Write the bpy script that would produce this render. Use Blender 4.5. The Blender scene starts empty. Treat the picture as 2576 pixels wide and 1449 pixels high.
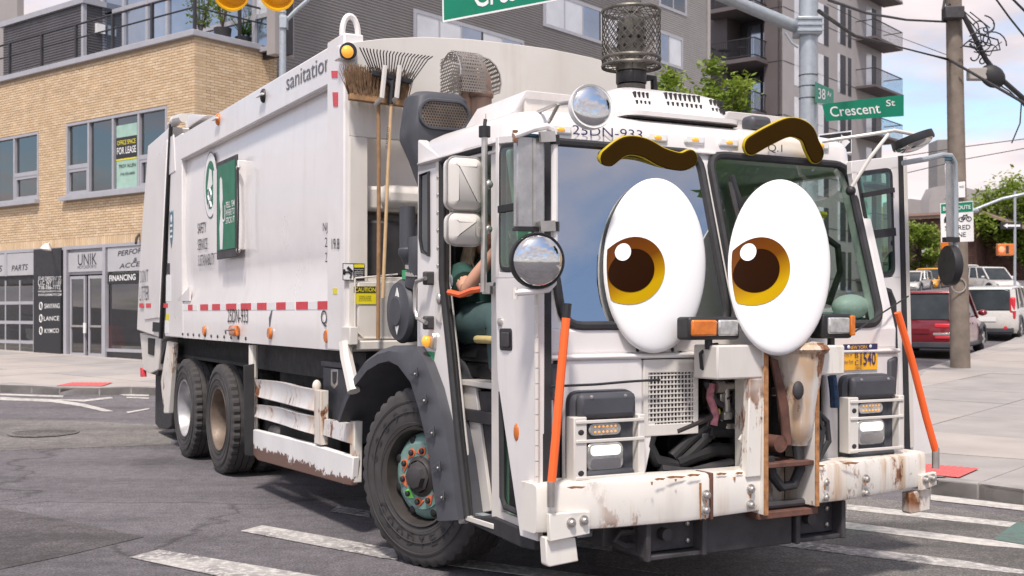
import bpy, bmesh, math, random
from mathutils import Vector, Matrix
random.seed(7)
R = math.radians
scn = bpy.context.scene
col = scn.collection
# ------------------------------------------------------------------ camera
F, CX, HZ, CH = 2943.0, 1288.0, 787.0, 1.55      # focal length, centre column, horizon row, eye height
cd = bpy.data.cameras.new('camera'); cam = bpy.data.objects.new('camera', cd); col.objects.link(cam)
cam.location = (0, 0, CH); cam.rotation_euler = (R(90), 0, 0)
cd.sensor_width = 36; cd.lens = F / 2576 * 36; cd.shift_y = (HZ - 724.5) / 2576
cd.clip_start = .1; cd.clip_end = 3000
cd.dof.use_dof = True; cd.dof.focus_distance = 7.2; cd.dof.aperture_fstop = 5.0
scn.camera = cam
# ------------------------------------------------------------------ sky, sun, exposure
SUN_DIR = Vector((-.10, -.62, 1.05)).normalized()      # towards the sun: high, behind the photographer
w = bpy.data.worlds.new('World'); scn.world = w; w.use_nodes = True
nt = w.node_tree; nt.nodes.clear()
def wn(t, **k):
    n = nt.nodes.new(t)
    for a, b in k.items(): setattr(n, a, b)
    return n
out = wn('ShaderNodeOutputWorld'); bg = wn('ShaderNodeBackground'); bg.inputs[1].default_value = .13
sky = wn('ShaderNodeTexSky', sky_type='NISHITA'); sky.sun_disc = False
sky.sun_elevation = math.asin(SUN_DIR.z); sky.sun_rotation = math.atan2(SUN_DIR.x, SUN_DIR.y)
sky.air_density = 1.0; sky.dust_density = 1.2; sky.ozone_density = 1.5
tc = wn('ShaderNodeTexCoord'); sep = wn('ShaderNodeSeparateXYZ'); nt.links.new(tc.outputs['Generated'], sep.inputs[0])
def wmath(op, a, b):
    n = wn('ShaderNodeMath', operation=op)
    for i, s in enumerate((a, b)):
        if isinstance(s, (int, float)): n.inputs[i].default_value = s
        else: nt.links.new(s, n.inputs[i])
    return n.outputs[0]
zz = wmath('ADD', wmath('MAXIMUM', sep.outputs[2], 0.0), .16)
comb = wn('ShaderNodeCombineXYZ')
nt.links.new(wmath('DIVIDE', sep.outputs[0], zz), comb.inputs[0]); nt.links.new(wmath('DIVIDE', sep.outputs[1], zz), comb.inputs[1])
mp = wn('ShaderNodeMapping'); mp.inputs[1].default_value = (41.46, 24.94, 8.68); nt.links.new(comb.outputs[0], mp.inputs[0])
n1 = wn('ShaderNodeTexNoise'); n1.inputs['Scale'].default_value = 1.55; n1.inputs['Detail'].default_value = 9; n1.inputs['Roughness'].default_value = .55
n2 = wn('ShaderNodeTexNoise'); n2.inputs['Scale'].default_value = 2.6; n2.inputs['Detail'].default_value = 7
for n in (n1, n2): nt.links.new(mp.outputs[0], n.inputs[0])
rp = wn('ShaderNodeValToRGB'); rp.color_ramp.elements[0].position = .37; rp.color_ramp.elements[1].position = .52
nt.links.new(n1.outputs['Fac'], rp.inputs[0])
rc = wn('ShaderNodeValToRGB'); rc.color_ramp.elements[0].position = .36; rc.color_ramp.elements[1].position = .62
rc.color_ramp.elements[0].color = (3.2, 3.0, 3.3, 1); rc.color_ramp.elements[1].color = (4.7, 4.15, 4.15, 1)
nt.links.new(n2.outputs['Fac'], rc.inputs[0])
mx = wn('ShaderNodeMix', data_type='RGBA'); nt.links.new(rp.outputs[0], mx.inputs[0]); nt.links.new(sky.outputs[0], mx.inputs[6]); nt.links.new(rc.outputs[0], mx.inputs[7])
nt.links.new(mx.outputs[2], bg.inputs[0]); nt.links.new(bg.outputs[0], out.inputs[0])
sl = bpy.data.lights.new('sun', 'SUN'); so = bpy.data.objects.new('sun', sl); col.objects.link(so)
sl.energy = 2.5; sl.angle = R(7); sl.color = (1, .91, .83)
so.rotation_euler = SUN_DIR.to_track_quat('Z', 'Y').to_euler(); so.location = SUN_DIR * 60
scn.view_settings.view_transform = 'Standard'; scn.view_settings.look = 'None'; scn.view_settings.gamma = 1
scn.view_settings.exposure = .82
# ------------------------------------------------------------------ materials
def newmat(name):
    m = bpy.data.materials.new(name); m.use_nodes = True
    t = m.node_tree; t.nodes.clear()
    o = t.nodes.new('ShaderNodeOutputMaterial'); return m, t, o
def nz(t, scale, detail=5, stretch=None, rough=.55):
    c = t.nodes.new('ShaderNodeTexCoord'); n = t.nodes.new('ShaderNodeTexNoise')
    n.inputs['Scale'].default_value = scale; n.inputs['Detail'].default_value = detail; n.inputs['Roughness'].default_value = rough
    if stretch:
        p = t.nodes.new('ShaderNodeMapping'); p.inputs[3].default_value = stretch
        t.links.new(c.outputs['Object'], p.inputs[0]); t.links.new(p.outputs[0], n.inputs[0])
    else: t.links.new(c.outputs['Object'], n.inputs[0])
    return n.outputs['Fac']
def ramp(t, fac, stops):
    r = t.nodes.new('ShaderNodeValToRGB'); e = r.color_ramp.elements
    while len(e) < len(stops): e.new(.5)
    for i, (p, c) in enumerate(stops):
        e[i].position = p; e[i].color = (c, c, c, 1) if isinstance(c, (int, float)) else (*c, 1)
    t.links.new(fac, r.inputs[0]); return r.outputs[0]
def mixc(t, fac, a, b, mode='MIX'):
    m = t.nodes.new('ShaderNodeMix'); m.data_type = 'RGBA'; m.blend_type = mode
    for i, s in ((0, fac), (6, a), (7, b)):
        if isinstance(s, (int, float)): m.inputs[i].default_value = s
        elif isinstance(s, tuple): m.inputs[i].default_value = (*s, 1)
        else: t.links.new(s, m.inputs[i])
    return m.outputs[2]
def bsdf(t, o, colr, rough, metal=0, coat=0, bump=None, bstr=.2, bdist=.01):
    b = t.nodes.new('ShaderNodeBsdfPrincipled')
    if isinstance(colr, tuple): b.inputs['Base Color'].default_value = (*colr, 1)
    else: t.links.new(colr, b.inputs['Base Color'])
    if isinstance(rough, (int, float)): b.inputs['Roughness'].default_value = rough
    else: t.links.new(rough, b.inputs['Roughness'])
    b.inputs['Metallic'].default_value = metal; b.inputs['Coat Weight'].default_value = coat
    b.inputs['Coat Roughness'].default_value = .12
    if bump is not None:
        n = t.nodes.new('ShaderNodeBump'); n.inputs['Strength'].default_value = bstr; n.inputs['Distance'].default_value = bdist
        t.links.new(bump, n.inputs['Height']); t.links.new(n.outputs[0], b.inputs['Normal'])
    t.links.new(b.outputs[0], o.inputs[0]); return b
def M(name, c, rough=.6, metal=0, var=.12, scale=6, coat=0, bump=0, bscale=60, bdist=.004, spec=.5):
    m, t, o = newmat(name)
    f = nz(t, scale, 6)
    cc = ramp(t, f, [(.25, tuple(x * (1 - var) for x in c)), (.75, tuple(min(1, x * (1 + var)) for x in c))])
    rr = ramp(t, nz(t, scale * 2.3, 4), [(.3, max(.02, rough - .07)), (.7, min(1, rough + .07))])
    b = bsdf(t, o, cc, rr, metal, coat, nz(t, bscale, 3) if bump else None, bump, bdist); b.inputs['Specular IOR Level'].default_value = spec
    return m
def paint(name, c, dirt=(.30, .24, .17), amount=.5, rust=0.0, coat=.25, rough=.38):
    """sheet-metal paint with grime streaks and, where asked, rust blooms"""
    m, t, o = newmat(name)
    big = nz(t, 1.3, 6); streak = nz(t, 3.2, 7, (1.6, 1.6, .22), .65); fine = nz(t, 45, 3)
    c1 = ramp(t, big, [(.3, tuple(x * .93 for x in c)), (.7, c)])
    d = mixc(t, 1.0, ramp(t, streak, [(.52, 0.0), (.86, amount)]), ramp(t, big, [(.35, .25), (.65, 1.0)]), 'MULTIPLY')
    c2 = mixc(t, d, c1, dirt)
    sp = ramp(t, fine, [(.72, 0.0), (.80, amount * .8)])
    c2 = mixc(t, sp, c2, (.22, .16, .11))
    ro = ramp(t, big, [(.3, rough - .06), (.7, rough + .1)])
    if rust:
        rn = nz(t, 6.5, 9, (1, 1, .45), .70)
        rg_ = ramp(t, nz(t, 1.9, 3), [(.42, 0.0), (.58, 1.0)])
        rm = mixc(t, 1.0, ramp(t, rn, [(.57 - .12 * rust, 0.0), (.62 - .12 * rust, 1.0)]), rg_, 'MULTIPLY')
        halo = mixc(t, 1.0, ramp(t, nz(t, 4.0, 7, (2.2, 2.2, .16), .65), [(.50 - .12 * rust, 0.0), (.66 - .12 * rust, .75)]), rg_, 'MULTIPLY')
        rcol = ramp(t, nz(t, 30, 5), [(.3, (.09, .035, .018)), (.7, (.33, .13, .045))])
        c2 = mixc(t, halo, c2, (.46, .27, .12)); c2 = mixc(t, rm, c2, rcol)
        ro = mixc(t, rm, ro, (.85, .85, .85))
    bsdf(t, o, c2, ro, 0, coat, nz(t, 1.5, 3), .30, .04)
    return m
def glass(name, tint, refl=.25, rough=.01):
    m, t, o = newmat(name)
    tr = t.nodes.new('ShaderNodeBsdfTransparent'); tr.inputs[0].default_value = (*tint, 1)
    g = t.nodes.new('ShaderNodeBsdfGlossy'); g.inputs['Roughness'].default_value = rough
    lw = t.nodes.new('ShaderNodeFresnel'); lw.inputs[0].default_value = 1.5
    a = t.nodes.new('ShaderNodeMath'); a.operation = 'ADD'; a.inputs[1].default_value = refl; a.use_clamp = True
    t.links.new(lw.outputs[0], a.inputs[0])
    ge = t.nodes.new('ShaderNodeNewGeometry'); inv = t.nodes.new('ShaderNodeMath'); inv.operation = 'SUBTRACT'; inv.inputs[0].default_value = 1; t.links.new(ge.outputs['Backfacing'], inv.inputs[1])
    ml = t.nodes.new('ShaderNodeMath'); ml.operation = 'MULTIPLY'; t.links.new(a.outputs[0], ml.inputs[0]); t.links.new(inv.outputs[0], ml.inputs[1]); a = ml
    mxs = t.nodes.new('ShaderNodeMixShader'); t.links.new(a.outputs[0], mxs.inputs[0]); t.links.new(tr.outputs[0], mxs.inputs[1]); t.links.new(g.outputs[0], mxs.inputs[2])
    t.links.new(mxs.outputs[0], o.inputs[0]); return m
def emis(name, c, s, base=None):
    m, t, o = newmat(name); b = bsdf(t, o, base or c, .3, 0, .5)
    b.inputs['Emission Color'].default_value = (*c, 1); b.inputs['Emission Strength'].default_value = s; return m
def leafmat(name, a, b):
    m, t, o = newmat(name)
    cc = ramp(t, nz(t, 1.6, 4), [(.3, a), (.7, b)])
    d = bsdf(t, o, cc, .55); tl = t.nodes.new('ShaderNodeBsdfTranslucent'); t.links.new(cc, tl.inputs[0])
    ms = t.nodes.new('ShaderNodeMixShader'); ms.inputs[0].default_value = .35
    t.links.new(d.outputs[0], ms.inputs[1]); t.links.new(tl.outputs[0], ms.inputs[2]); t.links.new(ms.outputs[0], o.inputs[0]); return m
def asphalt(name, c, seams=True):
    m, t, o = newmat(name)
    fine = nz(t, 62, 5, None, .8); mid = nz(t, 9, 8, None, .7); trk = nz(t, .9, 6, (.25, 1.6, 1), .6); big = nz(t, .35, 7, (1, .6, 1), .62)
    c1 = ramp(t, fine, [(.30, tuple(x * .35 for x in c)), (.5, c), (.66, tuple(x * 2.3 for x in c))])
    c2 = mixc(t, 1.0, c1, ramp(t, mid, [(.28, .62), (.72, 1.25)]), 'MULTIPLY'); c2 = mixc(t, 1.0, c2, ramp(t, trk, [(.35, .72), (.5, 1.0), (.7, 1.12)]), 'MULTIPLY')
    c3 = mixc(t, 1.0, c2, ramp(t, big, [(.34, .62), (.48, 1.0), (.56, 1.08), (.66, .78), (.72, 1.1)]), 'MULTIPLY')
    hgt = fine
    if seams:      # tarred cracks
        v = t.nodes.new('ShaderNodeTexVoronoi'); v.feature = 'DISTANCE_TO_EDGE'; v.inputs['Scale'].default_value = .16
        cc = t.nodes.new('ShaderNodeTexCoord'); wz = t.nodes.new('ShaderNodeTexNoise'); wz.inputs['Scale'].default_value = 1.2; wz.inputs['Detail'].default_value = 6
        t.links.new(cc.outputs['Object'], wz.inputs[0])
        ad = t.nodes.new('ShaderNodeVectorMath'); ad.operation = 'ADD'; sc = t.nodes.new('ShaderNodeVectorMath'); sc.operation = 'SCALE'; sc.inputs[3].default_value = 1.1
        t.links.new(wz.outputs['Color'], sc.inputs[0]); t.links.new(cc.outputs['Object'], ad.inputs[0]); t.links.new(sc.outputs[0], ad.inputs[1]); t.links.new(ad.outputs[0], v.inputs[0])
        k = ramp(t, v.outputs['Distance'], [(0.0, .5), (.0025, .7), (.006, 1.0)])
        c3 = mixc(t, 1.0, c3, k, 'MULTIPLY')
    bsdf(t, o, c3, .82, 0, 0, hgt, .5, .006); return m
def worn(name, c, under, amt=.5, scale=14):
    """road paint worn through to the asphalt"""
    m, t, o = newmat(name)
    f = nz(t, scale, 8, None, .72); g = nz(t, 1.7, 4)
    k = mixc(t, 1.0, ramp(t, f, [(.50 - .22 * (1 - amt) , 1.0), (.60, 0.0)]), ramp(t, g, [(.35, .25), (.7, 1.0)]), 'MULTIPLY')
    fine = nz(t, 260, 3, None, .7)
    uc = ramp(t, fine, [(.32, tuple(x * .5 for x in under)), (.7, tuple(x * 1.8 for x in under))])
    bsdf(t, o, mixc(t, k, ramp(t, fine, [(.3, tuple(x * .82 for x in c)), (.7, c)]), uc), .75, 0, 0, fine, .3, .004); return m
m_white = paint('truck_white', (.76, .735, .72), amount=.34, coat=.5, rough=.32)
m_white2 = paint('truck_white_grimy', (.66, .63, .585), amount=.45)
m_rust = paint('white_rusty', (.76, .73, .67), amount=.5, rust=.03)
m_rustier = paint('white_very_rusty', (.70, .67, .62), amount=.9, rust=.55)
m_guard = paint('guard_white', (.74, .73, .72), amount=.5, rust=.18)
m_dkrust = M('dark_rust', (.12, .055, .04), .85, 0, .5, 9, bump=.4)
m_plast = M('grey_plastic', (.055, .058, .068), .55, 0, .25, 4, bump=.15, bscale=220, bdist=.002)
m_black = M('black_plastic', (.018, .018, .02), .5, 0, .3, 8)
m_rubber = M('rubber', (.025, .025, .028), .7, 0, .3, 10)
m_tyre = M('tyre_rubber', (.050, .047, .047), .78, 0, .38, 5, bump=.25, bscale=70)
m_dark = M('chassis_black', (.012, .012, .013), .7, 0, .4, 6)
m_under = M('frame_dark_grey', (.045, .042, .045), .62, 0, .4, 7, bump=.2)
m_steel = M('steel', (.52, .50, .47), .35, .85, .25, 9)
m_pipe = M('exhaust_heat_steel', (.25, .165, .125), .42, .6, .35, 3)
m_mesh = M('sooty_mesh', (.13, .12, .105), .5, .7, .5, 14)
m_chrome = M('mirror_metal', (.62, .63, .63), .06, 1, .05, 3)
m_brush = M('brushed_panel', (.42, .42, .42), .32, .75, .15, 18)
m_galv = M('galvanised', (.40, .44, .47), .48, .5, .12, 12)
m_green_hub = M('green_hub', (.15, .25, .225), .5, 0, .3, 9)
m_rim_grey = M('rim_silver', (.42, .42, .43), .42, .55, .3, 7)
m_rim_brown = M('rim_brown', (.17, .13, .10), .55, .3, .45, 7)
m_rim_dark = M('rim_dark', (.05, .043, .04), .55, .2, .4, 7)
m_orange = M('marker_orange', (.95, .14, .025), .35, 0, .06, 5)
m_nut = M('nut_orange', (.62, .15, .06), .5, 0, .15, 30)
m_nutg = M('nut_green', (.20, .75, .10), .5, 0, .1, 30)
m_amber = M('amber_lens', (.62, .16, .01), .2, 0, .25, 25, coat=.8)
m_amberlit = emis('amber_lit', (1, .45, .06), .35, (.85, .33, .03))
m_headlit = emis('headlight_lit', (1, .96, .85), .55, (.9, .9, .88))
m_lens = M('clear_lens', (.55, .55, .53), .12, .55, .35, 26, coat=1)
m_red = M('reflective_red', (.60, .03, .045), .4, 0, .15, 30)
m_redcar = M('red_car_paint', (.19, .008, .016), .22, .15, .08, 3, coat=.8)
m_whitecar = M('white_car_paint', (.58, .56, .53), .28, 0, .05, 3, coat=.7)
m_yellowcar = M('taxi_yellow', (.72, .33, .02), .28, 0, .06, 3, coat=.7)
m_carglass = M('car_glass', (.035, .045, .05), .06, .35, .5, 2.0)
m_ink = M('black_lettering', (.02, .02, .024), .5, 0, .1, 20)
m_inkgrey = M('grey_lettering', (.10, .10, .12), .45, 0, .1, 20)
m_paper = M('white_vinyl', (.78, .78, .77), .4, 0, .05, 8)
m_signgreen = M('street_sign_green', (.0, .20, .11), .4, 0, .1, 3)
m_postergreen = M('poster_green', (.012, .16, .085), .55, 0, .15, 3)
m_pad = M('tan_pad', (.45, .37, .16), .8, 0, .2, 9)
m_caution = M('caution_yellow', (.72, .62, .02), .45, 0, .08, 10)
m_plate = M('plate_amber', (.86, .42, .02), .4, 0, .05, 8)
m_navy = M('plate_navy', (.03, .03, .10), .4, 0, .1, 8)
m_blue = M('decal_blue', (.03, .12, .18), .4, 0, .1, 8)
m_stickg = M('sticker_green', (.05, .32, .14), .5, 0, .1, 20)
m_wsh = glass('windshield_glass', (.80, .88, .845), .16)
m_wshb = glass('windshield_glass_coated', (.35, .45, .48), .50)
m_winglass = glass('cab_window_glass', (.60, .82, .72), .06)
m_wood = M('worn_wood', (.30, .17, .08), .7, 0, .35, 14)
m_woodl = M('pale_wood', (.58, .40, .22), .6, 0, .15, 12)
m_bristle = M('bristle', (.20, .12, .065), .9, 0, .5, 25)
m_asph = asphalt('asphalt', (.120, .112, .121)); m_asphd = asphalt('asphalt_patch', (.085, .078, .080), False)
m_asphl = asphalt('asphalt_pale', (.150, .142, .135), False)
m_line = worn('crosswalk_paint', (.62, .60, .56), (.09, .085, .088), .35); m_linew = worn('crosswalk_paint_worn', (.60, .58, .55), (.085, .08, .085), .95, 20)
m_bike = worn('bike_lane_green', (.10, .19, .16), (.09, .09, .09), .6)
m_conc = M('sidewalk_concrete', (.37, .338, .315), .85, 0, .14, 1.1, bump=.25, bscale=120)
m_conc2 = M('sidewalk_concrete_grey', (.315, .298, .285), .85, 0, .16, 1.4, bump=.25, bscale=120)
m_curb = M('kerb_stone', (.30, .285, .275), .85, 0, .3, 3, bump=.3)
m_tact = M('tactile_red', (.56, .13, .125), .7, 0, .15, 6)
m_brick = M('tan_brick', (.60, .445, .28), .85, 0, .14, 2.2, bump=.3, bscale=90)
m_brickb = M('tan_brick_dark', (.555, .405, .25), .85, 0, .14, 2.2, bump=.3, bscale=90)
m_brickc = M('tan_brick_pale', (.64, .495, .33), .85, 0, .14, 2.2, bump=.3, bscale=90)
m_mortar = M('mortar', (.40, .30, .20), .95, 0, .15, 5)
m_frame = M('window_frame_grey', (.40, .40, .43), .45, .2, .08, 4)
m_siding = M('corrugated_grey', (.25, .235, .225), .5, .25, .10, 1.2)
m_sidingd = M('corrugated_charcoal', (.135, .125, .13), .5, .25, .12, 2)
m_sidingl = M('corrugated_pale', (.40, .38, .36), .5, .2, .08, 1.2)
m_panel = M('brown_grey_panel', (.105, .088, .088), .6, 0, .10, .8)
m_panell = M('warm_grey_panel', (.33, .305, .295), .6, 0, .08, .8)
m_trim = M('dark_trim', (.035, .034, .038), .5, .2, .2, 6)
m_shopglass = glass('shop_glass', (.55, .58, .57), .16)
m_signgrey = M('sign_band_grey', (.42, .42, .435), .5, 0, .06, 3)
m_room = M('shop_interior', (.16, .15, .145), .8, 0, .3, 1.5)
m_skyglass = M('sky_glass', (.34, .40, .48), .04, .9, .25, .6)
m_paleglass = M('pale_blind_glass', (.62, .64, .66), .15, .25, .18, .9)
m_redbrick = M('brown_shingle', (.10, .050, .038), .9, 0, .4, 3, bump=.4, bscale=30)
m_polewood = M('utility_pole_wood', (.20, .165, .135), .9, 0, .3, 4, bump=.5, bscale=40)
m_wire = M('cable_black', (.02, .02, .022), .6, 0, .2, 3)
m_signal = M('signal_yellow', (.80, .42, .01), .4, 0, .08, 6)
m_cabin = M('cabin_mint', (.56, .62, .59), .7, 0, .12, 3)
m_seat = M('seat_grey_green', (.24, .33, .30), .7, 0, .2, 8)
m_shirt = M('green_shirt', (.022, .075, .062), .85, 0, .2, 9, bump=.3, bscale=40)
m_trouser = M('green_trousers', (.045, .085, .085), .85, 0, .2, 9, bump=.3, bscale=40)
m_skin = M('skin', (.62, .35, .24), .5, 0, .08, 9)
m_hair = M('blond_hair', (.34, .26, .17), .55, 0, .4, 30)
m_shoe = M('shoe', (.30, .24, .20), .7, 0, .3, 20)
m_vest = M('hivis_vest', (.22, .72, .06), .6, 0, .12, 9)
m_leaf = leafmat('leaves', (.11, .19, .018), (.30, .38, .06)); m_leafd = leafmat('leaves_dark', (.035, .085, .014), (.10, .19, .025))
m_bark = M('bark', (.11, .085, .065), .9, 0, .3, 8, bump=.6, bscale=30)
m_eyew = M('glossy_white', (.80, .80, .80), .5, 0, .01, 2, spec=.2)
m_pupil = M('dark_brown_pupil', (.016, .004, .0), .7, 0, .1, 3, spec=.05)
m_brow = M('dark_brown_brow', (.042, .021, .003), .8, 0, .08, 3, spec=.05)
m_brow2 = M('yellow_edge', (.50, .36, .0), .5, 0, .08, 3)
m, t, o = newmat('amber_brown_iris')
_c = t.nodes.new('ShaderNodeTexCoord'); _s = t.nodes.new('ShaderNodeSeparateXYZ'); t.links.new(_c.outputs['Generated'], _s.inputs[0])
_a = t.nodes.new('ShaderNodeMath'); _a.operation = 'MULTIPLY_ADD'; _a.inputs[1].default_value = -.45; t.links.new(_s.outputs[1], _a.inputs[0]); t.links.new(_s.outputs[2], _a.inputs[2])
bsdf(t, o, ramp(t, _a.outputs[0], [(-.0, (.44, .27, .0)), (.14, (.33, .165, .0)), (.38, (.13, .04, .0)), (.75, (.085, .02, .0))]), .6).inputs['Specular IOR Level'].default_value = .08
m_iris = m
# ------------------------------------------------------------------ mesh helpers
def tag(o, label=None, cat=None, group=None, kind=None):
    for k, v in (('label', label), ('category', cat), ('group', group), ('kind', kind)):
        if v: o[k] = v
    return o
def perp(d):
    a = Vector((0, 0, 1)) if abs(d.z) < .9 else Vector((1, 0, 0))
    x = d.cross(a).normalized(); return x, d.cross(x).normalized()
class MB:
    def __init__(s): s.v = []; s.f = []
    def add(s, vs, fs):
        b = len(s.v); s.v += [tuple(v) for v in vs]; s.f += [tuple(i + b for i in f) for f in fs]; return s
    def box(s, x0, y0, z0, x1, y1, z1):
        return s.add([(x, y, z) for x in (x0, x1) for y in (y0, y1) for z in (z0, z1)],
                     [(0, 1, 3, 2), (4, 6, 7, 5), (0, 4, 5, 1), (2, 3, 7, 6), (0, 2, 6, 4), (1, 5, 7, 3)])
    def bar(s, a, b, w, h, up=None):
        a, b = Vector(a), Vector(b); d = (b - a).normalized()
        if up is None: x, y = perp(d)
        else:
            x = d.cross(Vector(up)).normalized(); y = x.cross(d).normalized()
        q = [x * i * w / 2 + y * j * h / 2 for i, j in ((-1, -1), (1, -1), (1, 1), (-1, 1))]
        return s.add([a + k for k in q] + [b + k for k in q], [(3, 2, 1, 0), (4, 5, 6, 7)] + [(i, (i + 1) % 4, 4 + (i + 1) % 4, 4 + i) for i in range(4)])
    def prism(s, poly, vec):
        n = len(poly); vec = Vector(vec); P = [Vector(p) for p in poly]
        return s.add(P + [p + vec for p in P], [tuple(range(n))[::-1], tuple(range(n, 2 * n))] + [(i, (i + 1) % n, n + (i + 1) % n, n + i) for i in range(n)])
    def face(s, poly): return s.add(poly, [tuple(range(len(poly)))])
    def frame(s, A, B, vec):
        """ring between loops A and B (same length), extruded"""
        n = len(A); vec = Vector(vec); A = [Vector(p) for p in A]; B = [Vector(p) for p in B]
        V = A + B + [p + vec for p in A] + [p + vec for p in B]; fs = []
        for i in range(n):
            j = (i + 1) % n
            fs += [(i, j, n + j, n + i), (2 * n + j, 2 * n + i, 3 * n + i, 3 * n + j), (i, 2 * n + i, 2 * n + j, j), (n + j, 3 * n + j, 3 * n + i, n + i)]
        return s.add(V, fs)
    def loft(s, rings, cap=True, closed=True):
        n = len(rings[0]); V = [p for r in rings for p in r]; fs = []
        for k in range(len(rings) - 1):
            for i in range(n if closed else n - 1):
                j = (i + 1) % n; fs.append((k * n + i, k * n + j, (k + 1) * n + j, (k + 1) * n + i))
        if cap: fs += [tuple(range(n))[::-1], tuple(range((len(rings) - 1) * n, len(rings) * n))]
        return s.add(V, fs)
    def tube(s, pts, r, seg=8, closed=False):
        P = [Vector(p) for p in pts]; n = len(P); rs = r if isinstance(r, (list, tuple)) else [r] * n
        rings = []; x = None
        for i, p in enumerate(P):
            a = P[i - 1] if (i > 0 or closed) else P[i]; b = P[(i + 1) % n] if (i < n - 1 or closed) else P[i]
            d = (b - a).normalized()
            if x is None: x, y = perp(d)
            else: x = (x - d * x.dot(d)).normalized(); y = d.cross(x)
            y = d.cross(x)
            rings.append([p + (x * math.cos(k * 2 * math.pi / seg) + y * math.sin(k * 2 * math.pi / seg)) * rs[i] for k in range(seg)])
        if closed: rings.append(rings[0])
        return s.loft(rings, not closed)
    def lathe(s, prof, org, axis, seg=32, cap=True, up=None):
        """prof: (radius, distance along axis)"""
        d = Vector(axis).normalized(); x, y = perp(d); o = Vector(org)
        return s.loft([[o + d * h + (x * math.cos(k * 2 * math.pi / seg) + y * math.sin(k * 2 * math.pi / seg)) * max(r, 1e-4) for k in range(seg)] for r, h in prof], cap)
    def cyl(s, a, b, r, seg=16, r2=None):
        a, b = Vector(a), Vector(b); return s.lathe([(r, 0), (r if r2 is None else r2, (b - a).length)], a, b - a, seg)
    def ell(s, c, rad, seg=20, rows=12, rot=None):
        c = Vector(c); rings = []
        for i in range(rows + 1):
            a = math.pi * (i + .02) / (rows + .04); rings.append([])
            for k in range(seg):
                b = 2 * math.pi * k / seg; p = Vector((math.sin(a) * math.cos(b) * rad[0], math.sin(a) * math.sin(b) * rad[1], math.cos(a) * rad[2]))
                rings[-1].append(c + (rot @ p if rot else p))
        return s.loft(rings)
    def mesh(s, name, mat, ang=35, recalc=True):
        me = bpy.data.meshes.new(name); me.from_pydata(s.v, [], s.f)
        if recalc:
            bm = bmesh.new(); bm.from_mesh(me); bmesh.ops.recalc_face_normals(bm, faces=bm.faces); bm.to_mesh(me); bm.free()
        me.shade_smooth(); me.set_sharp_from_angle(angle=R(ang))
        for q in (mat if isinstance(mat, list) else [mat]): me.materials.append(q)
        return me
    def build(s, name, mat, parent=None, bev=0, ang=35, recalc=True):
        o = bpy.data.objects.new(name, s.mesh(name, mat, ang, recalc)); col.objects.link(o); o.parent = parent
        if bev:
            b = o.modifiers.new('bevel', 'BEVEL'); b.width = bev; b.segments = 2; b.limit_method = 'ANGLE'; b.angle_limit = R(40)
        return o
def inst(me, name, parent, loc=(0, 0, 0), rot=(0, 0, 0), sc=(1, 1, 1)):
    o = bpy.data.objects.new(name, me); col.objects.link(o); o.parent = parent
    o.location = loc; o.rotation_euler = rot; o.scale = sc; return o
def rr(a0, b0, a1, b1, r, n=5):
    """rounded rectangle, anticlockwise 2-D points"""
    P = []
    for cx, cy, st in ((a1 - r, b1 - r, 0), (a0 + r, b1 - r, 90), (a0 + r, b0 + r, 180), (a1 - r, b0 + r, 270)):
        for k in range(n + 1):
            q = R(st + 90 * k / n); P.append((cx + r * math.cos(q), cy + r * math.sin(q)))
    return P
def roundpoly(P, r, n=5):
    """round the corners of a polygon of Vectors"""
    out = []; m = len(P)
    for i in range(m):
        p = P[i]; a = P[i - 1] - p; b = P[(i + 1) % m] - p; k = min(r, a.length * .45, b.length * .45)
        a = p + a.normalized() * k; b = p + b.normalized() * k
        for j in range(n + 1):
            q = j / n; out.append(a * (1 - q) ** 2 + p * 2 * q * (1 - q) + b * q * q)
    return out
def shrink(P, d):
    """inset a (roughly convex) loop towards its centroid by d"""
    c = sum(P, Vector()) / len(P); out = []
    n = (P[len(P) // 3] - P[0]).cross(P[2 * len(P) // 3] - P[0]).normalized()
    for i, p in enumerate(P):
        t_ = (P[(i + 1) % len(P)] - P[i - 1]).normalized(); q = n.cross(t_)
        if q.dot(c - p) < 0: q = -q
        out.append(p + q * d)
    return out
class Frame:
    """local frame of a thing: origin on the ground, x axis along (ax, ay); hit() finds where a line of sight meets one of its planes"""
    def __init__(s, name, org, ang):
        s.e = bpy.data.objects.new(name, None); col.objects.link(s.e); s.o = Vector(org); s.ang = ang
        s.e.location = org; s.e.rotation_euler = (0, 0, ang); s.e.empty_display_size = .3
        s.Mi = (Matrix.Translation(s.o) @ Matrix.Rotation(ang, 4, 'Z')).inverted(); s.c = s.Mi @ Vector((0, 0, CH)); s.R3 = s.Mi.to_3x3()
    def hit(s, px, py, ax, val):
        d = s.R3 @ Vector(((px - CX) / F, 1, (HZ - py) / F)); i = 'xyz'.index(ax)
        return s.c + d * ((val - s.c[i]) / d[i])
SL = .027
def gz(Y): return max(0.0, min(Y, 35.0) - 13.0) * SL + max(0.0, min(Y, 110.0) - 35.0) * .06
def gnd(px, py, dz=0):
    k = (py - HZ) / F; Y = (CH - dz) / k if k > 0 else 1e9
    if Y > 13: Y = (CH - dz + 13 * SL) / (k + SL)
    if Y > 35 or k + SL <= 0: Y = (CH - dz - 22 * SL + 2.1) / (k + .06)
    return Vector(((px - CX) / F * Y, Y, gz(Y) + dz))
def at(px, py, Y): return Vector(((px - CX) / F * Y, Y, CH + (HZ - py) / F * Y))
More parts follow.
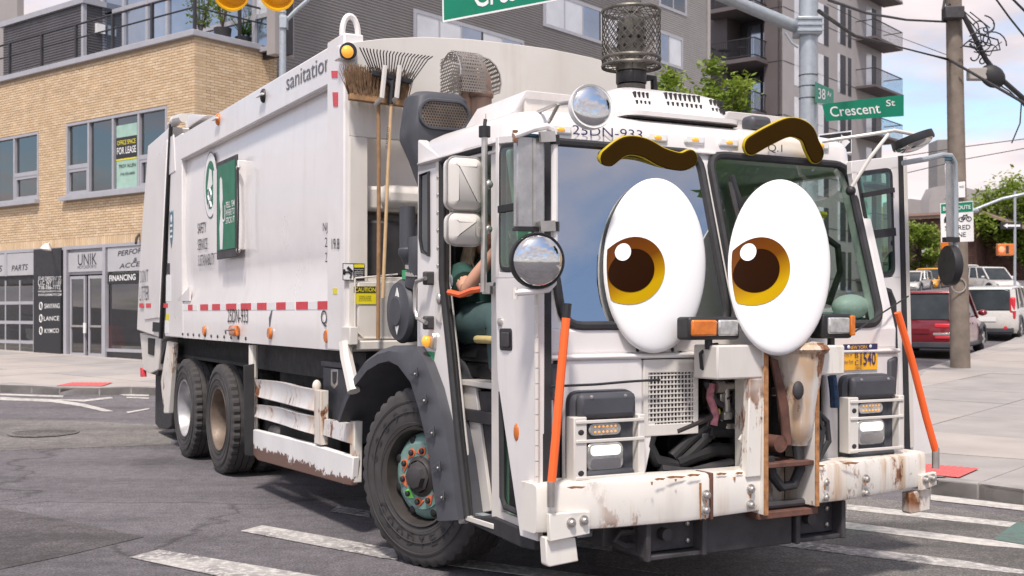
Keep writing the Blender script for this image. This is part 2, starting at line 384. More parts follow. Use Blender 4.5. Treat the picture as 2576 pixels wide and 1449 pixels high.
def txt(name, s_, mat, parent, o, xe, ue, shear=0, thick=.0015, bold=0):
    """lettering fitted into the parallelogram o, o->xe (baseline), o->ue (height)"""
    cu = bpy.data.curves.new('tmp', 'FONT'); cu.body = s_; cu.extrude = 0; cu.shear = shear; cu.offset = bold; cu.resolution_u = 3
    ob = bpy.data.objects.new('tmp', cu); col.objects.link(ob)
    bpy.context.view_layer.update(); dg = bpy.context.evaluated_depsgraph_get()
    me = bpy.data.meshes.new_from_object(ob.evaluated_get(dg)); bpy.data.objects.remove(ob); bpy.data.curves.remove(cu)
    xs = [v.co.x for v in me.vertices]; ys = [v.co.y for v in me.vertices]
    x0, x1, y0, y1 = min(xs), max(xs), min(ys), max(ys)
    o, X, U = Vector(o), Vector(xe) - Vector(o), Vector(ue) - Vector(o)
    for v in me.vertices: v.co = o + X * ((v.co.x - x0) / (x1 - x0)) + U * ((v.co.y - y0) / (y1 - y0))
    me.name = name; me.materials.clear(); me.materials.append(mat)
    r = bpy.data.objects.new(name, me); col.objects.link(r); r.parent = parent
    return r
# ================================================================== GROUND, ROADS, PAVEMENTS
UA, UB = Vector((.782, -.624)), Vector((.624, .782))     # the two street directions
g = MB(); ys = [-80, -20, 0, 13, 35, 60, 110, 300, 900]; xs = [-500, -100, -30, 0, 30, 100, 500]
for y0, y1 in zip(ys, ys[1:]):
    for x0, x1 in zip(xs, xs[1:]): g.face([(x0, y0, gz(y0)), (x1, y0, gz(y0)), (x1, y1, gz(y1)), (x0, y1, gz(y1))])
tag(g.build('road', m_asph), kind='structure')
def clip(poly, f):
    out_ = []
    for i in range(len(poly)):
        a, b_ = poly[i], poly[(i + 1) % len(poly)]; fa, fb_ = f(a), f(b_)
        if fa >= 0: out_.append(a)
        if fa * fb_ < 0: k = fa / (fa - fb_); out_.append((a[0] + (b_[0] - a[0]) * k, a[1] + (b_[1] - a[1]) * k))
    return out_
def drape(q, poly, top, bot):
    """flat piece following the terrain, kinked where the grade begins"""
    for part in (clip(poly, lambda p: 13 - p[1]), clip(clip(poly, lambda p: p[1] - 13), lambda p: 35 - p[1]), clip(poly, lambda p: p[1] - 35)):
        if len(part) > 2: q.prism([Vector((x, y, gz(y) + bot)) for x, y in part], (0, 0, top - bot))
    return q
def flat(name, mat, pts, h, kind='structure'):
    return tag(drape(MB(), [tuple(gnd(*p, h)[:2]) for p in pts], h, h - .003).build(name, mat), kind=kind)
def xy(v): return (v[0], v[1])
def pavement(poly, slab, mats, o2, far):
    base = tag(drape(MB(), poly, .118, -.05).build('pavement', m_curb), kind='structure')
    cx0, cy0 = o2; n = 0
    us = [((p[0] - cx0) * UA.x + (p[1] - cy0) * UA.y, (p[0] - cx0) * UB.x + (p[1] - cy0) * UB.y) for p in poly]
    for i in range(int(min(u_[0] for u_ in us) // slab), int(max(u_[0] for u_ in us) // slab) + 1):
        for j in range(int(min(u_[1] for u_ in us) // slab), int(max(u_[1] for u_ in us) // slab) + 1):
            cell = poly
            for ax, v, sg in ((UA, i * slab + .008, 1), (UA, (i + 1) * slab - .008, -1), (UB, j * slab + .008, 1), (UB, (j + 1) * slab - .008, -1)):
                cell = clip(cell, lambda p: sg * ((p[0] - cx0) * ax.x + (p[1] - cy0) * ax.y - v))
                if len(cell) < 3: break
            if len(cell) < 3 or min(p[1] for p in cell) > far or n > 290: continue
            n += 1; drape(MB(), cell, .132 + random.uniform(-.003, .003), .1).build('paving_slab', random.choice(mats), base)
    return base
def kerb(pts):
    q = MB()
    for a, b_ in zip(pts, pts[1:]):
        a, b_ = Vector(a), Vector(b_); d = (b_ - a).normalized(); nn = Vector((-d.y, d.x)) * .15
        drape(q, [tuple(a), tuple(b_), tuple(b_ + nn), tuple(a + nn)], .137, -.05)
    return tag(q.build('kerb', m_curb, None, .01), kind='structure')
A_ = Vector(xy(gnd(300, 915))); tt = 0
k_ = (490 - CX) / F; tt = (k_ * A_.y - A_.x) / (UA.x - k_ * UA.y); CORN = A_ + UA * tt      # corner of the brick building
lc = [Vector(xy(gnd(px, py, .13))) for px, py in ((0, 968), (80, 970), (150, 974), (250, 975), (330, 973))]
lc = [lc[0] - UA * 25] + lc; lc += [lc[-1] + UA * .8 + UB * .3, lc[-1] + UA * 1.3 + UB * 1.2, lc[-1] + UA * 1.4 + UB * 3]; lc += [lc[-1] + UB * 60]
lpoly = [tuple(p) for p in lc] + [tuple(lc[-1] - UA * 6), tuple(CORN + UB * 5 - UA * .5), tuple(CORN + UB * 4 - UA * 40)]
pavement(lpoly, 1.5, [m_conc, m_conc, m_conc2], tuple(lc[3]), 34); kerb([tuple(p) for p in lc])
rc_ = [Vector(xy(gnd(px, py, .13))) for px, py in ((2308, 934), (2250, 985), (2225, 1040), (2225, 1095), (2255, 1165), (2340, 1205), (2460, 1216), (2576, 1231), (2750, 1272))]
rc_ = [rc_[0] + UB * 4 + Vector((-.25, .0)), ] + rc_; rc_[0] = rc_[1] + Vector((.5, .866)) * 60
rpoly = [tuple(p) for p in rc_] + [tuple(rc_[-1] + UA * 12), tuple(rc_[-1] + UA * 12 + UB * 60)]
pavement(rpoly, 1.9, [m_conc, m_conc2, m_conc2, m_conc], tuple(rc_[7]), 40); kerb([tuple(p) for p in rc_])
def tactile(name, pts, label):
    base = flat(name, m_tact, pts, .145); P = [gnd(*p, .145) for p in pts]; q = MB(); nn = 9
    for i in range(nn):
        for j in range(nn):
            s_, t_ = (i + .5) / nn, (j + .5) / nn; c = (P[0] * (1 - s_) + P[1] * s_) * (1 - t_) + (P[3] * (1 - s_) + P[2] * s_) * t_
            q.lathe([(.02, 0), (.016, .007), (.001, .008)], c + Vector((0, 0, .0)), (0, 0, 1), 6)
    tag(q.build('warning_domes', m_tact, base), kind='stuff')
tactile('tactile_paving', [(2318, 1166), (2462, 1178), (2412, 1200), (2300, 1190)], '')
tactile('tactile_paving', [(180, 962), (283, 962), (255, 971), (140, 970)], '')
# painted markings
for pts, mm in (([(2341, 1244), (2576, 1271), (2576, 1284), (2341, 1257)], m_line), ([(2130, 1268), (2557, 1314), (2540, 1325), (2130, 1281)], m_line),
                ([(2120, 1312), (2496, 1358), (2576, 1371), (2576, 1379), (2478, 1371), (2120, 1328)], m_line), ([(1950, 1352), (2168, 1379), (2398, 1406), (2576, 1434), (2576, 1443), (2378, 1423), (2168, 1399), (1950, 1370)], m_linew),
                ([(660, 1321), (800, 1345), (1000, 1382), (1000, 1407), (960, 1402), (606, 1335)], m_linew), ([(400, 1382), (620, 1418), (820, 1452), (620, 1462), (560, 1450), (326, 1401)], m_linew),
                ([(850, 1272), (930, 1285), (930, 1300), (832, 1285)], m_linew), ([(1180, 1408), (1560, 1455), (1500, 1470), (1120, 1420)], m_linew), ([(1300, 1340), (1700, 1385), (1690, 1402), (1290, 1356)], m_linew)):
    flat('crosswalk_stripe', mm, pts, .008)
for pts in ([(40, 983.5), (258, 987), (256, 989.5), (36, 986)], [(0, 990), (160, 995), (158, 999), (0, 993.5)], [(280, 983), (320, 991), (375, 992), (375, 996), (318, 996), (278, 987)], [(0, 998), (60, 1002), (135, 1004), (215, 1016), (285, 1034), (262, 1035), (205, 1022), (130, 1011), (0, 1006)],
            [(120, 1004), (210, 1005), (280, 998), (284, 1002), (212, 1010)], [(320, 998), (375, 1000), (375, 1003), (318, 1001)], [(318, 1036), (376, 1026), (376, 1029), (322, 1039)]): flat('lane_marking', m_line, pts, .008)
flat('bike_lane', m_bike, [(2557, 1312), (2700, 1330), (2700, 1390), (2498, 1356)], .006)
flat('asphalt_patch', m_asphd, [(-40, 1268), (180, 1312), (362, 1350), (180, 1394), (-40, 1440)], .004)
flat('asphalt_patch', m_asphl, [(-60, 1052), (250, 1060), (440, 1072), (430, 1118), (150, 1128), (-60, 1136)], .004)
flat('asphalt_patch', m_asphl, [(1500, 1340), (1750, 1366), (2100, 1240), (2576, 1300), (2700, 1320), (2700, 1500), (2100, 1500), (1500, 1420)], .0035)
c = gnd(110, 1091); mh = bpy.data.objects.new('manhole_cover', None); col.objects.link(mh); mh.location = c
tag(mh, 'round iron manhole cover set in the pale asphalt at left', 'manhole cover')
MB().lathe([(.42, .004), (.42, .016), (.385, .016), (.385, .012)], (0, 0, 0), (0, 0, 1), 36, False).build('rim', m_asphl, mh); MB().lathe([(.383, .004), (.383, .012), (.001, .012)], (0, 0, 0), (0, 0, 1), 36).build('lid', m_asphl, mh)
for i in range(-5, 6): h = math.sqrt(.36 ** 2 - (i * .065) ** 2); MB().box(i * .065 - .012, -h, .012, i * .065 + .012, h, .018).build('rib', m_asphl, mh)
# ================================================================== BRICK SHOP BUILDING
AA = math.atan2(UA.y, UA.x)
BA = Frame('brick_building', (CORN.x, CORN.y, gz(CORN.y) + .10), AA); ba = BA.e
tag(ba, 'tan brick corner building with motorcycle shop below and glazed terrace storey above', 'building')
def ha(px, py, y=0.0): return BA.hit(px, py, 'y', y)
def hx(px, py, x=0.0): return BA.hit(px, py, 'x', x)
ZP = ha(250, 148).z; ZB = ha(200, 618).z; XL = -16.0; DB = hx(697, 200).y
W1 = (ha(0, 400).x - 1.2, ha(98, 400).x, ha(50, 507).z, ha(50, 340).z); W2 = (ha(168, 400).x, ha(421, 400).x, ha(280, 483).z, ha(280, 292).z)
wins = (W1, W2); bk = MB(); zc = ZB
def band(x0, x1, z0, z1): bk.box(x0, .015, z0, x1, .3, z1)
band(XL, 0, W2[3], ZP); band(XL, 0, ZB, min(W1[2], W2[2])); zlo = min(W1[2], W2[2])
band(XL, W1[0], zlo, W2[3]); band(W1[1], W2[0], zlo, W2[3]); band(W2[1], 0, zlo, W2[3]); band(W1[0], W1[1], W1[3], W2[3]) if W1[3] < W2[3] else None
bk.box(-.29, .3, -.3, -.015, DB, ZP)
bk.build('backing_wall', m_mortar, ba)
ir = MB(); ir.box(XL, 1.7, -.4, -.3, 1.8, ZP); ir.box(XL, .3, ZB - .15, -.3, 1.7, ZB + .1); ir.box(XL, .3, ZP - .1, -.3, 1.7, ZP - .02); ir.box(XL, .13, -.45, -.3, 1.7, -.02); ir.build('interior', m_room, ba)
BL, BH = .205, .062; bm3 = [MB().box(0, -.004, 0, BL - .012, .03, BH - .011).mesh('brick', mm) for mm in (m_brick, m_brickb, m_brickc)]
bmB = [MB().box(-.03, 0, 0, .004, BL - .012, BH - .011).mesh('brick', mm) for mm in (m_brick, m_brickb, m_brickc)]
cand = []; r_ = 0; z = ZB + .2
def course(lo_, hi_, off, z0):
    """brick spans of one course, cut at the corner and at the openings"""
    x = hi_ - off; sp = []
    if off > 0: sp.append((x, hi_))
    while x > lo_: sp.append((x - BL, x)); x -= BL
    return sp
while z < ZP - .08:
    for a, b_ in course(-11.5, 0.0, BL * .5 if r_ % 2 else 0, z):
        segs = [(a, b_)]
        for w_ in wins:
            if z + BH > w_[2] - .10 and z < w_[3] + .004: segs = [q for s0, s1 in segs for q in ((s0, min(s1, w_[0])), (max(s0, w_[1]), s1)) if q[1] - q[0] > .03]
        for s0, s1 in segs: cand.append((abs(s1), 0, s0, z, s1 - s0))
    y = 0.004 if r_ % 2 else .004 - BL * .5
    while y < DB - .02:
        y0 = max(y, .004); y1 = min(y + BL, DB); cand.append((y0 * 1.2, 1, y0, z, y1 - y0)); y += BL
    z += BH; r_ += 1
for i in range(160): cand.append((99, 2, -.085 * (i + 1), ZB, .085))       # soldier course over the shopfront
vis = [c for c in cand if c[0] < 3.4 and abs(c[4] - BL) < 1e-4 and c[3] > ha(490, 300).z * .93]; random.shuffle(vis); vis = set(vis[:295])
rest = MB(); mi = []
for c in cand:
    k = random.choice((0, 0, 0, 1, 2, 2))
    if c in vis:
        if c[1] == 0: inst(bm3[k], 'brick', ba, (c[2], random.uniform(-.002, .002), c[3]))
        else: inst(bmB[k], 'brick', ba, (random.uniform(-.002, .002), c[2], c[3]))
    else:
        d = random.uniform(-.006, -.002); wd = c[4] - (.012 if c[4] > .06 else .004)
        if c[1] == 0: rest.box(c[2], d, c[3], c[2] + wd, .03, c[3] + BH - .011)
        elif c[1] == 1: rest.box(-.03, c[2], c[3], -d, c[2] + wd, c[3] + BH - .011)
        else: rest.box(c[2], d, c[3], c[2] + .075, .03, c[3] + .19)
        mi += [k] * 6
ro_ = rest.build('brickwork', [m_brick, m_brickb, m_brickc], ba, recalc=False); ro_.data.polygons.foreach_set('material_index', mi); tag(ro_, kind='stuff')
def bbox(name, mat, *c, parent=ba, bev=0): return MB().box(*c).build(name, mat, parent, bev)
bbox('parapet_coping', m_frame, XL, -.09, ZP, .06, .3, ZP + .13, bev=.01); bbox('parapet_coping', m_frame, -.3, .3, ZP, .06, DB, ZP + .13, bev=.01)
# punched windows
def window(w_, cols, splits, par=ba, sash=(), gmat=m_shopglass):
    x0, x1, z0, z1 = w_; f = MB(); t_ = .06
    f.box(x0, -.02, z0, x1, .10, z0 + t_); f.box(x0, -.02, z1 - t_, x1, .10, z1); f.box(x0, -.02, z0 + t_, x0 + t_, .10, z1 - t_); f.box(x1 - t_, -.02, z0 + t_, x1, .10, z1 - t_)
    for s_ in splits: xm = x0 + (x1 - x0) * s_; f.box(xm - .035, -.015, z0 + t_, xm + .035, .10, z1 - t_)
    fr_ = f.build('window', m_frame, par); ed = [0] + list(splits) + [1]
    for i in range(len(ed) - 1):
        a, b_ = x0 + (x1 - x0) * ed[i] + .03, x0 + (x1 - x0) * ed[i + 1] - .03
        MB().box(a, .05, z0 + .04, b_, .06, z1 - .04).build('pane', gmat, fr_)
        if i in sash: zm = z0 + (z1 - z0) * .40; MB().box(a, -.01, zm - .05, b_, .08, zm + .05).build('sash_rail', m_frame, fr_); MB().frame([Vector((p, .0, q)) for p, q in ((a, z0 + .05), (b_, z0 + .05), (b_, zm - .05), (a, zm - .05))], [Vector((p, .0, q)) for p, q in ((a + .07, z0 + .12), (b_ - .07, z0 + .12), (b_ - .07, zm - .12), (a + .07, zm - .12))], (0, .06, 0)).build('sash', m_frame, fr_)
    MB().box(x0 - .12, -.14, z0 - .10, x1 + .04, .02, z0).build('sill', m_frame, fr_); return fr_
window(W1, 2, [.30, .62], sash=(2,)); w2 = window(W2, 4, [.235, .485, .735], sash=(0, 3))
# letting poster inside the third light
px0, px1 = W2[0] + (W2[1] - W2[0]) * .51, W2[0] + (W2[1] - W2[0]) * .71; ph = W2[3] - W2[2]
ps = bbox('letting_poster', M('pale_green_poster', (.33, .50, .42), .4, 0, .15, 4), px0, .02, W2[2] + .03 * ph, px1, .035, W2[2] + .86 * ph)
bbox('poster_band', m_ink, px0, .012, W2[2] + .42 * ph, px1, .0195, W2[2] + .70 * ph, parent=ps); bbox('poster_band', m_caution, px0, .012, W2[2] + .40 * ph, px1, .0195, W2[2] + .42 * ph, parent=ps)
def atxt(s_, mat, x0, x1, z0, z1, y, par=ba, **k): return txt('lettering', s_, mat, par, (x0, y, z0), (x1, y, z0), (x0, y, z1), **k)
pw = px1 - px0
for s_, f0, f1, a, b_, mm in (('OFFICE SPACE', .60, .66, .05, .95, m_caution), ('FOR LEASE', .48, .57, .04, .97, m_paper), ('TROY ALLEN', .30, .345, .12, .95, m_ink), ('718-555-0404', .20, .235, .2, .9, m_ink)): atxt(s_, mm, px0 + a * pw, px0 + b_ * pw, W2[2] + f0 * ph, W2[2] + f1 * ph, .010, ps, bold=.01)
# shopfront
zt = ZB - .02
bbox('shopfront_head', m_frame, XL, -.03, zt - .06, -.01, .10, zt + .02)
def X(px, py=760): return ha(px, py).x
def Z(px, py): return ha(px, py).z
pier = bbox('sign_pier', m_trim, X(90), -.06, -.45, X(159), .12, zt - .01)
for z0, z1, sz in ((Z(125, 745), Z(125, 693), 0), (Z(125, 823), Z(125, 750), 0), (Z(125, 898), Z(125, 826), 0)): bbox('pier_panel', m_ink, X(92), -.066, z0, X(157), -.0605, z1, parent=pier)
for s_, y0, y1, a, b_ in (('37-43 CRESCENT ST.', 706, 696, 96, 155), ('L.I.C. NY 11101', 717, 707, 96, 153), ('718-786-7772', 728.5, 718.5, 97, 152), ('INFO@UNIKMOTO.COM', 736.5, 731, 96, 154), ('WWW.UNIKMOTO.COM', 745, 739, 96, 154), ('SANYANG', 776, 764, 112, 150), ('LANCE', 807, 796, 110, 149), ('KYMCO', 838, 827, 112, 148)):
    txt('lettering', s_, m_paper, pier, ha(a, y0, -.068), ha(b_, y0 - 1, -.068), ha(a, y1, -.068), bold=.004)
for py in (770, 801, 832):
    c = ha(103, py, -.068); MB().tube([c + Vector((.06 * math.cos(2 * math.pi * k / 20), 0, .09 * math.sin(2 * math.pi * k / 20))) for k in range(20)], .014, 5, True).build('round_logo', m_paper, pier)
MB().prism([ha(93, 896, -.072), ha(118, 898, -.075), ha(125, 903, -.09), ha(132, 899, -.075), ha(157, 896, -.072), ha(157, 893, -.07), ha(93, 893, -.07)], (0, .003, 0)).build('torn_edge', m_paper, pier)
# left: roller door with sign band
sb = bbox('sign_band', m_signgrey, X(-120), -.02, Z(40, 693), X(86), .05, zt - .07)
bbox('band_mullion', m_frame, X(14), -.035, Z(14, 695), X(20), -.02, zt - .06, parent=sb); txt('lettering', 'PARTS', m_ink, sb, ha(29, 683, -.024), ha(70, 679, -.024), ha(29, 668, -.024), shear=.2, bold=.008); txt('lettering', 'SALES', m_ink, sb, ha(-44, 687, -.024), ha(6, 683, -.024), ha(-44, 672, -.024), shear=.2, bold=.008)
rd = bbox('glazed_roller_door', m_trim, X(-120), .03, Z(40, 714), X(86), .08, Z(40, 694))
zl = [Z(40, v) for v in (908, 860, 811, 762, 715)]
for i in range(4):
    bbox('door_rail', m_frame, X(-120), .0, zl[i] - .04, X(86), .028, zl[i] + .04, parent=rd)
    for a, b_ in ((-40, 12), (14, 48), (50, 84)): bbox('pane', m_shopglass, X(a), .012, zl[i] + .045, X(b_) - .02, .024, zl[i + 1] - .045, parent=rd)
for a in (13, 49, 84): bbox('door_stile', m_frame, X(a) - .025, .004, -.4, X(a) + .025, .029, zl[4] + .1, parent=rd)
# middle: door with transom
un = bbox('entrance', m_frame, X(164), .06, Z(215, 690), X(266), .10, zt - .06)
for a, b_ in ((163, 170), (261, 268)): bbox('jamb', m_frame, X(a), -.04, -.45, X(b_), .059, zt - .06, parent=un)
tp = bbox('transom_sign', m_signgrey, X(172), .0, Z(215, 683), X(260), .05, Z(215, 634), parent=un); txt('lettering', 'UNIK', m_ink, un, ha(196, 668, -.004), ha(243, 665, -.004), ha(196, 640, -.004)); txt('lettering', 'MOTORSPORTS', m_inkgrey, un, ha(195, 677, -.004), ha(242, 674, -.004), ha(195, 669, -.004))
for a, b_ in ((174, 212), (220, 257)):
    d_ = MB(); x0, x1, z0, z1 = X(a), X(b_), Z(210, 905), Z(210, 694)
    d_.frame([Vector((p, .02, q)) for p, q in ((x0, z0), (x1, z0), (x1, z1), (x0, z1))], [Vector((p, .02, q)) for p, q in ((x0 + .06, z0 + .16), (x1 - .06, z0 + .16), (x1 - .06, z1 - .07), (x0 + .06, z1 - .07))], (0, .05, 0)); df = d_.build('door', m_frame, ba)
    bbox('pane', m_shopglass, x0 + .05, .04, z0 + .15, x1 - .05, .048, z1 - .06, parent=df); bbox('push_bar', m_steel, x0 + .05, -.0, Z(210, 823), x1 - .05, .019, Z(210, 818), parent=df)
bbox('door_pull', m_paper, X(212), -.03, Z(214, 838), X(217), .0, Z(214, 812))
# right: display window
rs = bbox('sign_band', m_signgrey, X(271), -.005, Z(310, 682), X(520), .05, zt - .07)
txt('lettering', 'PERFORMANCE', m_ink, rs, ha(296, 645, -.01), ha(420, 626, -.01), ha(296, 632, -.01), shear=.2, bold=.006); txt('lettering', '&', m_ink, rs, ha(335, 659, -.01), ha(345, 657.5, -.01), ha(335, 649, -.01), shear=.2); txt('lettering', 'ACCESSORIES', m_ink, rs, ha(300, 676, -.01), ha(424, 660, -.01), ha(300, 664, -.01), shear=.2, bold=.006)
dw = bbox('display_window', m_shopglass, X(271), .05, Z(310, 882), X(520), .06, Z(310, 684))
bbox('window_frame', m_frame, X(266), .0, Z(310, 886), X(520), .049, Z(310, 878), parent=dw); bbox('pane_mullion', m_frame, X(440), .0, Z(310, 882), X(446), .049, Z(310, 714), parent=dw); bbox('fascia', m_ink, X(271), .0, Z(310, 714), X(520), .045, Z(310, 686), parent=dw)
txt('lettering', 'FINANCING', m_paper, dw, ha(275, 708, -.004), ha(341, 704, -.004), ha(275, 693, -.004), bold=.015); bbox('stall_riser', m_trim, X(267), .01, -.45, X(520), .12, Z(310, 886), parent=dw)
lamp = MB(); lamp.tube([ha(125, 620, -.0), ha(124, 612, -.2), ha(118, 616, -.42)], .02, 6); lamp.lathe([(.05, 0), (.12, .1), (.13, .14)], ha(118, 614, -.42), (0, -.2, -1), 14); lamp.build('gooseneck_lamp', m_paper, ba)
lamp = MB(); lamp.tube([ha(350, 590, 0), ha(344, 598, -.3), ha(342, 612, -.5)], .03, 6); lamp.build('gooseneck_lamp', m_trim, ba)
# scooters and stock standing inside the shop
def scooter(label, x, y, paintm, s_=1):
    e = bpy.data.objects.new('scooter', None); col.objects.link(e); e.matrix_world = BA.Mi.inverted() @ Matrix.Translation((x, y, -.02)); tag(e, label, 'scooter')
    for dx in (-.55, .55): MB().lathe([(.12, -.05), (.2, -.06), (.24, -.03), (.24, .03), (.2, .06), (.12, .05)], (dx, 0, .24), (0, 1, 0), 20).build('wheel', m_rubber, e)
    MB().prism([Vector((-.75, -.12, .45)), Vector((-.2, -.12, .28)), Vector((.25, -.12, .25)), Vector((.42, -.12, .85)), Vector((.34, -.12, .88)), Vector((.15, -.12, .38)), Vector((-.1, -.12, .42)), Vector((-.25, -.12, .72)), Vector((-.8, -.12, .75))], (0, .24, 0)).build('body', paintm, e, .04)
    MB().box(-.8, -.14, .74, -.2, .14, .84).build('seat', m_black, e, .04); MB().tube([(.55, 0, .24), (.42, 0, .8), (.34, 0, 1.05)], .03, 8).build('fork', m_steel, e); MB().tube([(.28, -.34, 1.1), (.34, 0, 1.05), (.28, .34, 1.1)], .018, 8).build('handlebar', m_black, e); MB().ell((.42, 0, .95), (.07, .09, .09), 12, 8).build('headlamp', m_lens, e)
scooter('black scooter behind the right display window of the shop', X(318), .9, m_black); scooter('white scooter standing behind the glazed roller door', X(30), .9, m_whitecar); scooter('dark scooter deeper behind the roller door at left edge', X(-30), 1.1, m_under)
for px_, wd, hgt_, mm, lab in ((286, .22, .35, m_paper, 'white carton at the foot of the display window'), (238, .16, .55, m_red, 'red stock boxes stacked inside the entrance door')):
    o_ = MB().box(-wd, -wd, 0, wd, wd, hgt_); [o_.box(-wd * .8, -wd * .8, hgt_ + .005, wd * .8, wd * .8, hgt_ + .28)] if mm is m_red else None
    o_ = o_.build('carton', mm, None, .01); o_.matrix_world = BA.Mi.inverted() @ Matrix.Translation((X(px_), .55, -.02)); tag(o_, lab, 'box')
# terrace storey
YT = 1.75
def corr(name, mat, O_, U_, W_, H_, N_, par, pitch=.07, amp=.018):
    """horizontally ribbed cladding"""
    q = MB(); n = int(H_ / pitch); O_, U_, N_ = Vector(O_), Vector(U_).normalized(), Vector(N_); rg = []
    for i in range(n):
        for f_, a in ((0, 0), (.5, 0), (.62, 1), (.88, 1)): rg.append(O_ + Vector((0, 0, (i + f_) * pitch)) + N_ * amp * a)
    rg = [[p, p + U_ * W_] for p in rg]; q.loft(rg, False, False); return q.build(name, mat, par, ang=20)
zr = ZP + .1
cb = BA.hit(212, 150, 'y', 1.2); cbx = cb.x; x0 = BA.hit(9, 150, 'y', 1.2).x; y1 = BA.hit(373, 200, 'x', cbx).y; zt3 = BA.hit(150, 28, 'y', 1.2).z
bbox('terrace_box', m_sidingd, x0, 1.22, zr - .3, cbx - .02, y1, zt3); corr('ribbed_cladding', m_sidingd, (x0, 1.2, zr - .2), (1, 0, 0), cbx - x0, zt3 - zr + .2, (0, -1, 0), ba); corr('ribbed_cladding', m_sidingd, (cbx, 1.2, zr - .2), (0, 1, 0), y1 - 1.2, zt3 - zr + .2, (1, 0, 0), ba)
bbox('corner_trim', m_frame, cbx - .05, 1.14, zr - .2, cbx + .05, 1.24, zt3 + .1); bbox('box_cap', m_frame, x0 - .1, 1.1, zt3, cbx + .1, y1, zt3 + .14)
c = BA.hit(169, 48, 'x', cbx + .03) if False else BA.hit(250, 73, 'x', cbx + .02); bbox('vent_hood', m_paper, cbx + .0, c.y - .12, c.z - .12, cbx + .1, c.y + .12, c.z + .12)
bbox('side_wall', m_panell, x0 - 3, 1.6, zr - .3, x0 - .01, 1.8, zt3 + 3)
gx0, gx1 = BA.hit(300, 150, 'y', YT).x, BA.hit(690, 100, 'y', YT).x; gz1 = zt3 + 3.2
tw = bbox('glazing_back', m_trim, gx0, YT + .1, zr - .3, gx1 + .4, YT + .2, gz1)
cuts = [BA.hit(p, 100, 'y', YT).x for p in (258, 312, 371, 421, 492, 560, 640, 683)]; zrow = [zr - .1, BA.hit(400, 103, 'y', YT).z, BA.hit(450, 25, 'y', YT).z if False else BA.hit(400, 103, 'y', YT).z + 1.05, gz1]
for i in range(len(cuts) - 1):
    for j in range(3): bbox('pane', random.choice([m_skyglass, m_skyglass, m_paleglass]) if i > 1 else (m_shopglass if j == 0 else m_skyglass), cuts[i] + .03, YT + .03, zrow[j] + .03, cuts[i + 1] - .03, YT + .05, zrow[j + 1] - .03, parent=tw)
for x in cuts: bbox('mullion', m_frame, x - .05, YT - .03, zr - .2, x + .05, YT + .09, gz1, parent=tw)
for z in zrow[:3]: bbox('transom', m_frame, gx0 - .3, YT - .02, z - .05, gx1, YT + .08, z + .05, parent=tw)
bbox('corner_column', m_panell, cuts[-1] + .02, YT - .15, zr - .3, cuts[-1] + .30, YT + .4, gz1)
rl = MB(); rl.tube([(XL, -.0, ZP + .95), (.0, 0, ZP + .95), (0, DB + .4, ZP + .95)], .025, 6); rl.tube([(XL, 0, ZP + .62), (0, 0, ZP + .62), (0, DB + .4, ZP + .62)], .02, 6)
rl = rl.build('terrace_rail', m_trim, ba)
for i in range(9): MB().box(-.03 - 1.55 * i, -.03, ZP + .1, .03 - 1.55 * i, .03, ZP + .95).build('rail_post', m_trim, ba)
for y in (1.2, DB): MB().box(-.03, y - .03, ZP + .1, .03, y + .03, ZP + .95).build('rail_post', m_trim, ba)
# ================================================================== GREY RIBBED BUILDING
GB = Frame('ribbed_grey_building', (CORN.x + UB.x * (DB + .05) - UA.x * .25, CORN.y + UB.y * (DB + .05) - UA.y * .25, gz(CORN.y + 3) + .1), math.atan2(UB.y, UB.x)); gb = GB.e
tag(gb, 'long grey corrugated metal building with ribbon windows behind the truck', 'building')
def hg(px, py, y=0.0): return GB.hit(px, py, 'y', y)
L2 = hg(1783, 200).x; LM = hg(1612, 60).x; HG = 17
corr('ribbed_cladding', m_siding, (0, 0, 3), (1, 0, 0), LM, HG - 3, (0, -1, 0), gb, .075, .02); corr('ribbed_cladding', m_sidingl, (LM + .06, 0, 3), (1, 0, 0), L2 - LM - .06, HG - 3, (0, -1, 0), gb, .075, .02)
q = MB(); q.box(0, .03, -.5, L2, 8, HG); q.build('wall_core', m_siding, gb); q = MB(); q.box(0, -.05, -.5, L2, .03, 3); q.build('base_wall', m_panell, gb)
MB().box(LM, -.04, 0, LM + .06, .02, HG).build('joint_cover', m_siding, gb); MB().box(L2 - .12, -.06, 0, L2 + .02, .1, HG).build('corner_trim', m_sidingl, gb)
def ribbon(x0, x1, z0, z1, n, gm):
    f = MB().frame([Vector((p, -.05, q)) for p, q in ((x0 - .1, z0 - .1), (x1 + .1, z0 - .1), (x1 + .1, z1 + .1), (x0 - .1, z1 + .1))], [Vector((p, -.05, q)) for p, q in ((x0, z0), (x1, z0), (x1, z1), (x0, z1))], (0, .06, 0)).build('window', m_frame, gb)
    for i in range(n):
        a, b_ = x0 + (x1 - x0) * i / n, x0 + (x1 - x0) * (i + 1) / n; MB().box(a + .03, -.035, z0, b_ - .03, -.022, z1).build('pane', random.choice(gm), f)
        if i: MB().box(a - .03, -.045, z0, a + .03, -.01, z1).build('mullion', m_frame if i % 3 else m_trim, f)
zw1, zw0 = hg(1045, 33).z, hg(1045, 132).z
ribbon(hg(1045, 60).x, hg(1310, 120).x, zw0, zw1, 5, [m_skyglass, m_paleglass]); dzf = 3.4
for px0_, px1_, n in ((1370, 1590, 5), (1648, 1712, 2)): ribbon(hg(px0_, 60).x, hg(px1_, 60).x, hg(1648, 148).z, hg(1648, 80).z, n, [m_skyglass, m_paleglass, m_paleglass])
ribbon(hg(1660, 20).x, hg(1722, 20).x, hg(1660, 10).z, hg(1660, 10).z + 1.7, 2, [m_trim, m_shopglass])
ribbon(hg(800, 60).x, hg(960, 60).x, zw1 + 1.9, zw1 + 3.6, 4, [m_skyglass])
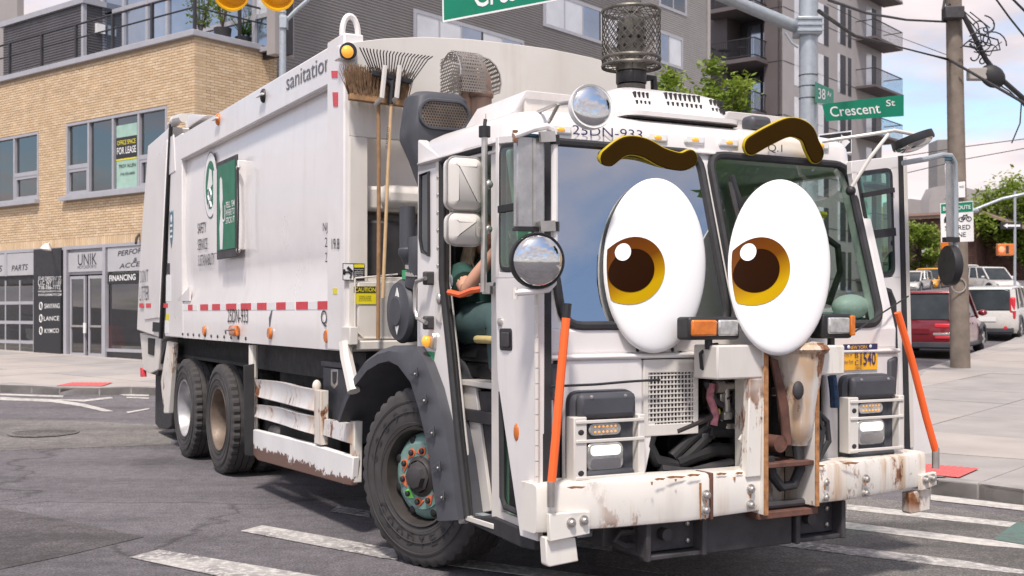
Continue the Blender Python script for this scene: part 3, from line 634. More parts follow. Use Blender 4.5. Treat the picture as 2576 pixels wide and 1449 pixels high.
ribbon(hg(1690, 280).x, hg(1735, 280).x, hg(1690, 300).z, hg(1690, 250).z, 2, [m_skyglass])
# ================================================================== APARTMENT TOWER
AC = at(1969, 787, 65); TB = Frame('apartment_tower', (AC.x, 65, gz(65)), AA); tb = TB.e
tag(tb, 'brown and pale grey apartment tower with steel balconies beside the ribbed building', 'building')
def ht(px, py, y=0.0): return TB.hit(px, py, 'y', y)
def hu(px, py, x=0.0): return TB.hit(px, py, 'x', x)
def tbx(name, mat, *c, parent=tb, bev=0): return MB().box(*c).build(name, mat, parent, bev)
x0, xa, xb = ht(1770, 200).x, ht(1829, 200).x, ht(1922, 200).x; HT = 27; yR = hu(2218, 200).y
tbx('front_panel', m_panel, x0 - 1, 0, 0, xa, .4, HT); tbx('front_panel', m_panel, xb, 0, 0, -.02, .4, HT); tbx('loggia_back', m_trim, xa, 1.6, 0, xb, 1.8, HT); tbx('loggia_side', m_panel, xa - .2, .4, 0, xa, 1.6, HT); tbx('loggia_side', m_panel, xb, .4, 0, xb + .2, 1.6, HT)
tbx('core', m_panel, x0 - 1, 1.8, 0, -.3, yR - .3, HT); tbx('side_wall', m_panell, -.3, 0, 0, 0, yR, HT); tbx('end_wall', m_panell, -6, yR - .3, 0, -.31, yR, HT)
zs = ht(1860, 163).z
for k in range(-6, 3):
    zf = zs + 3.0 * k
    if zf < 1 or zf > HT: continue
    sl_ = tbx('balcony_slab', m_panel, ht(1795, 160).x, -1.5, zf - .22, ht(1934, 160).x if False else xb + .25, 1.6, zf)
    bx0, bx1 = ht(1798, 160).x, xb + .15
    for zq in (zf + .1, zf + 1.05): tbx('rail', m_trim, bx0, -1.45, zq, bx1, -1.40, zq + .05, parent=sl_); tbx('rail', m_trim, bx1 - .05, -1.4, zq, bx1, -.0, zq + .05, parent=sl_); tbx('rail', m_trim, bx0, -1.4, zq, bx0 + .05, 0, zq + .05, parent=sl_)
    bal = MB()
    for i in range(28): xx = bx0 + (bx1 - bx0) * i / 27; bal.box(xx - .012, -1.435, zf, xx + .012, -1.415, zf + 1.06)
    for i in range(10): yy = -1.4 + .14 * i; bal.box(bx1 - .035, yy, zf, bx1 - .012, yy + .022, zf + 1.06); bal.box(bx0 + .012, yy, zf, bx0 + .035, yy + .022, zf + 1.06)
    tag(bal.build('baluster', m_trim, sl_), kind='stuff')
    for a, b_ in ((.22, .58), (.66, .84)): tbx('balcony_door', m_skyglass if k != 5 else m_paleglass, xa + (xb - xa) * a, 1.5, zf + .05, xa + (xb - xa) * b_, 1.56, zf + 2.5)
    tbx('panel_joint', m_trim, xb + .02, -.012, zf - .12, -.02, -.002, zf - .08); tbx('panel_joint', m_trim, x0 - 1, -.012, zf - .12, xa, -.002, zf - .08); tbx('panel_joint', m_trim, .002, .05, zf - .12, .012, yR, zf - .08)
    for p0, p1, dk in ((1998, 2009, m_paleglass), (2058, 2072, m_paleglass), (2072, 2084, m_trim), (2107, 2113, m_paleglass), (2113, 2127, m_trim), (2133, 2141, m_trim)):
        ya, yb = hu(p0, 200).y, hu(p1, 200).y; of = 0 if p0 < 2100 else .5
        tbx('window', dk, .003, ya, zf + .35 + of - 1.6, .02 if dk is m_trim else .012, yb, zf + 1.1 + of)
    ya, yb = hu(2152, 200).y, hu(2222, 200).y
    s2 = tbx('balcony_slab', m_panel, 0.003, ya, zf - .15, 1.3, yb, zf); tbx('balcony_door', m_paleglass, .003, hu(2178, 200).y, zf + .02, .03, hu(2192, 200).y, zf + 2.4); tbx('balcony_door', m_trim, .003, hu(2193, 200).y, zf + .02, .04, hu(2203, 200).y, zf + 2.4)
    bal = MB()
    for i in range(24): yy = ya + (yb - ya) * i / 23; bal.box(1.24, yy - .012, zf, 1.265, yy + .012, zf + 1.0)
    bal.box(1.22, ya, zf + 1.0, 1.28, yb, zf + 1.05); bal.box(0.02, ya, zf + 1.0, 1.22, ya + .05, zf + 1.05); bal.box(0.02, yb - .05, zf + 1.0, 1.22, yb, zf + 1.05); tag(bal.build('baluster', m_trim, s2), kind='stuff')
tf = MB(); pz_ = ht(1862, 150, -.9)
for dx in (-1.0, .1):
    tf.cyl((pz_.x + dx, -.9, zs + .7), (pz_.x + dx, -.9, zs + .73), .38 if dx < 0 else .25, 14)
    for s_ in (-1, 1): tf.tube([(pz_.x + dx - .2 * s_, -.9, zs), (pz_.x + dx + .2 * s_, -.9, zs + .7)], .02, 5)
tag(tf.build('bistro_set', m_trim), 'dark bistro table and stool on the middle tower balcony', 'table'); bpy.data.objects['bistro_set'].matrix_world = TB.Mi.inverted()
# ================================================================== BROWN HOUSE AND SKYLINE AT RIGHT
hc = at(2456, 787, 95); HS = Frame('brown_house', (hc.x, 95, gz(95)), AA); he = HS.e
tag(he, 'dark brown shingled house with flat cornice behind the parked cars', 'house')
def hh(px, py, y=0.0): return HS.hit(px, py, 'y', y)
zc_ = hh(2350, 542).z; xl = hh(2240, 600).x
q = MB(); q.box(xl, .05, -1, 0, 10, zc_); q.build('wall', m_redbrick, he)
sh_ = MB(); i = 0; z = 0
while z < zc_ - .1: sh_.prism([Vector((xl, .05, z)), Vector((xl, -.03, z)), Vector((xl, .04, z + .2))], (-xl, 0, 0)); z += .2
sh_.build('shingle_course', m_redbrick, he)
q = MB(); q.box(xl, -.4, zc_, .3, 10, zc_ + .22); q.box(xl, -.28, zc_ - .25, .2, 0, zc_); q.build('cornice', M('cornice_brown', (.30, .20, .16), .8), he)
q = MB(); q.prism([Vector((.3, -.4, zc_ + .22)), Vector((.3, 10, zc_ + .22)), Vector((4.5, 10, zc_ - 1.6)), Vector((4.5, -.4, zc_ - 1.6))], (0, 0, -.2)); q.build('side_roof', M('cornice_brown', (.26, .18, .15), .8), he)
q = MB(); q.box(0, 2.6, -1, 4.3, 9, zc_ - 1.7); q.build('wing', m_redbrick, he)
for p0, p1, p2, p3 in ((2317, 2344, 560 + 62, 700), (2262, 2290, 622, 700)):
    a, b_ = hh(p0, p2), hh(p1, p3); wq = MB().box(a.x, -.06, b_.z, b_.x, .06, a.z).build('window', m_trim, he); MB().box(a.x + .08, -.08, (a.z + b_.z) / 2 + .1, b_.x - .08, -.062, a.z - .1).build('pane', m_paleglass, wq); MB().box(a.x + .08, -.08, b_.z + .1, b_.x - .08, -.062, (a.z + b_.z) / 2 - .05).build('pane', m_shopglass, wq)
def block(name, label, pts, Y, mat, depth=8):
    P = [at(a, b_, Y) for a, b_ in pts]; base = Vector((P[0].x, Y, gz(Y))); o_ = MB().prism([p - base for p in P] , (0, depth, 0)).build(name, mat); o_.location = base; return tag(o_, label, 'building')
block('far_building', 'grey rooftop bulkhead block seen left of the utility pole', [(2358, 720), (2358, 352), (2394, 350), (2394, 720)], 140, m_siding, 3)
block('far_building', 'pale stepped rooftop building behind the brown house', [(2332, 720), (2338, 500), (2352, 470), (2386, 465), (2386, 470), (2430, 472), (2462, 480), (2470, 520), (2472, 720)], 135, m_panell, 3)
block('far_building', 'low pale grey skyline block on the right horizon', [(2440, 720), (2440, 478), (2700, 470), (2700, 720)], 190, m_panell, 20)
block('far_building', 'far pale parapet building showing above the brown house cornice', [(2240, 720), (2240, 505), (2290, 500), (2330, 505), (2330, 720)], 145, m_panell, 3)
block('far_building', 'tan low building closing the view left of the brown house', [(2000, 760), (2000, 520), (2262, 520), (2262, 760)], 150, m_brick, 10)

# neighbouring blocks just outside the frame, where the street walls go on
def neighbour(name, label, org, ang, L_, D_, H_, mat, face=-1):
    fr_ = Frame(name, (org[0], org[1], gz(org[1]) + .1), ang); e = fr_.e; tag(e, label, 'building')
    MB().box(0, 0, -1, L_, D_, H_).build('wall', mat, e); MB().box(-.1, -.15, H_, L_ + .1, D_ + .1, H_ + .25).build('cornice', m_frame, e, .02); MB().box(-.02, -.06, -1, L_ + .02, -.003, .6).build('plinth', m_curb, e)
    for j in range(int((H_ - .8) // 3.0)):
        for i in range(int(L_ // 2.4)):
            x, z = .7 + 2.4 * i, .9 + 3.0 * j; f = MB().frame([Vector((p, -.06, q)) for p, q in ((x, z), (x + 1.3, z), (x + 1.3, z + 1.6), (x, z + 1.6))], [Vector((p, -.06, q)) for p, q in ((x + .08, z + .08), (x + 1.22, z + .08), (x + 1.22, z + 1.52), (x + .08, z + 1.52))], (0, .08, 0)).build('window', m_frame, e)
            MB().box(x + .07, -.03, z + .07, x + 1.23, -.015, z + 1.53).build('pane', m_skyglass, f); MB().box(x - .08, -.16, z - .08, x + 1.38, -.004, z - .005).build('sill', m_curb, f)
pl = CORN - UA * 16.05; pl = pl - UA * 24
neighbour('corner_row_building', 'grey rendered row building continuing the street left of the brick building', (pl.x, pl.y), AA, 24, 9, 6.4, m_panell)
pr = rc_[-1] + UA * 4.0 + UB * 9.0
neighbour('side_street_building', 'tan row building set back behind the right sidewalk, out of frame', (pr.x + UB.x * 26, pr.y + UB.y * 26), math.atan2(-UB.y, -UB.x), 26, 9, 5.6, m_brick)
# ================================================================== THE TRUCK (x forward, y to its left, z up; origin under the front axle)
T = Frame('garbage_truck', (.474, 7.699, 0), math.atan2(-.880, .474)); tk = T.e
tag(tk, 'white six-wheeled sanitation truck crossing the intersection, right door folded open', 'truck')
def hs(px, py, y): return T.hit(px, py, 'y', y)
def hf(px, py, x): return T.hit(px, py, 'x', x)
def S(pts, y): return [hs(a, b, y) for a, b in pts]
def FR(pts, x): return [hf(a, b, x) for a, b in pts]
def box(name, mat, *c, parent=None, bev=.006): return MB().box(*c).build(name, mat, parent or tk, bev)
def stxt(name, s_, mat, y, ll, lr, ul, parent, **k): return txt(name, s_, mat, parent, hs(*ll, y), hs(*lr, y), hs(*ul, y), **k)
def ftxt(name, s_, mat, x, ll, lr, ul, parent, **k): return txt(name, s_, mat, parent, hf(*ll, x), hf(*lr, x), hf(*ul, x), **k)
# ---------------- collection body
ARC = [(-1.25, 3.40), (-1.0, 3.455), (-.7, 3.50), (-.35, 3.525), (0, 3.53), (.35, 3.525), (.7, 3.50), (1.0, 3.455), (1.25, 3.40)]
XB, XC, XR = -1.02, -1.385, -6.05        # bulkhead, rear of front column, rear end of side panel
pf = [(y, z) for y, z in ARC]
b = MB()
sec = [(-1.205, 1.80)] + [(-1.205 - .025 * math.sin(math.pi * i / 8), 1.80 + 1.36 * i / 8) for i in range(1, 8)] + [(-1.205, 3.17)]
full = [(-1.25, 1.285), (-1.25, 1.64)] + sec + [(-1.25, 3.165), (-1.25, 3.40)] + pf[1:-1] + [(1.25, 3.40), (1.25, 1.285)]
b.loft([[Vector((x, y, z)) for y, z in full] for x in (XC + .01, -3.0, -4.6, XR)])
body = b.build('hopper_body', m_white, tk, ang=25)
# top rail, columns, rear post
MB().box(XR, -1.275, 3.17, XC, -1.2, 3.44).build('top_rail', m_white, body, .012)
MB().prism([(-6.9, -1.262, 1.285), (XR, -1.262, 1.285), (XR, -1.262, 3.46), (-6.55, -1.262, 3.46)], (0, .10, 0)).build('rear_post', m_white, body, .01)
MB().box(XC, -1.285, 1.285, -1.04, -1.14, 3.47).build('front_column', m_white, body, .012)
MB().prism(S([(445, 757), (476, 722), (476, 757)], -1.262), (0, .02, 0)).build('ledge_gusset', m_white, body)
# bulkhead with arched head, recess and lower locker
blk = MB()
blk.prism([Vector((XB, y, z)) for y, z in [(-1.25, 2.76), (-1.25, 3.40)] + pf[1:-1] + [(1.25, 3.40), (1.25, 2.76)]], (-.05, 0, 0))
blk.box(XB - .05, -1.25, 1.285, XB, -1.12, 2.759); blk.box(XB - .05, -.3, 1.285, XB, 1.25, 2.759); blk.box(XB - .06, -1.12, 1.285, XB - .01, -.3, 1.80)
bulk = blk.build('bulkhead', m_white2, body, .004)
rec = MB(); rec.box(XB - .5, -1.14, 1.7, XB - .46, -.28, 2.8); rec.build('recess_back', m_under, bulk)
MB().box(XB - .46, -1.11, 2.26, XB - .08, -.31, 2.44).build('packer_rail', m_white2, bulk, .03)
MB().box(XB - .40, -1.0, 2.28, XB - .02, -.31, 2.45).build('packer_tank', m_white2, bulk, .06)
MB().box(XB - .46, -1.11, 1.80, XB - .1, -.31, 2.2).build('packer_blade', m_under, bulk, .02)
lk = MB(); lk.box(XB - .02, -1.20, 1.36, XB + .02, -.72, 1.77); lk.build('locker_door', m_white2, bulk, .012)
tl = MB(); tl.tube([hf(893, 700, XB + .025), hf(1000, 690, XB + .025)], .007, 6); tl.tube([hf(893, 700, XB + .025), hf(893, 830, XB + .025), hf(915, 850, XB + .025), hf(1000, 850, XB + .025)], .007, 6)
tl.build('locker_bead', m_white2, lk and bulk)
MB().box(XB, -1.22, 1.295, XB + .06, -.6, 1.36).build('tool_shelf', m_white2, bulk, .01)
# roof lifting eye and amber lamp box
ring = [Vector((-1.2 + .0 * k, -1.18 + .065 * math.cos(R(a)) * .9, 3.50 + .13 * math.sin(R(a)))) for k, a in enumerate(range(-10, 200, 15))]
MB().tube(ring, .022, 8).build('lifting_eye', m_white, body)
lb = MB().prism(FR([(853, 112), (897, 116), (897, 150), (853, 148)], -.99), (-.10, 0, 0)).build('lamp_box', m_white, body, .008)
MB().lathe([(.058, 0), (.058, .03), (.042, .032)], hf(874, 130, -.985), (1, 0, 0), 24).build('lamp_rim', m_black, lb)
MB().ell(hf(874, 130, -.95), (.03, .043, .043)).build('amber_lamp', m_amberlit, lb)
# tailgate
tg = MB()
to = S([(428, 318), (372, 366), (352, 640), (344, 830), (402, 850)], -1.25)
tg.prism(to, (0, 2.5, 0)); tgo = tg.build('tailgate', m_white, tk, .015)
MB().prism(S([(424, 325), (428, 318), (404, 852), (399, 852)], -1.266), (0, .03, 0)).build('seam_seal', m_rubber, tgo)
MB().tube(S([(428, 312), (424, 420), (416, 560), (411, 700), (403, 850)], -1.275), .012, 6).build('hydraulic_line', m_black, tgo)
MB().prism(S([(386, 400), (420, 350), (398, 800), (362, 805)], -1.264), (0, .02, 0)).build('side_skin', m_white, tgo, .02)
MB().prism(S([(428, 345), (436, 338), (440, 430), (425, 440)], -1.27), (0, .012, 0)).build('cover_plate', m_white, tgo, .003)
lt = MB().prism(S([(352, 838), (404, 850), (398, 930), (378, 940), (360, 930)], -1.2), (0, 2.4, 0)).build('tail_sill', m_white2, tgo, .01)
MB().prism(S([(384, 810), (402, 812), (401, 835), (383, 834)], -1.268), (0, .02, 0)).build('lamp_pocket', m_dark, tgo)
MB().prism(S([(372, 850), (388, 852), (386, 895), (372, 890)], -1.21), (0, .012, 0)).build('lamp_pocket', m_dark, tgo)
MB().prism(S([(352, 925), (357, 925), (359, 948), (353, 948)], -1.21), (0, .05, 0)).build('tail_lamp', m_red, tgo, .004)
hg = MB(); hg.tube(S([(430, 318), (445, 300), (462, 296)], -1.2), .05, 10); hg.ell(hs(440, 305, -1.2), (.09, .06, .06)); hg.build('top_hinge', m_white2, tgo)
MB().prism(S([(462, 285), (520, 290), (468, 325)], -1.05), (0, 1.9, 0)).build('top_wedge', m_white, tgo, .01)
# skirt bolts, reflective tape, side lamps
bolt = MB().lathe([(.016, 0), (.016, .008), (.006, .012)], (0, 0, 0), (0, -1, 0), 8).mesh('rivet', m_under)
for i in range(12): inst(bolt, 'rivet', body, (-6.3 + i * .245, -1.25, 1.325))
tape = [(442, 457), (472, 484), (503, 523), (533, 553), (568, 594), (605, 631), (646, 670), (694, 718), (744, 774), (798, 829)]
for a, c_ in tape:
    z0, z1 = 1.635, 1.575; A = hs(a, 760, -1.255); B = hs(c_, 760, -1.255)
    MB().box(A.x, -1.2535, z1, B.x, -1.249, z0).build('reflective_tape', m_red, body)
    MB().box(B.x, -1.2525, z1, B.x + (B.x - A.x) * .9, -1.249, z0).build('reflective_tape', m_paper, body)
for a, c_ in ((350, 359), (367, 379)): MB().prism(S([(a, 763), (c_, 763), (c_, 774), (a, 774)], -1.2675), (0, .004, 0)).build('reflective_tape', m_red, tgo)
MB().prism(S([(409, 763), (422, 763), (422, 774), (409, 774)], -1.2645), (0, .004, 0)).build('reflective_tape', m_red, body)
for pts in ([(833, 178), (848, 178), (848, 196), (834, 196)], [(836, 232), (849, 232), (849, 268), (838, 268)]):
    MB().prism(S(pts, -1.289), (0, .004, 0)).build('reflective_tape', m_red, body)
for (px, py, rx, rz) in ((515, 832, .05, .045), (680, 838, .05, .06), (824, 846, .05, .06)):
    p = hs(px, py, -1.256); MB().lathe([(rx, 0), (rx, .01), (rx * .85, .018)], p, (0, -1, 0), 20).build('side_reflector', m_amber, body)
p = hs(594, 832, -1.256); sm = MB().box(p.x - .12, -1.30, p.z - .05, p.x + .12, -1.25, p.z + .05).build('side_marker', m_amber, body, .025)
MB().tube([p + Vector((-.2, -.04, -.03)), p + Vector((-.15, -.06, .0)), p + Vector((.2, -.06, .02))], .008, 6).build('marker_guard', m_steel, sm)
for (px, py, mm) in ((549, 300, m_amber), (663, 241, m_ink)):
    p = hs(px, py, -1.28); q = MB().ell(p, (.05, .03, .06), 14, 8).build('rail_marker', mm, body); MB().box(p.x - .09, -1.325, p.z - .006, p.x + .09, -1.30, p.z + .008).build('marker_guard', m_paper, q)
# lettering and decals on the body
stxt('lettering', 'sanitation', m_inkgrey, -1.279, (720, 228), (829, 176), (720, 190), body)
for s_, ll, lr, ul in (('SAFETY', (497, 588), (518, 584), (497, 562)), ('SERVICE', (497, 630), (521, 627), (497, 602)), ('SUSTAINABILITY', (498, 670), (539, 665), (498, 642))):
    stxt('lettering', s_, m_ink, -1.2335, ll, lr, ul, body)
for s_, ll, lr, ul in (("DON'T", (353, 712), (372, 709), (353, 680)), ('LITTER', (351, 757), (374, 754), (351, 722))): stxt('lettering', s_, m_inkgrey, -1.269, ll, lr, ul, tgo)
stxt('lettering', '25DN-933', m_ink, -1.256, (572, 811), (623, 813), (572, 777), body)
stxt('lettering', 'Q.1', m_ink, -1.256, (807, 822), (834, 824), (807, 780), body)
stxt('lettering', '19.8', m_ink, -1.29, (834, 627), (853, 627), (834, 600), body)
for s_, y0, y1, xl in (('NJDS', 588, 560, 812), ('2025', 622, 597, 817), ('25DN', 660, 635, 818)): stxt('lettering', s_, m_ink, -1.2335, (xl, y0), (xl + 30, y0), (xl, y1), body)
# framed poster on the side
A, B = hs(543, 428, -1.27), hs(592, 625, -1.27)
pc = MB().box(hs(541, 440, -1.27).x, -1.29, hs(541, 638, -1.29).z, hs(604, 440, -1.27).x, -1.19, hs(575, 412, -1.29).z)
pb = pc.build('poster_case', m_white, body, .008)
x0, x1 = hs(544, 500, -1.3).x, hs(594, 500, -1.3).x; z0, z1 = 2.08, 2.93
pz = lambda px, py: hs(px, py, -1.296)
MB().box(x0, -1.2955, z0 - .03, x1, -1.28, z1 + .03).build('poster_frame', m_under, body, .004)
po = MB().box(x0 + .05, -1.299, z0 + .05, x1 - .05, -1.29, z1 - .01).build('poster_sheet', m_postergreen, body)
bot = MB(); xm = x0 + .30 * (x1 - x0)
bot.prism([Vector((xm - .10 * (x1 - x0) + dx * (x1 - x0), -1.3005, z0 + (z1 - z0) * f)) for dx, f in ((.0, .07), (.12, .07), (.16, .33), (.08, .5), (.14, .62), (.1, .82), (.04, .86), (-.01, .84), (-.02, .62), (.03, .48), (-.03, .3))], (0, .001, 0)).build('poster_figure', m_paper, po)
for i, s_ in enumerate(("TELL 'EM", 'WHERE TO', 'STICK IT')):
    f = .50 - .085 * i; txt('poster_lettering', s_, m_paper, po, (x0 + .50 * (x1 - x0), -1.3012, z0 + f * (z1 - z0)), (x0 + .93 * (x1 - x0), -1.3012, z0 + f * (z1 - z0)), (x0 + .50 * (x1 - x0), -1.3012, z0 + (f + .068) * (z1 - z0)), bold=.01)
txt('poster_lettering', 'U', m_paper, po, (x0 + .30 * (x1 - x0), -1.3012, z0 + .36 * (z1 - z0)), (x0 + .47 * (x1 - x0), -1.3012, z0 + .36 * (z1 - z0)), (x0 + .30 * (x1 - x0), -1.3012, z0 + .54 * (z1 - z0)))
MB().tube([(x1 + .10, -1.31, z1 - .1), (x1 + .115, -1.31, 2.5), (x1 + .09, -1.31, z0)], .008, 6).build('latch_rod', m_black, pb)
for zq in (z1 - .1, z0 + .02): MB().ell((x1 + .07, -1.30, zq), (.03, .02, .025), 10, 6).build('latch', m_steel, pb)
c = hs(538, 466, -1.2); ra, rb = .26, .33
def disc(name, mat, c, ra, rb, y, parent, n=28): return MB().prism([Vector((c.x + ra * math.cos(2 * math.pi * k / n), y, c.z + rb * math.sin(2 * math.pi * k / n))) for k in range(n)], (0, .001, 0)).build(name, mat, parent)
em = disc('round_emblem', m_inkgrey, c, ra, rb, -1.2335, body); disc('emblem_ring', m_paper, c, ra * .95, rb * .95, -1.2347, em); disc('emblem_field', m_postergreen, c, ra * .72, rb * .72, -1.2359, em)
MB().prism([Vector((c.x + dx * ra, -1.2371, c.z + dz * rb)) for dx, dz in ((-.45, -.1), (-.1, .5), (.2, .42), (.35, .0), (.0, -.1))], (0, .001, 0)).build('emblem_mark', m_paper, em)
wv = MB()
for sg in (-1, 1): wv.tube([Vector((c.x + .06 * sg * math.sin(k * .8), -1.2371, c.z - .04 - .03 * k)) for k in range(7)], .012, 4)
wv.build('emblem_mark', m_paper, em)
c = hs(431, 575, -1.264)
sh = MB().prism([Vector((c.x + dx, -1.2645, c.z + dz)) for dx, dz in ((-.09, .20), (-.03, .17), (0, .20), (.03, .17), (.09, .20), (.10, .05), (.07, -.1), (0, -.22), (-.07, -.1), (-.10, .05))], (0, .002, 0)).build('shield_decal', m_blue, body)
for dz in (.02, -.04, -.10): MB().box(c.x - .05, -1.2665, c.z + dz, c.x + .05, -1.2645, c.z + dz + .025).build('decal_line', m_paper, sh)
MB().ell((c.x, -1.265, c.z + .11), (.045, .002, .045), 12, 6).build('decal_star', m_paper, sh)
for pts, mm in (([(418, 692), (430, 692), (430, 758), (417, 758)], m_paper), ([(415, 806), (424, 806), (424, 838), (414, 838)], m_paper), ([(417, 790), (425, 790), (425, 806), (416, 806)], m_caution), ([(421, 662), (427, 662), (427, 690), (421, 690)], m_ink)):
    MB().prism(S(pts, -1.2645), (0, .002, 0)).build('small_label', mm, body)
MB().prism(S([(837, 725), (848, 725), (848, 740), (837, 740)], -1.2875), (0, .002, 0)).build('small_label', m_caution, body)
MB().prism(S([(676, 800), (682, 782), (685, 780), (681, 806), (679, 822), (677, 822)], -1.2525), (0, .002, 0)).build('small_label', m_inkgrey, body)
# caution plates on the column face
def fplate(name, mat, pts, x, parent): return MB().prism(FR(pts, x), (-.002, 0, 0)).build(name, mat, parent)
q = fplate('warning_plate', m_ink, [(862, 662), (917, 663), (917, 706), (862, 705)], XB + .006, bulk)
fplate('plate_field', m_paper, [(864, 664), (889, 665), (889, 704), (864, 703)], XB + .009, q); fplate('plate_field', m_caution, [(891, 665), (916, 665), (916, 673), (891, 673)], XB + .009, q)
kq = MB(); kq.tube(FR([(866, 684), (877, 684), (884, 690), (881, 699)], XB + .011), .006, 6); kq.tube(FR([(874, 672), (886, 684)], XB + .011), .010, 6); kq.ell(hf(866, 684, XB + .011), (.004, .012, .02), 10, 6); kq.build('plate_figure', m_ink, q)
for i, s_ in enumerate(('Stop Engine', 'and Remove', 'Ignition Key', 'Before Enter-', 'ing Body.')): ftxt('plate_lettering', s_, m_paper, XB + .009, (892, 680 + 5.3 * i), (914, 680 + 5.3 * i), (892, 676.3 + 5.3 * i), q)
q = fplate('caution_plate', m_caution, [(890, 720), (946, 720), (946, 765), (890, 765)], XB + .026, bulk)
fplate('plate_field', m_ink, [(890.5, 720.5), (945.5, 720.5), (945.5, 736), (890.5, 736)], XB + .029, q)
ftxt('plate_lettering', 'CAUTION', m_caution, XB + .031, (893, 734), (945, 734), (893, 723), q, bold=.012)
for i, s_ in enumerate(('STAND CLEAR', 'WHILE PANEL', 'IS IN MOTION')): ftxt('plate_lettering', s_, m_ink, XB + .029, (903, 747 + 5 * i), (934, 747 + 5 * i), (903, 743.5 + 5 * i), q)
hb = MB(); hb.prism(S([(858, 822), (880, 822), (880, 868), (858, 866)], -1.29), (0, .06, 0)); hb.build('post_bracket', m_white2, body, .006)
MB().tube(S([(868, 860), (872, 900), (884, 955), (890, 985)], -1.29), .045, 8).build('strut', m_white2, body)
# ---------------- chassis, wheels
ch = MB(); ch.box(-7.2, -.45, .75, 1.2, -.3, 1.05); ch.box(-7.2, .3, .75, 1.2, .45, 1.05); ch.build('chassis_rail', m_dark, tk)
MB().box(-7.0, -1.1, 1.05, -1.1, 1.2, 1.27).build('body_subframe', m_dark, tk)
MB().box(-3.5, -.98, .45, -1.95, -.9, 1.26).build('tank_panel', m_dark, tk, .01)
for x in (-4.70, -6.15, 0): MB().cyl((x, -1.0, .53), (x, 1.0, .53), .09, 12).build('axle', m_dark, tk)
MB().box(-1.0, -.7, .5, .9, .7, .95).build('gearbox', m_dark, tk, .03)
MB().box(-7.0, -1.1, 1.08, -3.9, -.5, 1.28).build('wheel_well', m_dark, tk)
def tyre_mesh(name, Ro, Ri, wd, lugs=40):
    """tread between v=-wd/2 and wd/2 along y, with circumferential grooves and shoulder lugs"""
    h = wd / 2; V = []; Fs = []
    prof = [(Ri, -h * .80), (Ri + .02, -h * .93), (Ri + .09, -h * 1.0), (Ro - .11, -h * 1.0), (Ro - .05, -h * .97), (Ro - .022, -h * .93), (Ro - .004, -h * .84)]
    gr = [-.42, 0, .42]; y = -h * .84
    for g in gr: prof += [(Ro, h * (g - .035)), (Ro - .016, h * (g - .025)), (Ro - .016, h * (g + .025)), (Ro, h * (g + .035))]
    prof += [(r, -v) for r, v in prof[6::-1]] if False else [(Ro - .004, h * .84), (Ro - .022, h * .93), (Ro - .05, h * .97), (Ro - .11, h), (Ri + .09, h), (Ri + .02, h * .93), (Ri, h * .80)]
    n = lugs * 3; m_ = len(prof)
    for k in range(n):
        a = 2 * math.pi * k / n; cut = (k % 3 == 0)
        for i, (r, v) in enumerate(prof):
            rr_ = r
            if cut and i in (5, 6, 7, m_ - 8, m_ - 7, m_ - 6): rr_ = r - .016
            if cut and 10 <= i <= m_ - 11 and (k // 3 + (i > m_ / 2)) % 2 == 0: rr_ = r - .007
            V.append((rr_ * math.cos(a), v, rr_ * math.sin(a)))
    for k in range(n):
        for i in range(m_ - 1):
            a, b_ = k * m_ + i, ((k + 1) % n) * m_ + i; Fs.append((a, a + 1, b_ + 1, b_))
    return MB().add(V, Fs).mesh(name, m_tyre, 28)
ty_f = tyre_mesh('tyre', .552, .292, .36); ty_r = tyre_mesh('tyre', .53, .292, .275)
def rings_on_wall(Ro, wd, rs):
    q = MB()
    for r in rs: q.tube([(r * math.cos(2 * math.pi * k / 64), -wd / 2 - .001, r * math.sin(2 * math.pi * k / 64)) for k in range(64)], .0035, 5, True)
    return q.mesh('sidewall_rib', m_tyre)
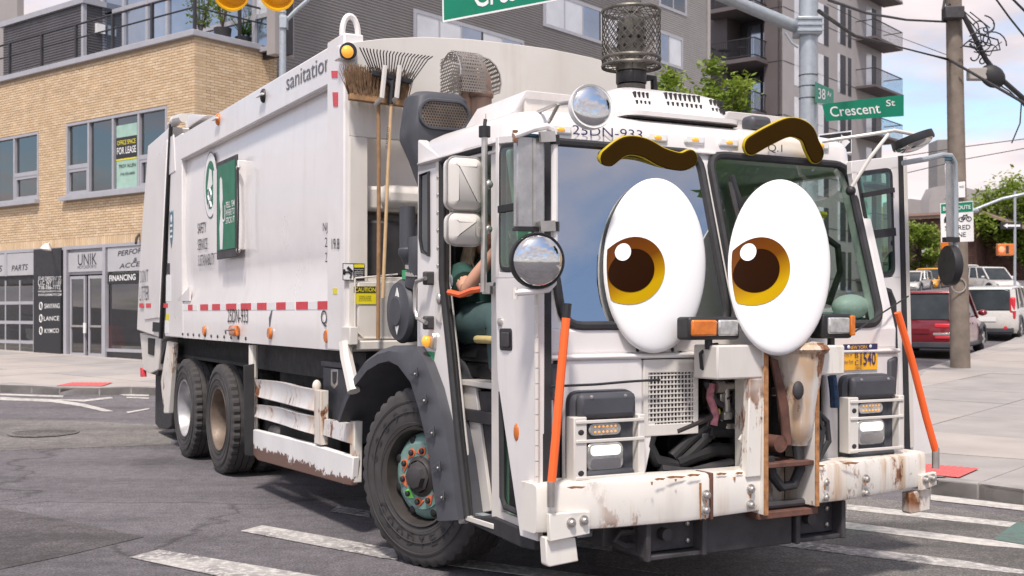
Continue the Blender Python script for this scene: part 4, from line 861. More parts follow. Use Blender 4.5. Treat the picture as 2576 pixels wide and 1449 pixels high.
# front wheel, slightly steered
def front_wheel(y, sg, detail=True):
    e = bpy.data.objects.new('front_wheel', None); col.objects.link(e); e.parent = tk; e.location = (-.04, y, .552); e.rotation_euler = (0, 0, R(18)); e.scale = (1, sg, 1)
    inst(ty_f, 'tyre', e); inst(rings_on_wall(.545, .37, (.33, .40, .465)), 'sidewall_rib', e)
    MB().lathe([(.292, -.15), (.307, -.165), (.302, -.178), (.288, -.172), (.278, -.12), (.272, -.04), (.25, .02)], (0, 0, 0), (0, 1, 0), 48, False).build('rim', m_rim_dark, e)
    MB().lathe([(.272, -.05), (.262, -.10), (.235, -.128), (.205, -.135), (.20, -.145), (.10, -.147)], (0, 0, 0), (0, 1, 0), 48, False).build('hub_disc', m_green_hub, e)
    for k in range(8):
        a = 2 * math.pi * (k + .5) / 8; MB().ell((.238 * math.cos(a), -.122, .226 * math.sin(a)), (.032, .014, .032), 12, 6).build('hand_hole', m_dark, e)
    MB().lathe([(.125, -.13), (.125, -.15), (.115, -.155), (.105, -.165), (.10, -.17)], (0, 0, 0), (0, 1, 0), 32, False).build('hub_ring', m_rim_dark, e)
    MB().lathe([(.10, -.15), (.096, -.172), (.078, -.18), (.07, -.21), (.055, -.215), (.001, -.215)], (0, 0, 0), (0, 1, 0), 8).build('hub_cap', m_under, e)
    for k in range(10):
        a = 2 * math.pi * (k + .3) / 10; c = Vector((.158 * math.cos(a), -.14, .158 * math.sin(a))); u_ = Vector((math.cos(a + 1.9), 0, math.sin(a + 1.9))); v_ = Vector((-u_.z, 0, u_.x))
        nn = MB().lathe([(.018, 0), (.018, -.025), (.012, -.03)], c, (0, 1, 0), 8).build('wheel_nut', m_black, e)
        pts = [c + (u_ * math.cos(R(q)) + v_ * math.sin(R(q))) * .027 for q in range(50, 311, 26)] + [c + u_ * .056]
        MB().prism([p + Vector((0, -.012, 0)) for p in pts], (0, .006, 0)).build('nut_indicator', m_nutg if k == 6 else m_nut, nn)
    if detail:
        for s_, a0, a1, rad, hh in (('G289', 168, 118, .40, .055), ('WHA', 104, 78, .40, .05), ('GOODYEAR', 325, 215, .385, .075)):
            n = len(s_); up = a0 < 200
            for i, chh in enumerate(s_):
                a = R(a0 + (a1 - a0) * (i / (n - 1))) if up else R(215 + (325 - 215) * (i / (n - 1)))
                rd = Vector((math.cos(a), 0, math.sin(a))); tg_ = Vector((math.sin(a), 0, -math.cos(a)))
                if not up: rd, tg_ = -rd, -tg_
                wch = hh * .8; cc_ = Vector((math.cos(a), 0, math.sin(a))) * rad - rd * hh / 2 - tg_ * wch / 2 + Vector((0, -.1862, 0))
                txt('raised_letter', chh, m_rubber, e, cc_, cc_ + tg_ * wch, cc_ + rd * hh)
    return e
front_wheel(-1.035, 1); front_wheel(1.035, -1, False)
rib_r = rings_on_wall(.53, .275, (.33, .385, .44, .455))
def rear_wheel(x, y, sg, rimm, inner=True):
    e = bpy.data.objects.new('rear_wheel', None); col.objects.link(e); e.parent = tk; e.location = (x, y, .53); e.scale = (1, sg, 1); e.rotation_euler = (0, R(random.uniform(0, 90)), 0)
    inst(ty_r, 'tyre', e); inst(rib_r, 'sidewall_rib', e)
    if inner: inst(ty_r, 'tyre', e, (0, .32, 0))
    MB().lathe([(.292, -.10), (.308, -.125), (.303, -.135), (.29, -.13), (.272, -.09), (.262, -.02), (.255, .10), (.22, .14), (.12, .15), (.10, .10), (.08, -.02), (.001, -.03)], (0, 0, 0), (0, 1, 0), 48, False).build('rim', rimm, e)
    for k in range(10):
        a = 2 * math.pi * k / 10; MB().cyl((.165 * math.cos(a), .15, .165 * math.sin(a)), (.165 * math.cos(a), .09, .165 * math.sin(a)), .018, 8).build('wheel_nut', m_rim_dark, e)
rear_wheel(-4.70, -1.085, 1, m_rim_brown); rear_wheel(-6.15, -1.085, 1, m_rim_grey); rear_wheel(-4.70, 1.085, -1, m_rim_brown); rear_wheel(-6.15, 1.085, -1, m_rim_grey)
# mud flaps and their hangers
MB().prism(S([(391, 940), (432, 950), (431, 1072), (420, 1080), (398, 1076), (390, 1065)], -1.05), (0, .5, 0)).build('mud_flap', m_rubber, tk, .01)
MB().prism(S([(420, 858), (436, 862), (424, 1040), (412, 1040), (404, 960)], -1.22), (0, .06, 0)).build('flap_hanger', m_rust, tk, .01)
MB().prism(FR([(613, 920), (640, 915), (640, 1148), (616, 1146)], -3.45), (-.012, 0, 0)).build('mud_flap', m_rubber, tk, .004)
MB().prism(S([(404, 858), (420, 858), (395, 945), (378, 940)], -1.18), (0, .3, 0)).build('tail_bracket', m_under, tk, .01)
# side guard: posts and dented planks
sg_ = MB(); sg_.cyl(hs(637, 868, -1.2), hs(637, 968, -1.2), .04, 10); sg_.cyl(hs(639, 960, -1.2), hs(640, 1090, -1.2), .03, 8)
gd = sg_.build('side_guard_post', m_rust, tk)
def plank(tl, tr, bl, br, dent, mm, n=14):
    q = MB(); rings = []
    for i in range(n + 1):
        s_ = i / n; t0 = hs(tl[0] + (tr[0] - tl[0]) * s_, tl[1] + (tr[1] - tl[1]) * s_ - dent * math.sin(math.pi * s_) * .4, -1.22)
        b0 = hs(bl[0] + (br[0] - bl[0]) * s_, bl[1] + (br[1] - bl[1]) * s_ + dent * .3 * math.sin(2 * math.pi * s_), -1.22); d = Vector((0, .03 * math.sin(math.pi * s_ * 2) * (dent > 0), 0))
        m_ = (t0 + b0) / 2 + Vector((0, .02 if dent else 0, 0))
        rings.append([t0 + d + Vector((0, .05, 0)), t0 + d, m_ + d, b0 + d, b0 + d + Vector((0, .05, -.02)), b0 + d + Vector((0, .05, 0)) + Vector((0, .005, .01))])
    return q.loft(rings).build('guard_plank', mm, tk, ang=50)
plank((640, 955), (802, 983), (640, 996), (798, 1035), 7, m_guard); plank((640, 1018), (800, 1050), (640, 1048), (800, 1095), 7, m_guard)
plank((806, 1053), (884, 1068), (806, 1092), (884, 1116), 0, m_guard)
m_chip, t, o = newmat('guard_white_chipped'); _c = t.nodes.new('ShaderNodeTexCoord'); _s = t.nodes.new('ShaderNodeSeparateXYZ'); t.links.new(_c.outputs['Object'], _s.inputs[0])
_n = nz(t, 9, 8, None, .7); _a = t.nodes.new('ShaderNodeMath'); _a.operation = 'MULTIPLY_ADD'; _a.inputs[1].default_value = .28; t.links.new(_n, _a.inputs[0]); t.links.new(_s.outputs[2], _a.inputs[2])
_k = ramp(t, _a.outputs[0], [(.535, 1.0), (.545, 0.0)]); _h = ramp(t, nz(t, 4, 8, (1, 1, .5), .7), [(.66, 0.0), (.68, 1.0)])
bsdf(t, o, mixc(t, _h, mixc(t, _k, ramp(t, nz(t, 3, 5), [(.3, (.66, .65, .64)), (.7, (.76, .75, .74))]), (.15, .085, .065)), (.20, .09, .04)), .6)
gp = MB(); gp.prism(S([(636, 1080), (770, 1113), (888, 1150), (884, 1222), (870, 1220), (648, 1158), (634, 1140)], -1.23), (0, .05, 0)).build('guard_plank', m_chip, tk, .008)
sp = MB(); sp.prism(S([(790, 980), (807, 983), (806, 1120), (790, 1115)], -1.235), (0, .06, 0)); sp.ell(hs(797, 972, -1.2), (.035, .035, .05), 12, 8); sp.build('side_guard_post', m_rust, tk, .004)
MB().prism(S([(880, 1058), (892, 1060), (890, 1215), (880, 1215)], -1.215), (0, .06, 0)).build('side_guard_post', m_rust, tk, .006)
air = MB(); air.cyl(hs(690, 1085, -.9), hs(820, 1110, -.9), .06, 12); air.build('air_tank', m_steel, tk)
# tool box
MB().box(-1.95, -1.12, .62, -1.28, -.6, 1.14).build('tool_box', m_plast, tk, .012)
MB().box(-1.97, -1.13, 1.145, -1.26, -.58, 1.19).build('tool_box_lid', m_plast, tk, .01)
tb = MB().prism(S([(832, 928), (849, 929), (849, 968), (841, 980), (832, 970)], -1.124), (0, .01, 0)).build('tool_box_latch', m_steel, tk, .004)
MB().prism(S([(836, 935), (846, 936), (845, 962), (840, 968), (836, 960)], -1.1265), (0, .003, 0)).build('latch_recess', m_under, tb)
# fender
fo = [(858, 1056), (872, 1005), (890, 955), (924, 905), (958, 880), (992, 869), (1044, 872), (1071, 912), (1095, 978), (1116, 1062), (1133, 1158), (1143, 1235), (1152, 1308)]
fi = [(860, 1062), (878, 1012), (900, 970), (930, 932), (960, 914), (985, 908), (1009, 920), (1040, 961), (1061, 1028), (1079, 1105), (1092, 1180), (1101, 1250), (1109, 1310)]
Fo, Fi = S(fo, -1.26), S(fi, -1.275)
q = MB(); n = len(Fo)
rows = [[p + Vector((0, .35, 0)) for p in Fo], Fo, [(a * .35 + b_ * .65) + Vector((0, -.03, 0)) for a, b_ in zip(Fi, Fo)], [a + Vector((0, -.02, 0)) for a in Fi], Fi and [a + Vector((0, .03, 0)) for a in Fi], [a + Vector((0, .60, 0)) for a in Fi]]
q.loft(rows, False, False); fe = q.build('front_fender', m_plast, tk, ang=40)
MB().loft([[a + Vector((0, .55, .0)) for a in Fi], [Vector((a.x, -.55, a.z + .12)) for a in Fi]], False, False).build('wheel_arch_liner', m_dark, tk)
for i in range(7, 12):
    c = (Fo[i] * .55 + Fi[i] * .45) + Vector((0, -.04, 0)); wq = MB()
    wq.prism([c + Vector((-.055, 0, -.02)), c + Vector((.06, 0, -.03)), c + Vector((.06, 0, .03))], (0, -.010, 0)); k = wq.build('fender_rib', m_plast, fe, .005)
    MB().ell(c + Vector((.045, -.014, -.012)), (.008, .006, .008), 8, 6).build('fender_bolt', m_steel, fe)
# ================================================================== cab
def rrx(y0, z0, y1, z1, r, x): return [Vector((x, a, b_)) for a, b_ in rr(y0, z0, y1, z1, r)]
q = MB()
q.prism(S([(1050, 350), (1108, 392), (1109, 705), (1128, 880), (1150, 1100), (1174, 1305), (1152, 1320), (1131, 1130), (1102, 1010), (1068, 912), (1048, 895)], -1.2), (0, .07, 0))
cab = q.build('cab_shell', m_white, tk, .012)
box('door_header', m_white, .02, -1.2, 2.40, 1.24, -1.13, 2.45, parent=cab)
box('cab_back', m_cabin, -.01, -1.16, 1.0, .03, 1.16, 2.47, parent=cab)
q = MB(); q.box(0, 1.13, .9, .36, 1.2, 2.47); q.box(.36, 1.13, 2.40, 1.24, 1.2, 2.45); q.build('far_side_frame', m_white2, cab)
box('cab_floor', m_under, .02, -1.12, .93, 1.5, 1.15, 1.0, parent=cab)
box('headliner', m_cabin, .03, -1.15, 2.42, 1.2, 1.15, 2.44, parent=cab)
# rivet strip and seals on the door post
pr = MB().lathe([(.014, 0), (.012, -.006), (.001, -.008)], (0, 0, 0), (0, 1, 0), 10).mesh('rivet', m_steel)
for i in range(7): inst(pr, 'rivet', cab, hs(1102, 446 + i * 44.5, -1.2005))
MB().prism(S([(1096, 400), (1107, 395), (1109, 705), (1099, 712)], -1.204), (0, .01, 0)).build('post_strip', m_white2, cab, .003)
MB().tube(S([(1236, 368), (1170, 385), (1112, 408), (1112, 705), (1131, 880), (1153, 1100), (1176, 1300)], -1.205), .022, 8).build('door_seal', m_rubber, cab)
MB().tube(S([(1240, 376), (1172, 394), (1121, 415), (1121, 705), (1140, 880), (1161, 1100), (1184, 1298)], -1.17), .022, 8).build('door_seal', m_rubber, cab)
qw = S([(1058, 440), (1079, 432), (1080, 645), (1062, 632), (1057, 600)], -1.203); g = MB().prism(qw, (0, .02, 0)).build('quarter_window', m_carglass, cab, .01)
MB().tube(qw, .012, 6, True).build('window_gasket', m_rubber, g)
MB().tube(S([(1070, 700), (1048, 708), (1044, 725), (1044, 780), (1050, 800), (1072, 812)], -1.26), .013, 8).build('grab_handle', m_steel, cab)
for py in (700, 812): MB().box(*(hs(1073, py, -1.24) + Vector((-.02, -.02, -.04))), *(hs(1073, py, -1.24) + Vector((.02, .05, .04)))).build('handle_foot', m_under, cab, .01)
p = hs(1077, 862, -1.21); ml = MB().prism(S([(1072, 872), (1080, 842), (1086, 835), (1090, 850), (1088, 880)], -1.225), (0, .03, 0)).build('marker_base', m_steel, cab, .008)
MB().ell(hs(1073, 858, -1.235), (.03, .03, .036), 14, 8).build('marker_lamp', m_amberlit, ml)
MB().prism(S([(1067, 882), (1092, 886), (1091, 907), (1067, 902)], -1.2035), (0, .003, 0)).build('green_sticker', m_stickg, cab)
MB().prism(S([(1093, 712), (1106, 702), (1110, 760), (1106, 815), (1093, 800)], -1.215), (0, .02, 0)).build('latch_plate', m_white2, cab, .006)
MB().ell(hs(1104, 752, -1.225), (.02, .015, .035), 10, 6).build('striker', m_steel, cab)
# roof: rounded shell with gutter
q = MB(); rg = []
for ins, z in ((-.02, 2.440), (-.03, 2.446), (-.03, 2.453), (0, 2.459), (.01, 2.55), (.03, 2.585), (.08, 2.612), (.16, 2.632), (.32, 2.645)):
    fr = max(ins, .0); rg.append([Vector((a, b_, z)) for a, b_ in rr(-.02 + ins, -1.2 + ins, 1.262 - ins * .8, 1.2 - ins, .16)])
roof = q.loft(rg).build('roof', m_white, tk, ang=50)
for px, py in ((1408, 326), (1652, 346), (1746, 352), (1832, 359), (2062, 366)):
    c = hf(px, py, 1.262); lq = MB().box(1.23, c.y - .07, c.z - .026, 1.274, c.y + .07, c.z + .028).build('clearance_light', m_paper, roof, .012)
    MB().ell((1.274, c.y, c.z), (.010, .026, .012), 12, 6).build('lamp_lens', m_amberlit, lq)
ftxt('lettering', '25DN-933', m_navy, 1.274, (1440, 338), (1616, 351), (1440, 314), roof); ftxt('lettering', 'Q.1', m_ink, 1.274, (1932, 384), (1968, 386), (1932, 362), roof)
# roof air-conditioning pod, deflectors
q = MB(); rg = []
for ins, z in ((-.03, 2.64), (-.03, 2.665), (0, 2.67), (.03, 2.80), (.07, 2.835), (.13, 2.845)):
    rg.append([Vector((a, b_, z)) for a, b_ in rr(.25 + ins * .6, -.44 + ins, 1.16 - ins * 2.2, .30 - ins, .09)])
ac = q.loft(rg).build('air_conditioner', m_white, tk, ang=40)
for i in range(8):
    for j in range(2):
        a, b_ = hf(1620 + 11 * i, 272 + 3 * i * .7 + 22 * j, 1.16 - .0 - (.05 if j == 0 else .0)), None
        y = -.145 + i * .033; z = 2.785 - j * .055; x = 1.150 - (z - 2.67) / .13 * .045
        MB().box(x - .03, y, z - .02, x - .010 + .012, y + .012, z + .02).build('vent_slot', m_trim, ac)
for y0 in (-.36, .17):
    for i in range(4):
        for j in range(2):
            y = y0 + i * .028; z = 2.775 - j * .052; x = 1.150 - (z - 2.67) / .13 * .045
            MB().box(x - .03, y, z - .016, x + .003, y + .011, z + .016).build('vent_slot', m_trim, ac)
box('pod_base', m_under, .2, -.46, 2.63, 1.18, .32, 2.652, parent=ac)
for (y0, y1, yt0, yt1) in ((-.98, -.56, -.86, -.56), (.42, 1.05, .42, .95)):
    q = MB(); q.prism([Vector((.15, y0, 2.62)), Vector((.85, y0, 2.66)), Vector((.95, y0 + .02, 2.77)), Vector((.15, yt0, 2.80))], (0, y1 - y0, 0)); dq = q.build('roof_deflector', m_white, tk, .008)
    MB().box(.90, y0 + .03, 2.63, .915, y1 - .03, 2.745).build('deflector_mouth', m_white2, dq)
box('roof_camera', m_plast, 1.05, .44, 2.63, 1.16, .60, 2.72, parent=roof, bev=.03)
MB().cyl(hs(1222, 318, -1.0), hs(1222, 286, -1.0), .004, 6).build('antenna', m_steel, tk)
# ---------------- windshield wall, raked
SX, X0, Z0 = .292, 1.52, 1.55
def wx(z): return X0 - SX * (z - Z0)
def wp(y, z, d=0): return Vector((wx(z) + d, y, z))
nrm = Vector((1, 0, SX)).normalized()
def wframe(L): return [wp(y, z) for y, z in L]
outer = [(-1.2, 1.46), (1.2, 1.46), (1.2, 2.475), (-1.2, 2.475)]
q = MB()
for y0, y1 in ((-1.2, -1.075), (-.045, .045), (1.075, 1.2)): q.prism(wframe([(y0, 1.46), (y1, 1.46), (y1, 2.475), (y0, 2.475)]), -nrm * .07)
for z0, z1 in ((1.46, 1.50), (2.43, 2.475)):
    for y0, y1 in ((-1.075, -.045), (.045, 1.075)): q.prism(wframe([(y0, z0), (y1, z0), (y1, z1), (y0, z1)]), -nrm * .07)
wsw = q.build('windshield_frame', m_white, tk, .006)
for (y0, y1, gm, tilt) in ((-1.085, -.035, m_wshb, 0), (.035, 1.085, m_wsh, 0)):
    loop = roundpoly([wp(y0, 1.485, .012), wp(y1, 1.485, .012), wp(y1, 2.445, .012), wp(y0, 2.445, .012)], .11)
    cn = MB().frame(loop, [p - nrm * .02 for p in shrink(loop, .10)], -nrm * .012)
    gl = MB().prism(loop, -nrm * .006).build('windshield', gm, tk, ang=20)
    MB().tube(loop, .024, 8, True).build('windshield_gasket', m_rubber, gl)
# fillers in the rounded corners are covered by the gasket; wiper arms
wq = MB(); wq.tube([wp(.12, 2.28, .05), wp(.14, 1.9, .05), wp(.20, 1.50, .06)], .014, 6); wq.build('wiper', m_under, tk)
wq = MB(); wq.tube([wp(.13, 2.32, .06), wp(.22, 1.78, .055)], .018, 6); wq.build('wiper', m_black, tk)
# A pillars between windshield wall and door
for y, sg in ((-1.2, 1), (1.2, -1)):
    q = MB(); q.prism([Vector((1.36, y, .95)), Vector((1.56, y, .95)), Vector((1.55, y, 1.46)), Vector((wx(2.475), y, 2.475)), Vector((1.13, y, 2.475)), Vector((1.36, y, 1.6))], (0, .06 * sg, 0)); q.build('pillar', m_white, cab, .008)
# ---------------- front face
XF = 1.56
q = MB()
q.box(XF - .05, -1.2, 1.335, XF + .0, 1.2, 1.475)
fp = q.build('front_panel', m_white, tk, .02)
q = MB(); q.prism([Vector((XF + .02, -1.09, .70)), Vector((XF + .02, -.62, .70)), Vector((XF + .02, -.62, 1.32)), Vector((XF + .02, -1.09, 1.32))], (-.05, 0, 0)); q.build('front_panel', m_white, tk, .02)
q = MB(); q.prism([Vector((XF + .02, .62, .70)), Vector((XF + .02, 1.2, .70)), Vector((XF + .02, 1.2, 1.32)), Vector((XF + .02, .62, 1.32))], (-.05, 0, 0)); q.build('front_panel', m_white, tk, .02)
MB().box(XF - .03, -1.2, 1.315, XF + .035, 1.2, 1.342).build('panel_crease', m_white, tk, .012)
box('corner_filler', m_black, XF - .08, -1.19, .62, XF - .02, -1.092, 1.28)
box('corner_step', m_plast, XF - .06, -1.19, 1.12, XF + .01, -1.095, 1.30)
q = MB(); q.prism(FR([(2238, 905), (2262, 895), (2256, 1000), (2240, 1145), (2220, 1148), (2238, 1010)], XF + .04), (-.10, 0, 0)); q.build('corner_step', m_plast, tk, .015)
for py in (1040, 1112): MB().ell(hf(2238, py, XF + .045), (.01, .025, .025), 12, 6).build('step_hole', m_dark, tk)
MB().tube(FR([(1700, 835), (1703, 900)], XF + .02), .003, 4).build('panel_bolt', m_steel, fp)
for px, py in ((1590, 893), (1604, 880), (1660, 892), (1692, 880), (1712, 888), (1600, 898)): MB().ell(hf(px, py, XF + .003), (.006, .011, .011), 8, 6).build('panel_bolt', m_under, fp)
# engine bay behind
q = MB(); q.box(.75, -.62, .55, .80, .64, 1.33); q.box(.8, -.66, .55, XF - .03, -.62, 1.33); q.box(.8, .63, .55, XF - .03, .66, 1.33); q.box(.8, -.62, 1.325, XF - .05, .63, 1.345); q.box(.8, -.62, .5, XF, .63, .55)
bay = q.build('engine_bay', m_dark, tk)
for i in range(16):
    yy = random.uniform(-.2, .55); zz_ = random.uniform(.62, 1.2); s_ = random.uniform(.03, .09)
    MB().box(1.1, yy - s_, zz_ - s_ * .8, 1.2 + random.uniform(0, .15), yy + s_, zz_ + s_ * .8).build('engine_block', random.choice([m_plast, m_under, m_rim_dark, m_rim_brown]), bay, .012)
for i in range(12):
    a = Vector((1.30 + random.uniform(-.05, .12), random.uniform(-.2, .3), random.uniform(.75, 1.25))); MB().tube([a, a + Vector((.05, random.uniform(-.15, .15), -.1)), a + Vector((.02, random.uniform(-.2, .2), -.25))], random.uniform(.006, .014), 6).build('cable', random.choice([m_wire, m_steel, m_under]), bay)
q = MB(); q.lathe([(.035, -.08), (.035, -.03), (.022, -.03), (.022, .06), (.038, .06), (.038, .10)], hf(1828, 972, 1.58), (0, 1, 0), 12); q.cyl(hf(1826, 975, 1.58), hf(1828, 1035, 1.58), .02, 10); q.tube(FR([(1800, 985), (1850, 975), (1860, 1000)], 1.47), .014, 8); q.build('valve_fitting', m_steel, bay)
for pts, r_ in (([(1640, 1075), (1630, 1120), (1650, 1160), (1700, 1170), (1745, 1130), (1790, 1085), (1850, 1085)], .035), ([(1700, 1165), (1750, 1145), (1800, 1130), (1850, 1135)], .04), ([(1690, 1150), (1730, 1110), (1770, 1075), (1850, 1065)], .03)):
    MB().tube(FR(pts, 1.55), r_, 10).build('coolant_hose', m_dark, bay)
MB().lathe([(.05, -.02), (.05, .02)], hf(1706, 1155, 1.5), (0, 1, .5), 14).build('hose_clamp', m_steel, bay)
MB().tube(FR([(1690, 1078), (1650, 1062), (1660, 1045), (1700, 1052)], 1.52), .03, 8).build('filler_neck', m_white2, bay)
MB().prism(FR([(1620, 1195), (1750, 1175), (1900, 1200), (1760, 1215)], 1.45), (0, 0, -.05)).build('tray', m_under, bay, .01)
MB().tube(FR([(1790, 965), (1785, 1000), (1800, 1040), (1795, 1070)], 1.58), .022, 7).build('tied_rag', M('pink_rag', (.42, .17, .20), .9, 0, .5, 30), bay)
MB().tube(FR([(1790, 945), (1765, 925), (1762, 890), (1785, 868), (1805, 866)], 1.7), .010, 6).build('lamp_cable', m_wire, tk)
chn = MB()
for i in range(12): chn.ell(hf(1872 - i * .7, 1100 + i * 8, 1.70), (.006 if i % 2 else .014, .014 if i % 2 else .006, .02), 8, 5)
chn.build('chain', m_steel, tk)
MB().tube(FR([(1868, 1095), (1862, 1105), (1870, 1118), (1882, 1110), (1880, 1095)], 1.70), .012, 8).build('shackle', m_rust, tk)
# grille panel with real bars
A, B = hf(1620, 905, XF + .025), hf(1757, 1062, XF + .025)
q = MB(); q.frame([Vector((XF + .025, a, b_)) for a, b_ in ((A.y, B.z - .06), (B.y, B.z - .06), (B.y, A.z), (A.y, A.z))], [Vector((XF + .025, a, b_)) for a, b_ in ((A.y + .03, B.z), (B.y - .03, B.z), (B.y - .03, A.z - .07), (A.y + .03, A.z - .07))], (-.02, 0, 0))
gp = q.build('grille_panel', m_white2, tk, .004)
for i in range(13): y = A.y + .03 + (B.y - A.y - .06) * (i + .5) / 13; MB().box(XF + .008, y - .003, B.z, XF + .018, y + .003, A.z - .07).build('grille_bar', m_white2, gp)
for i in range(11): z = B.z + (A.z - .07 - B.z) * (i + .5) / 11; MB().box(XF + .012, A.y + .03, z - .0035, XF + .021, B.y - .03, z + .0035).build('grille_bar', m_white2, gp)
MB().box(XF - .02, A.y, B.z - .05, XF - .01, B.y, A.z).build('grille_backing', m_dark, gp)
q = MB(); q.prism(FR([(1620, 1060), (1650, 1060), (1622, 1200), (1612, 1200)], XF + .02), (-.02, 0, 0)); q.build('grille_bracket', m_white, tk, .004)
MB().bar(hf(1700, 1060, XF - .005), hf(1745, 985, XF - .005), .03, .01).build('grille_brace', m_white2, gp)
MB().tube(FR([(1385, 972), (1500, 967), (1580, 960), (1660, 955)], XF + .07), .007, 6).build('bungee_cord', m_wire, tk)
# headlights
def headlight(y0, y1, z0, z1, wide, sx):
    x = XF + .022; c = (y0 + y1) / 2
    lp = roundpoly([Vector((x, y0, z0)), Vector((x, y1, z0)), Vector((x, y1, z1)), Vector((x, y0, z1))], .07); rg = [lp, [p + Vector((.03, 0, 0)) for p in shrink(lp, .005)], [p + Vector((.045, 0, 0)) for p in shrink(lp, .03)], [p + Vector((.038, 0, 0)) for p in shrink(lp, .06)]]
    hb_ = MB().loft(rg).build('headlight_bezel', m_plast, tk, ang=30)
    MB().box(x + .03, y0 + .03, z1 - .14, x + .085, y1 - .03, z1 - .012).build('bezel_hood', m_plast, hb_, .03)
    MB().box(x + .03, y0 + .03, z0 + .012, x + .075, y1 - .03, z0 + .08).build('bezel_chin', m_plast, hb_, .03)
    MB().prism(rrx(c - .095, z1 - .225, c + .095, z1 - .165, .029, x + .038), (.015, 0, 0)).build('turn_signal', m_lens, hb_, .004)
    for i in range(12): MB().ell((x + .054, c - .06 + .024 * (i % 6), z1 - .208 + .027 * (i // 6)), (.003, .006, .006), 8, 5).build('led', m_amberlit, hb_)
    l2 = MB().prism(rrx(c - .11, z1 - .405, c + .11, z1 - .26, .04, x + .036), (.02, 0, 0)).build('headlamp', m_lens, hb_, .012)
    MB().prism(rrx(c - .088, z1 - .325, c + .088, z1 - .275, .02, x + .057), (.003, 0, 0)).build('reflector', m_headlit, l2, .008)
    MB().prism(rrx(c - .088, z1 - .395, c + .088, z1 - .34, .02, x + .057), (.003, 0, 0)).build('reflector', m_chrome, l2)
    g = MB()
    for z in (z1 - .15, z1 - .245, z1 - .425): g.box(x + .09, y0 + .0, z - .008, x + .105, y1 - .0, z + .008)
    gd_ = g.build('lamp_guard', m_white2, hb_, .003)
    for yy in ((y0 - .01, y0 + .065), (y1 - .03, y1 + .012)): MB().box(x + .02, yy[0], z1 - .44, x + .098, yy[1], z1 - .125).build('guard_bracket', m_white2, gd_, .006)
    for zq in (z1 - .20, z1 - .40): MB().ell((x + .0985, y0 + .03, zq), (.003, .018, .014), 8, 5).build('bracket_slot', m_trim, gd_)
    for yy in (y0 + .10, y1 - .10): MB().ell((x + .084, yy, z1 - .03), (.006, .01, .01), 8, 5).build('bezel_screw', m_steel, hb_)
headlight(-1.09, -.69, .69, 1.165, 1, 1); headlight(.71, 1.12, .69, 1.20, 1, -1)
# licence plate
A, B, C_, D_ = hf(2121, 932, XF + .025), hf(2206, 929, XF + .025), hf(2207, 864, XF + .025), hf(2121, 866, XF + .025)
lp = MB().prism([A, B, C_, D_], (.004, 0, 0)).build('licence_plate', m_plate, tk)
MB().prism(FR([(2121, 882), (2206.5, 879), (2207, 864), (2121, 866)], XF + .0305), (.0015, 0, 0)).build('plate_band', m_navy, lp)
X = XF + .0335
ftxt('plate_lettering', 'NEW YORK', m_plate, X, (2137, 879), (2183, 877), (2137, 870), lp, bold=.01)
ftxt('plate_lettering', '1540', m_navy, X, (2165, 919), (2203, 917), (2165, 886), lp, bold=.01)
for s_, ll, lr, ul in (('City of', (2124, 899), (2144, 898), (2124, 889)), ('New York', (2122, 915), (2147, 914), (2122, 906)), ('B', (2151, 900), (2160, 900), (2151, 887)), ('C', (2151, 919), (2160, 919), (2151, 906)), ('NYC', (2153, 929), (2168, 929), (2153, 923))): ftxt('plate_lettering', s_, m_navy, X, ll, lr, ul, lp)
for px, py in ((2135, 873), (2190, 871)): MB().ell(hf(px, py, X), (.003, .011, .011), 8, 5).build('plate_screw', m_paper, lp)
# ---------------- bumper halves
def beam(line, z0, z1, mm):
    q = MB(); rg = []
    for (x, y, zz0, zz1) in line:
        r_ = .03; rg.append([Vector((x - .16, y, zz1)), Vector((x - r_, y, zz1)), Vector((x - .008, y, zz1 - .008)), Vector((x, y, zz1 - r_)), Vector((x, y, zz0 + r_)), Vector((x - .008, y, zz0 + .008)), Vector((x - r_, y, zz0)), Vector((x - .16, y, zz0))])
    return q.loft(rg).build('bumper_beam', mm, tk, ang=32)
bl = beam([(1.68, -1.31, .49, .725), (1.74, -.9, .49, .735), (1.79, -.5, .495, .735), (1.80, -.36, .50, .735)], 0, 0, m_rust)
bl2 = beam([(1.806, -.36, .505, .735), (1.806, -.03, .515, .735)], 0, 0, m_rust)
br = beam([(1.80, .34, .52, .735), (1.79, .55, .52, .735), (1.74, .9, .525, .735), (1.69, 1.29, .535, .74)], 0, 0, m_rust)
MB().box(1.68, -.37, .50, 1.812, -.352, .738).build('bumper_weld', m_dkrust, bl, .004)
bm_ = MB().lathe([(.026, 0), (.026, .006), (.017, .006), (.017, .02), (.010, .026)], (0, 0, 0), (1, 0, 0), 12).mesh('bumper_bolt', m_steel)
for px, py, par in ((1776, 1245, bl2), (1774, 1283, bl2), (1888, 1230, bl2), (1887, 1270, bl2), (2075, 1213, br), (2075, 1251, br), (2177, 1205, br), (2176, 1240, br)):
    inst(bm_, 'bumper_bolt', par, hf(px, py, 1.807 if par is bl2 else 1.79))
for pts, x, par, tab, bolts in (([(1382, 1293), (1485, 1287), (1484, 1343), (1384, 1363)], 1.735, bl, [(1372, 1352), (1448, 1352), (1456, 1412), (1382, 1427), (1376, 1422)], ((1436, 1315), (1468, 1309))),
                                ([(2318, 1195), (2356, 1187), (2357, 1220), (2318, 1235)], 1.72, br, [(2288, 1240), (2340, 1230), (2340, 1283), (2292, 1293), (2288, 1290)], ((2328, 1207), (2345, 1203)))):
    ep = MB().prism(FR(pts, x), (-.03, 0, 0)).build('end_bracket', m_rust, par, .004); MB().prism(FR(tab, x - .03), (-.06, 0, 0)).build('bracket_tab', m_rust if par is bl else m_rustier, par, .006)
    for a in bolts: inst(bm_, 'bumper_bolt', par, hf(*a, x))
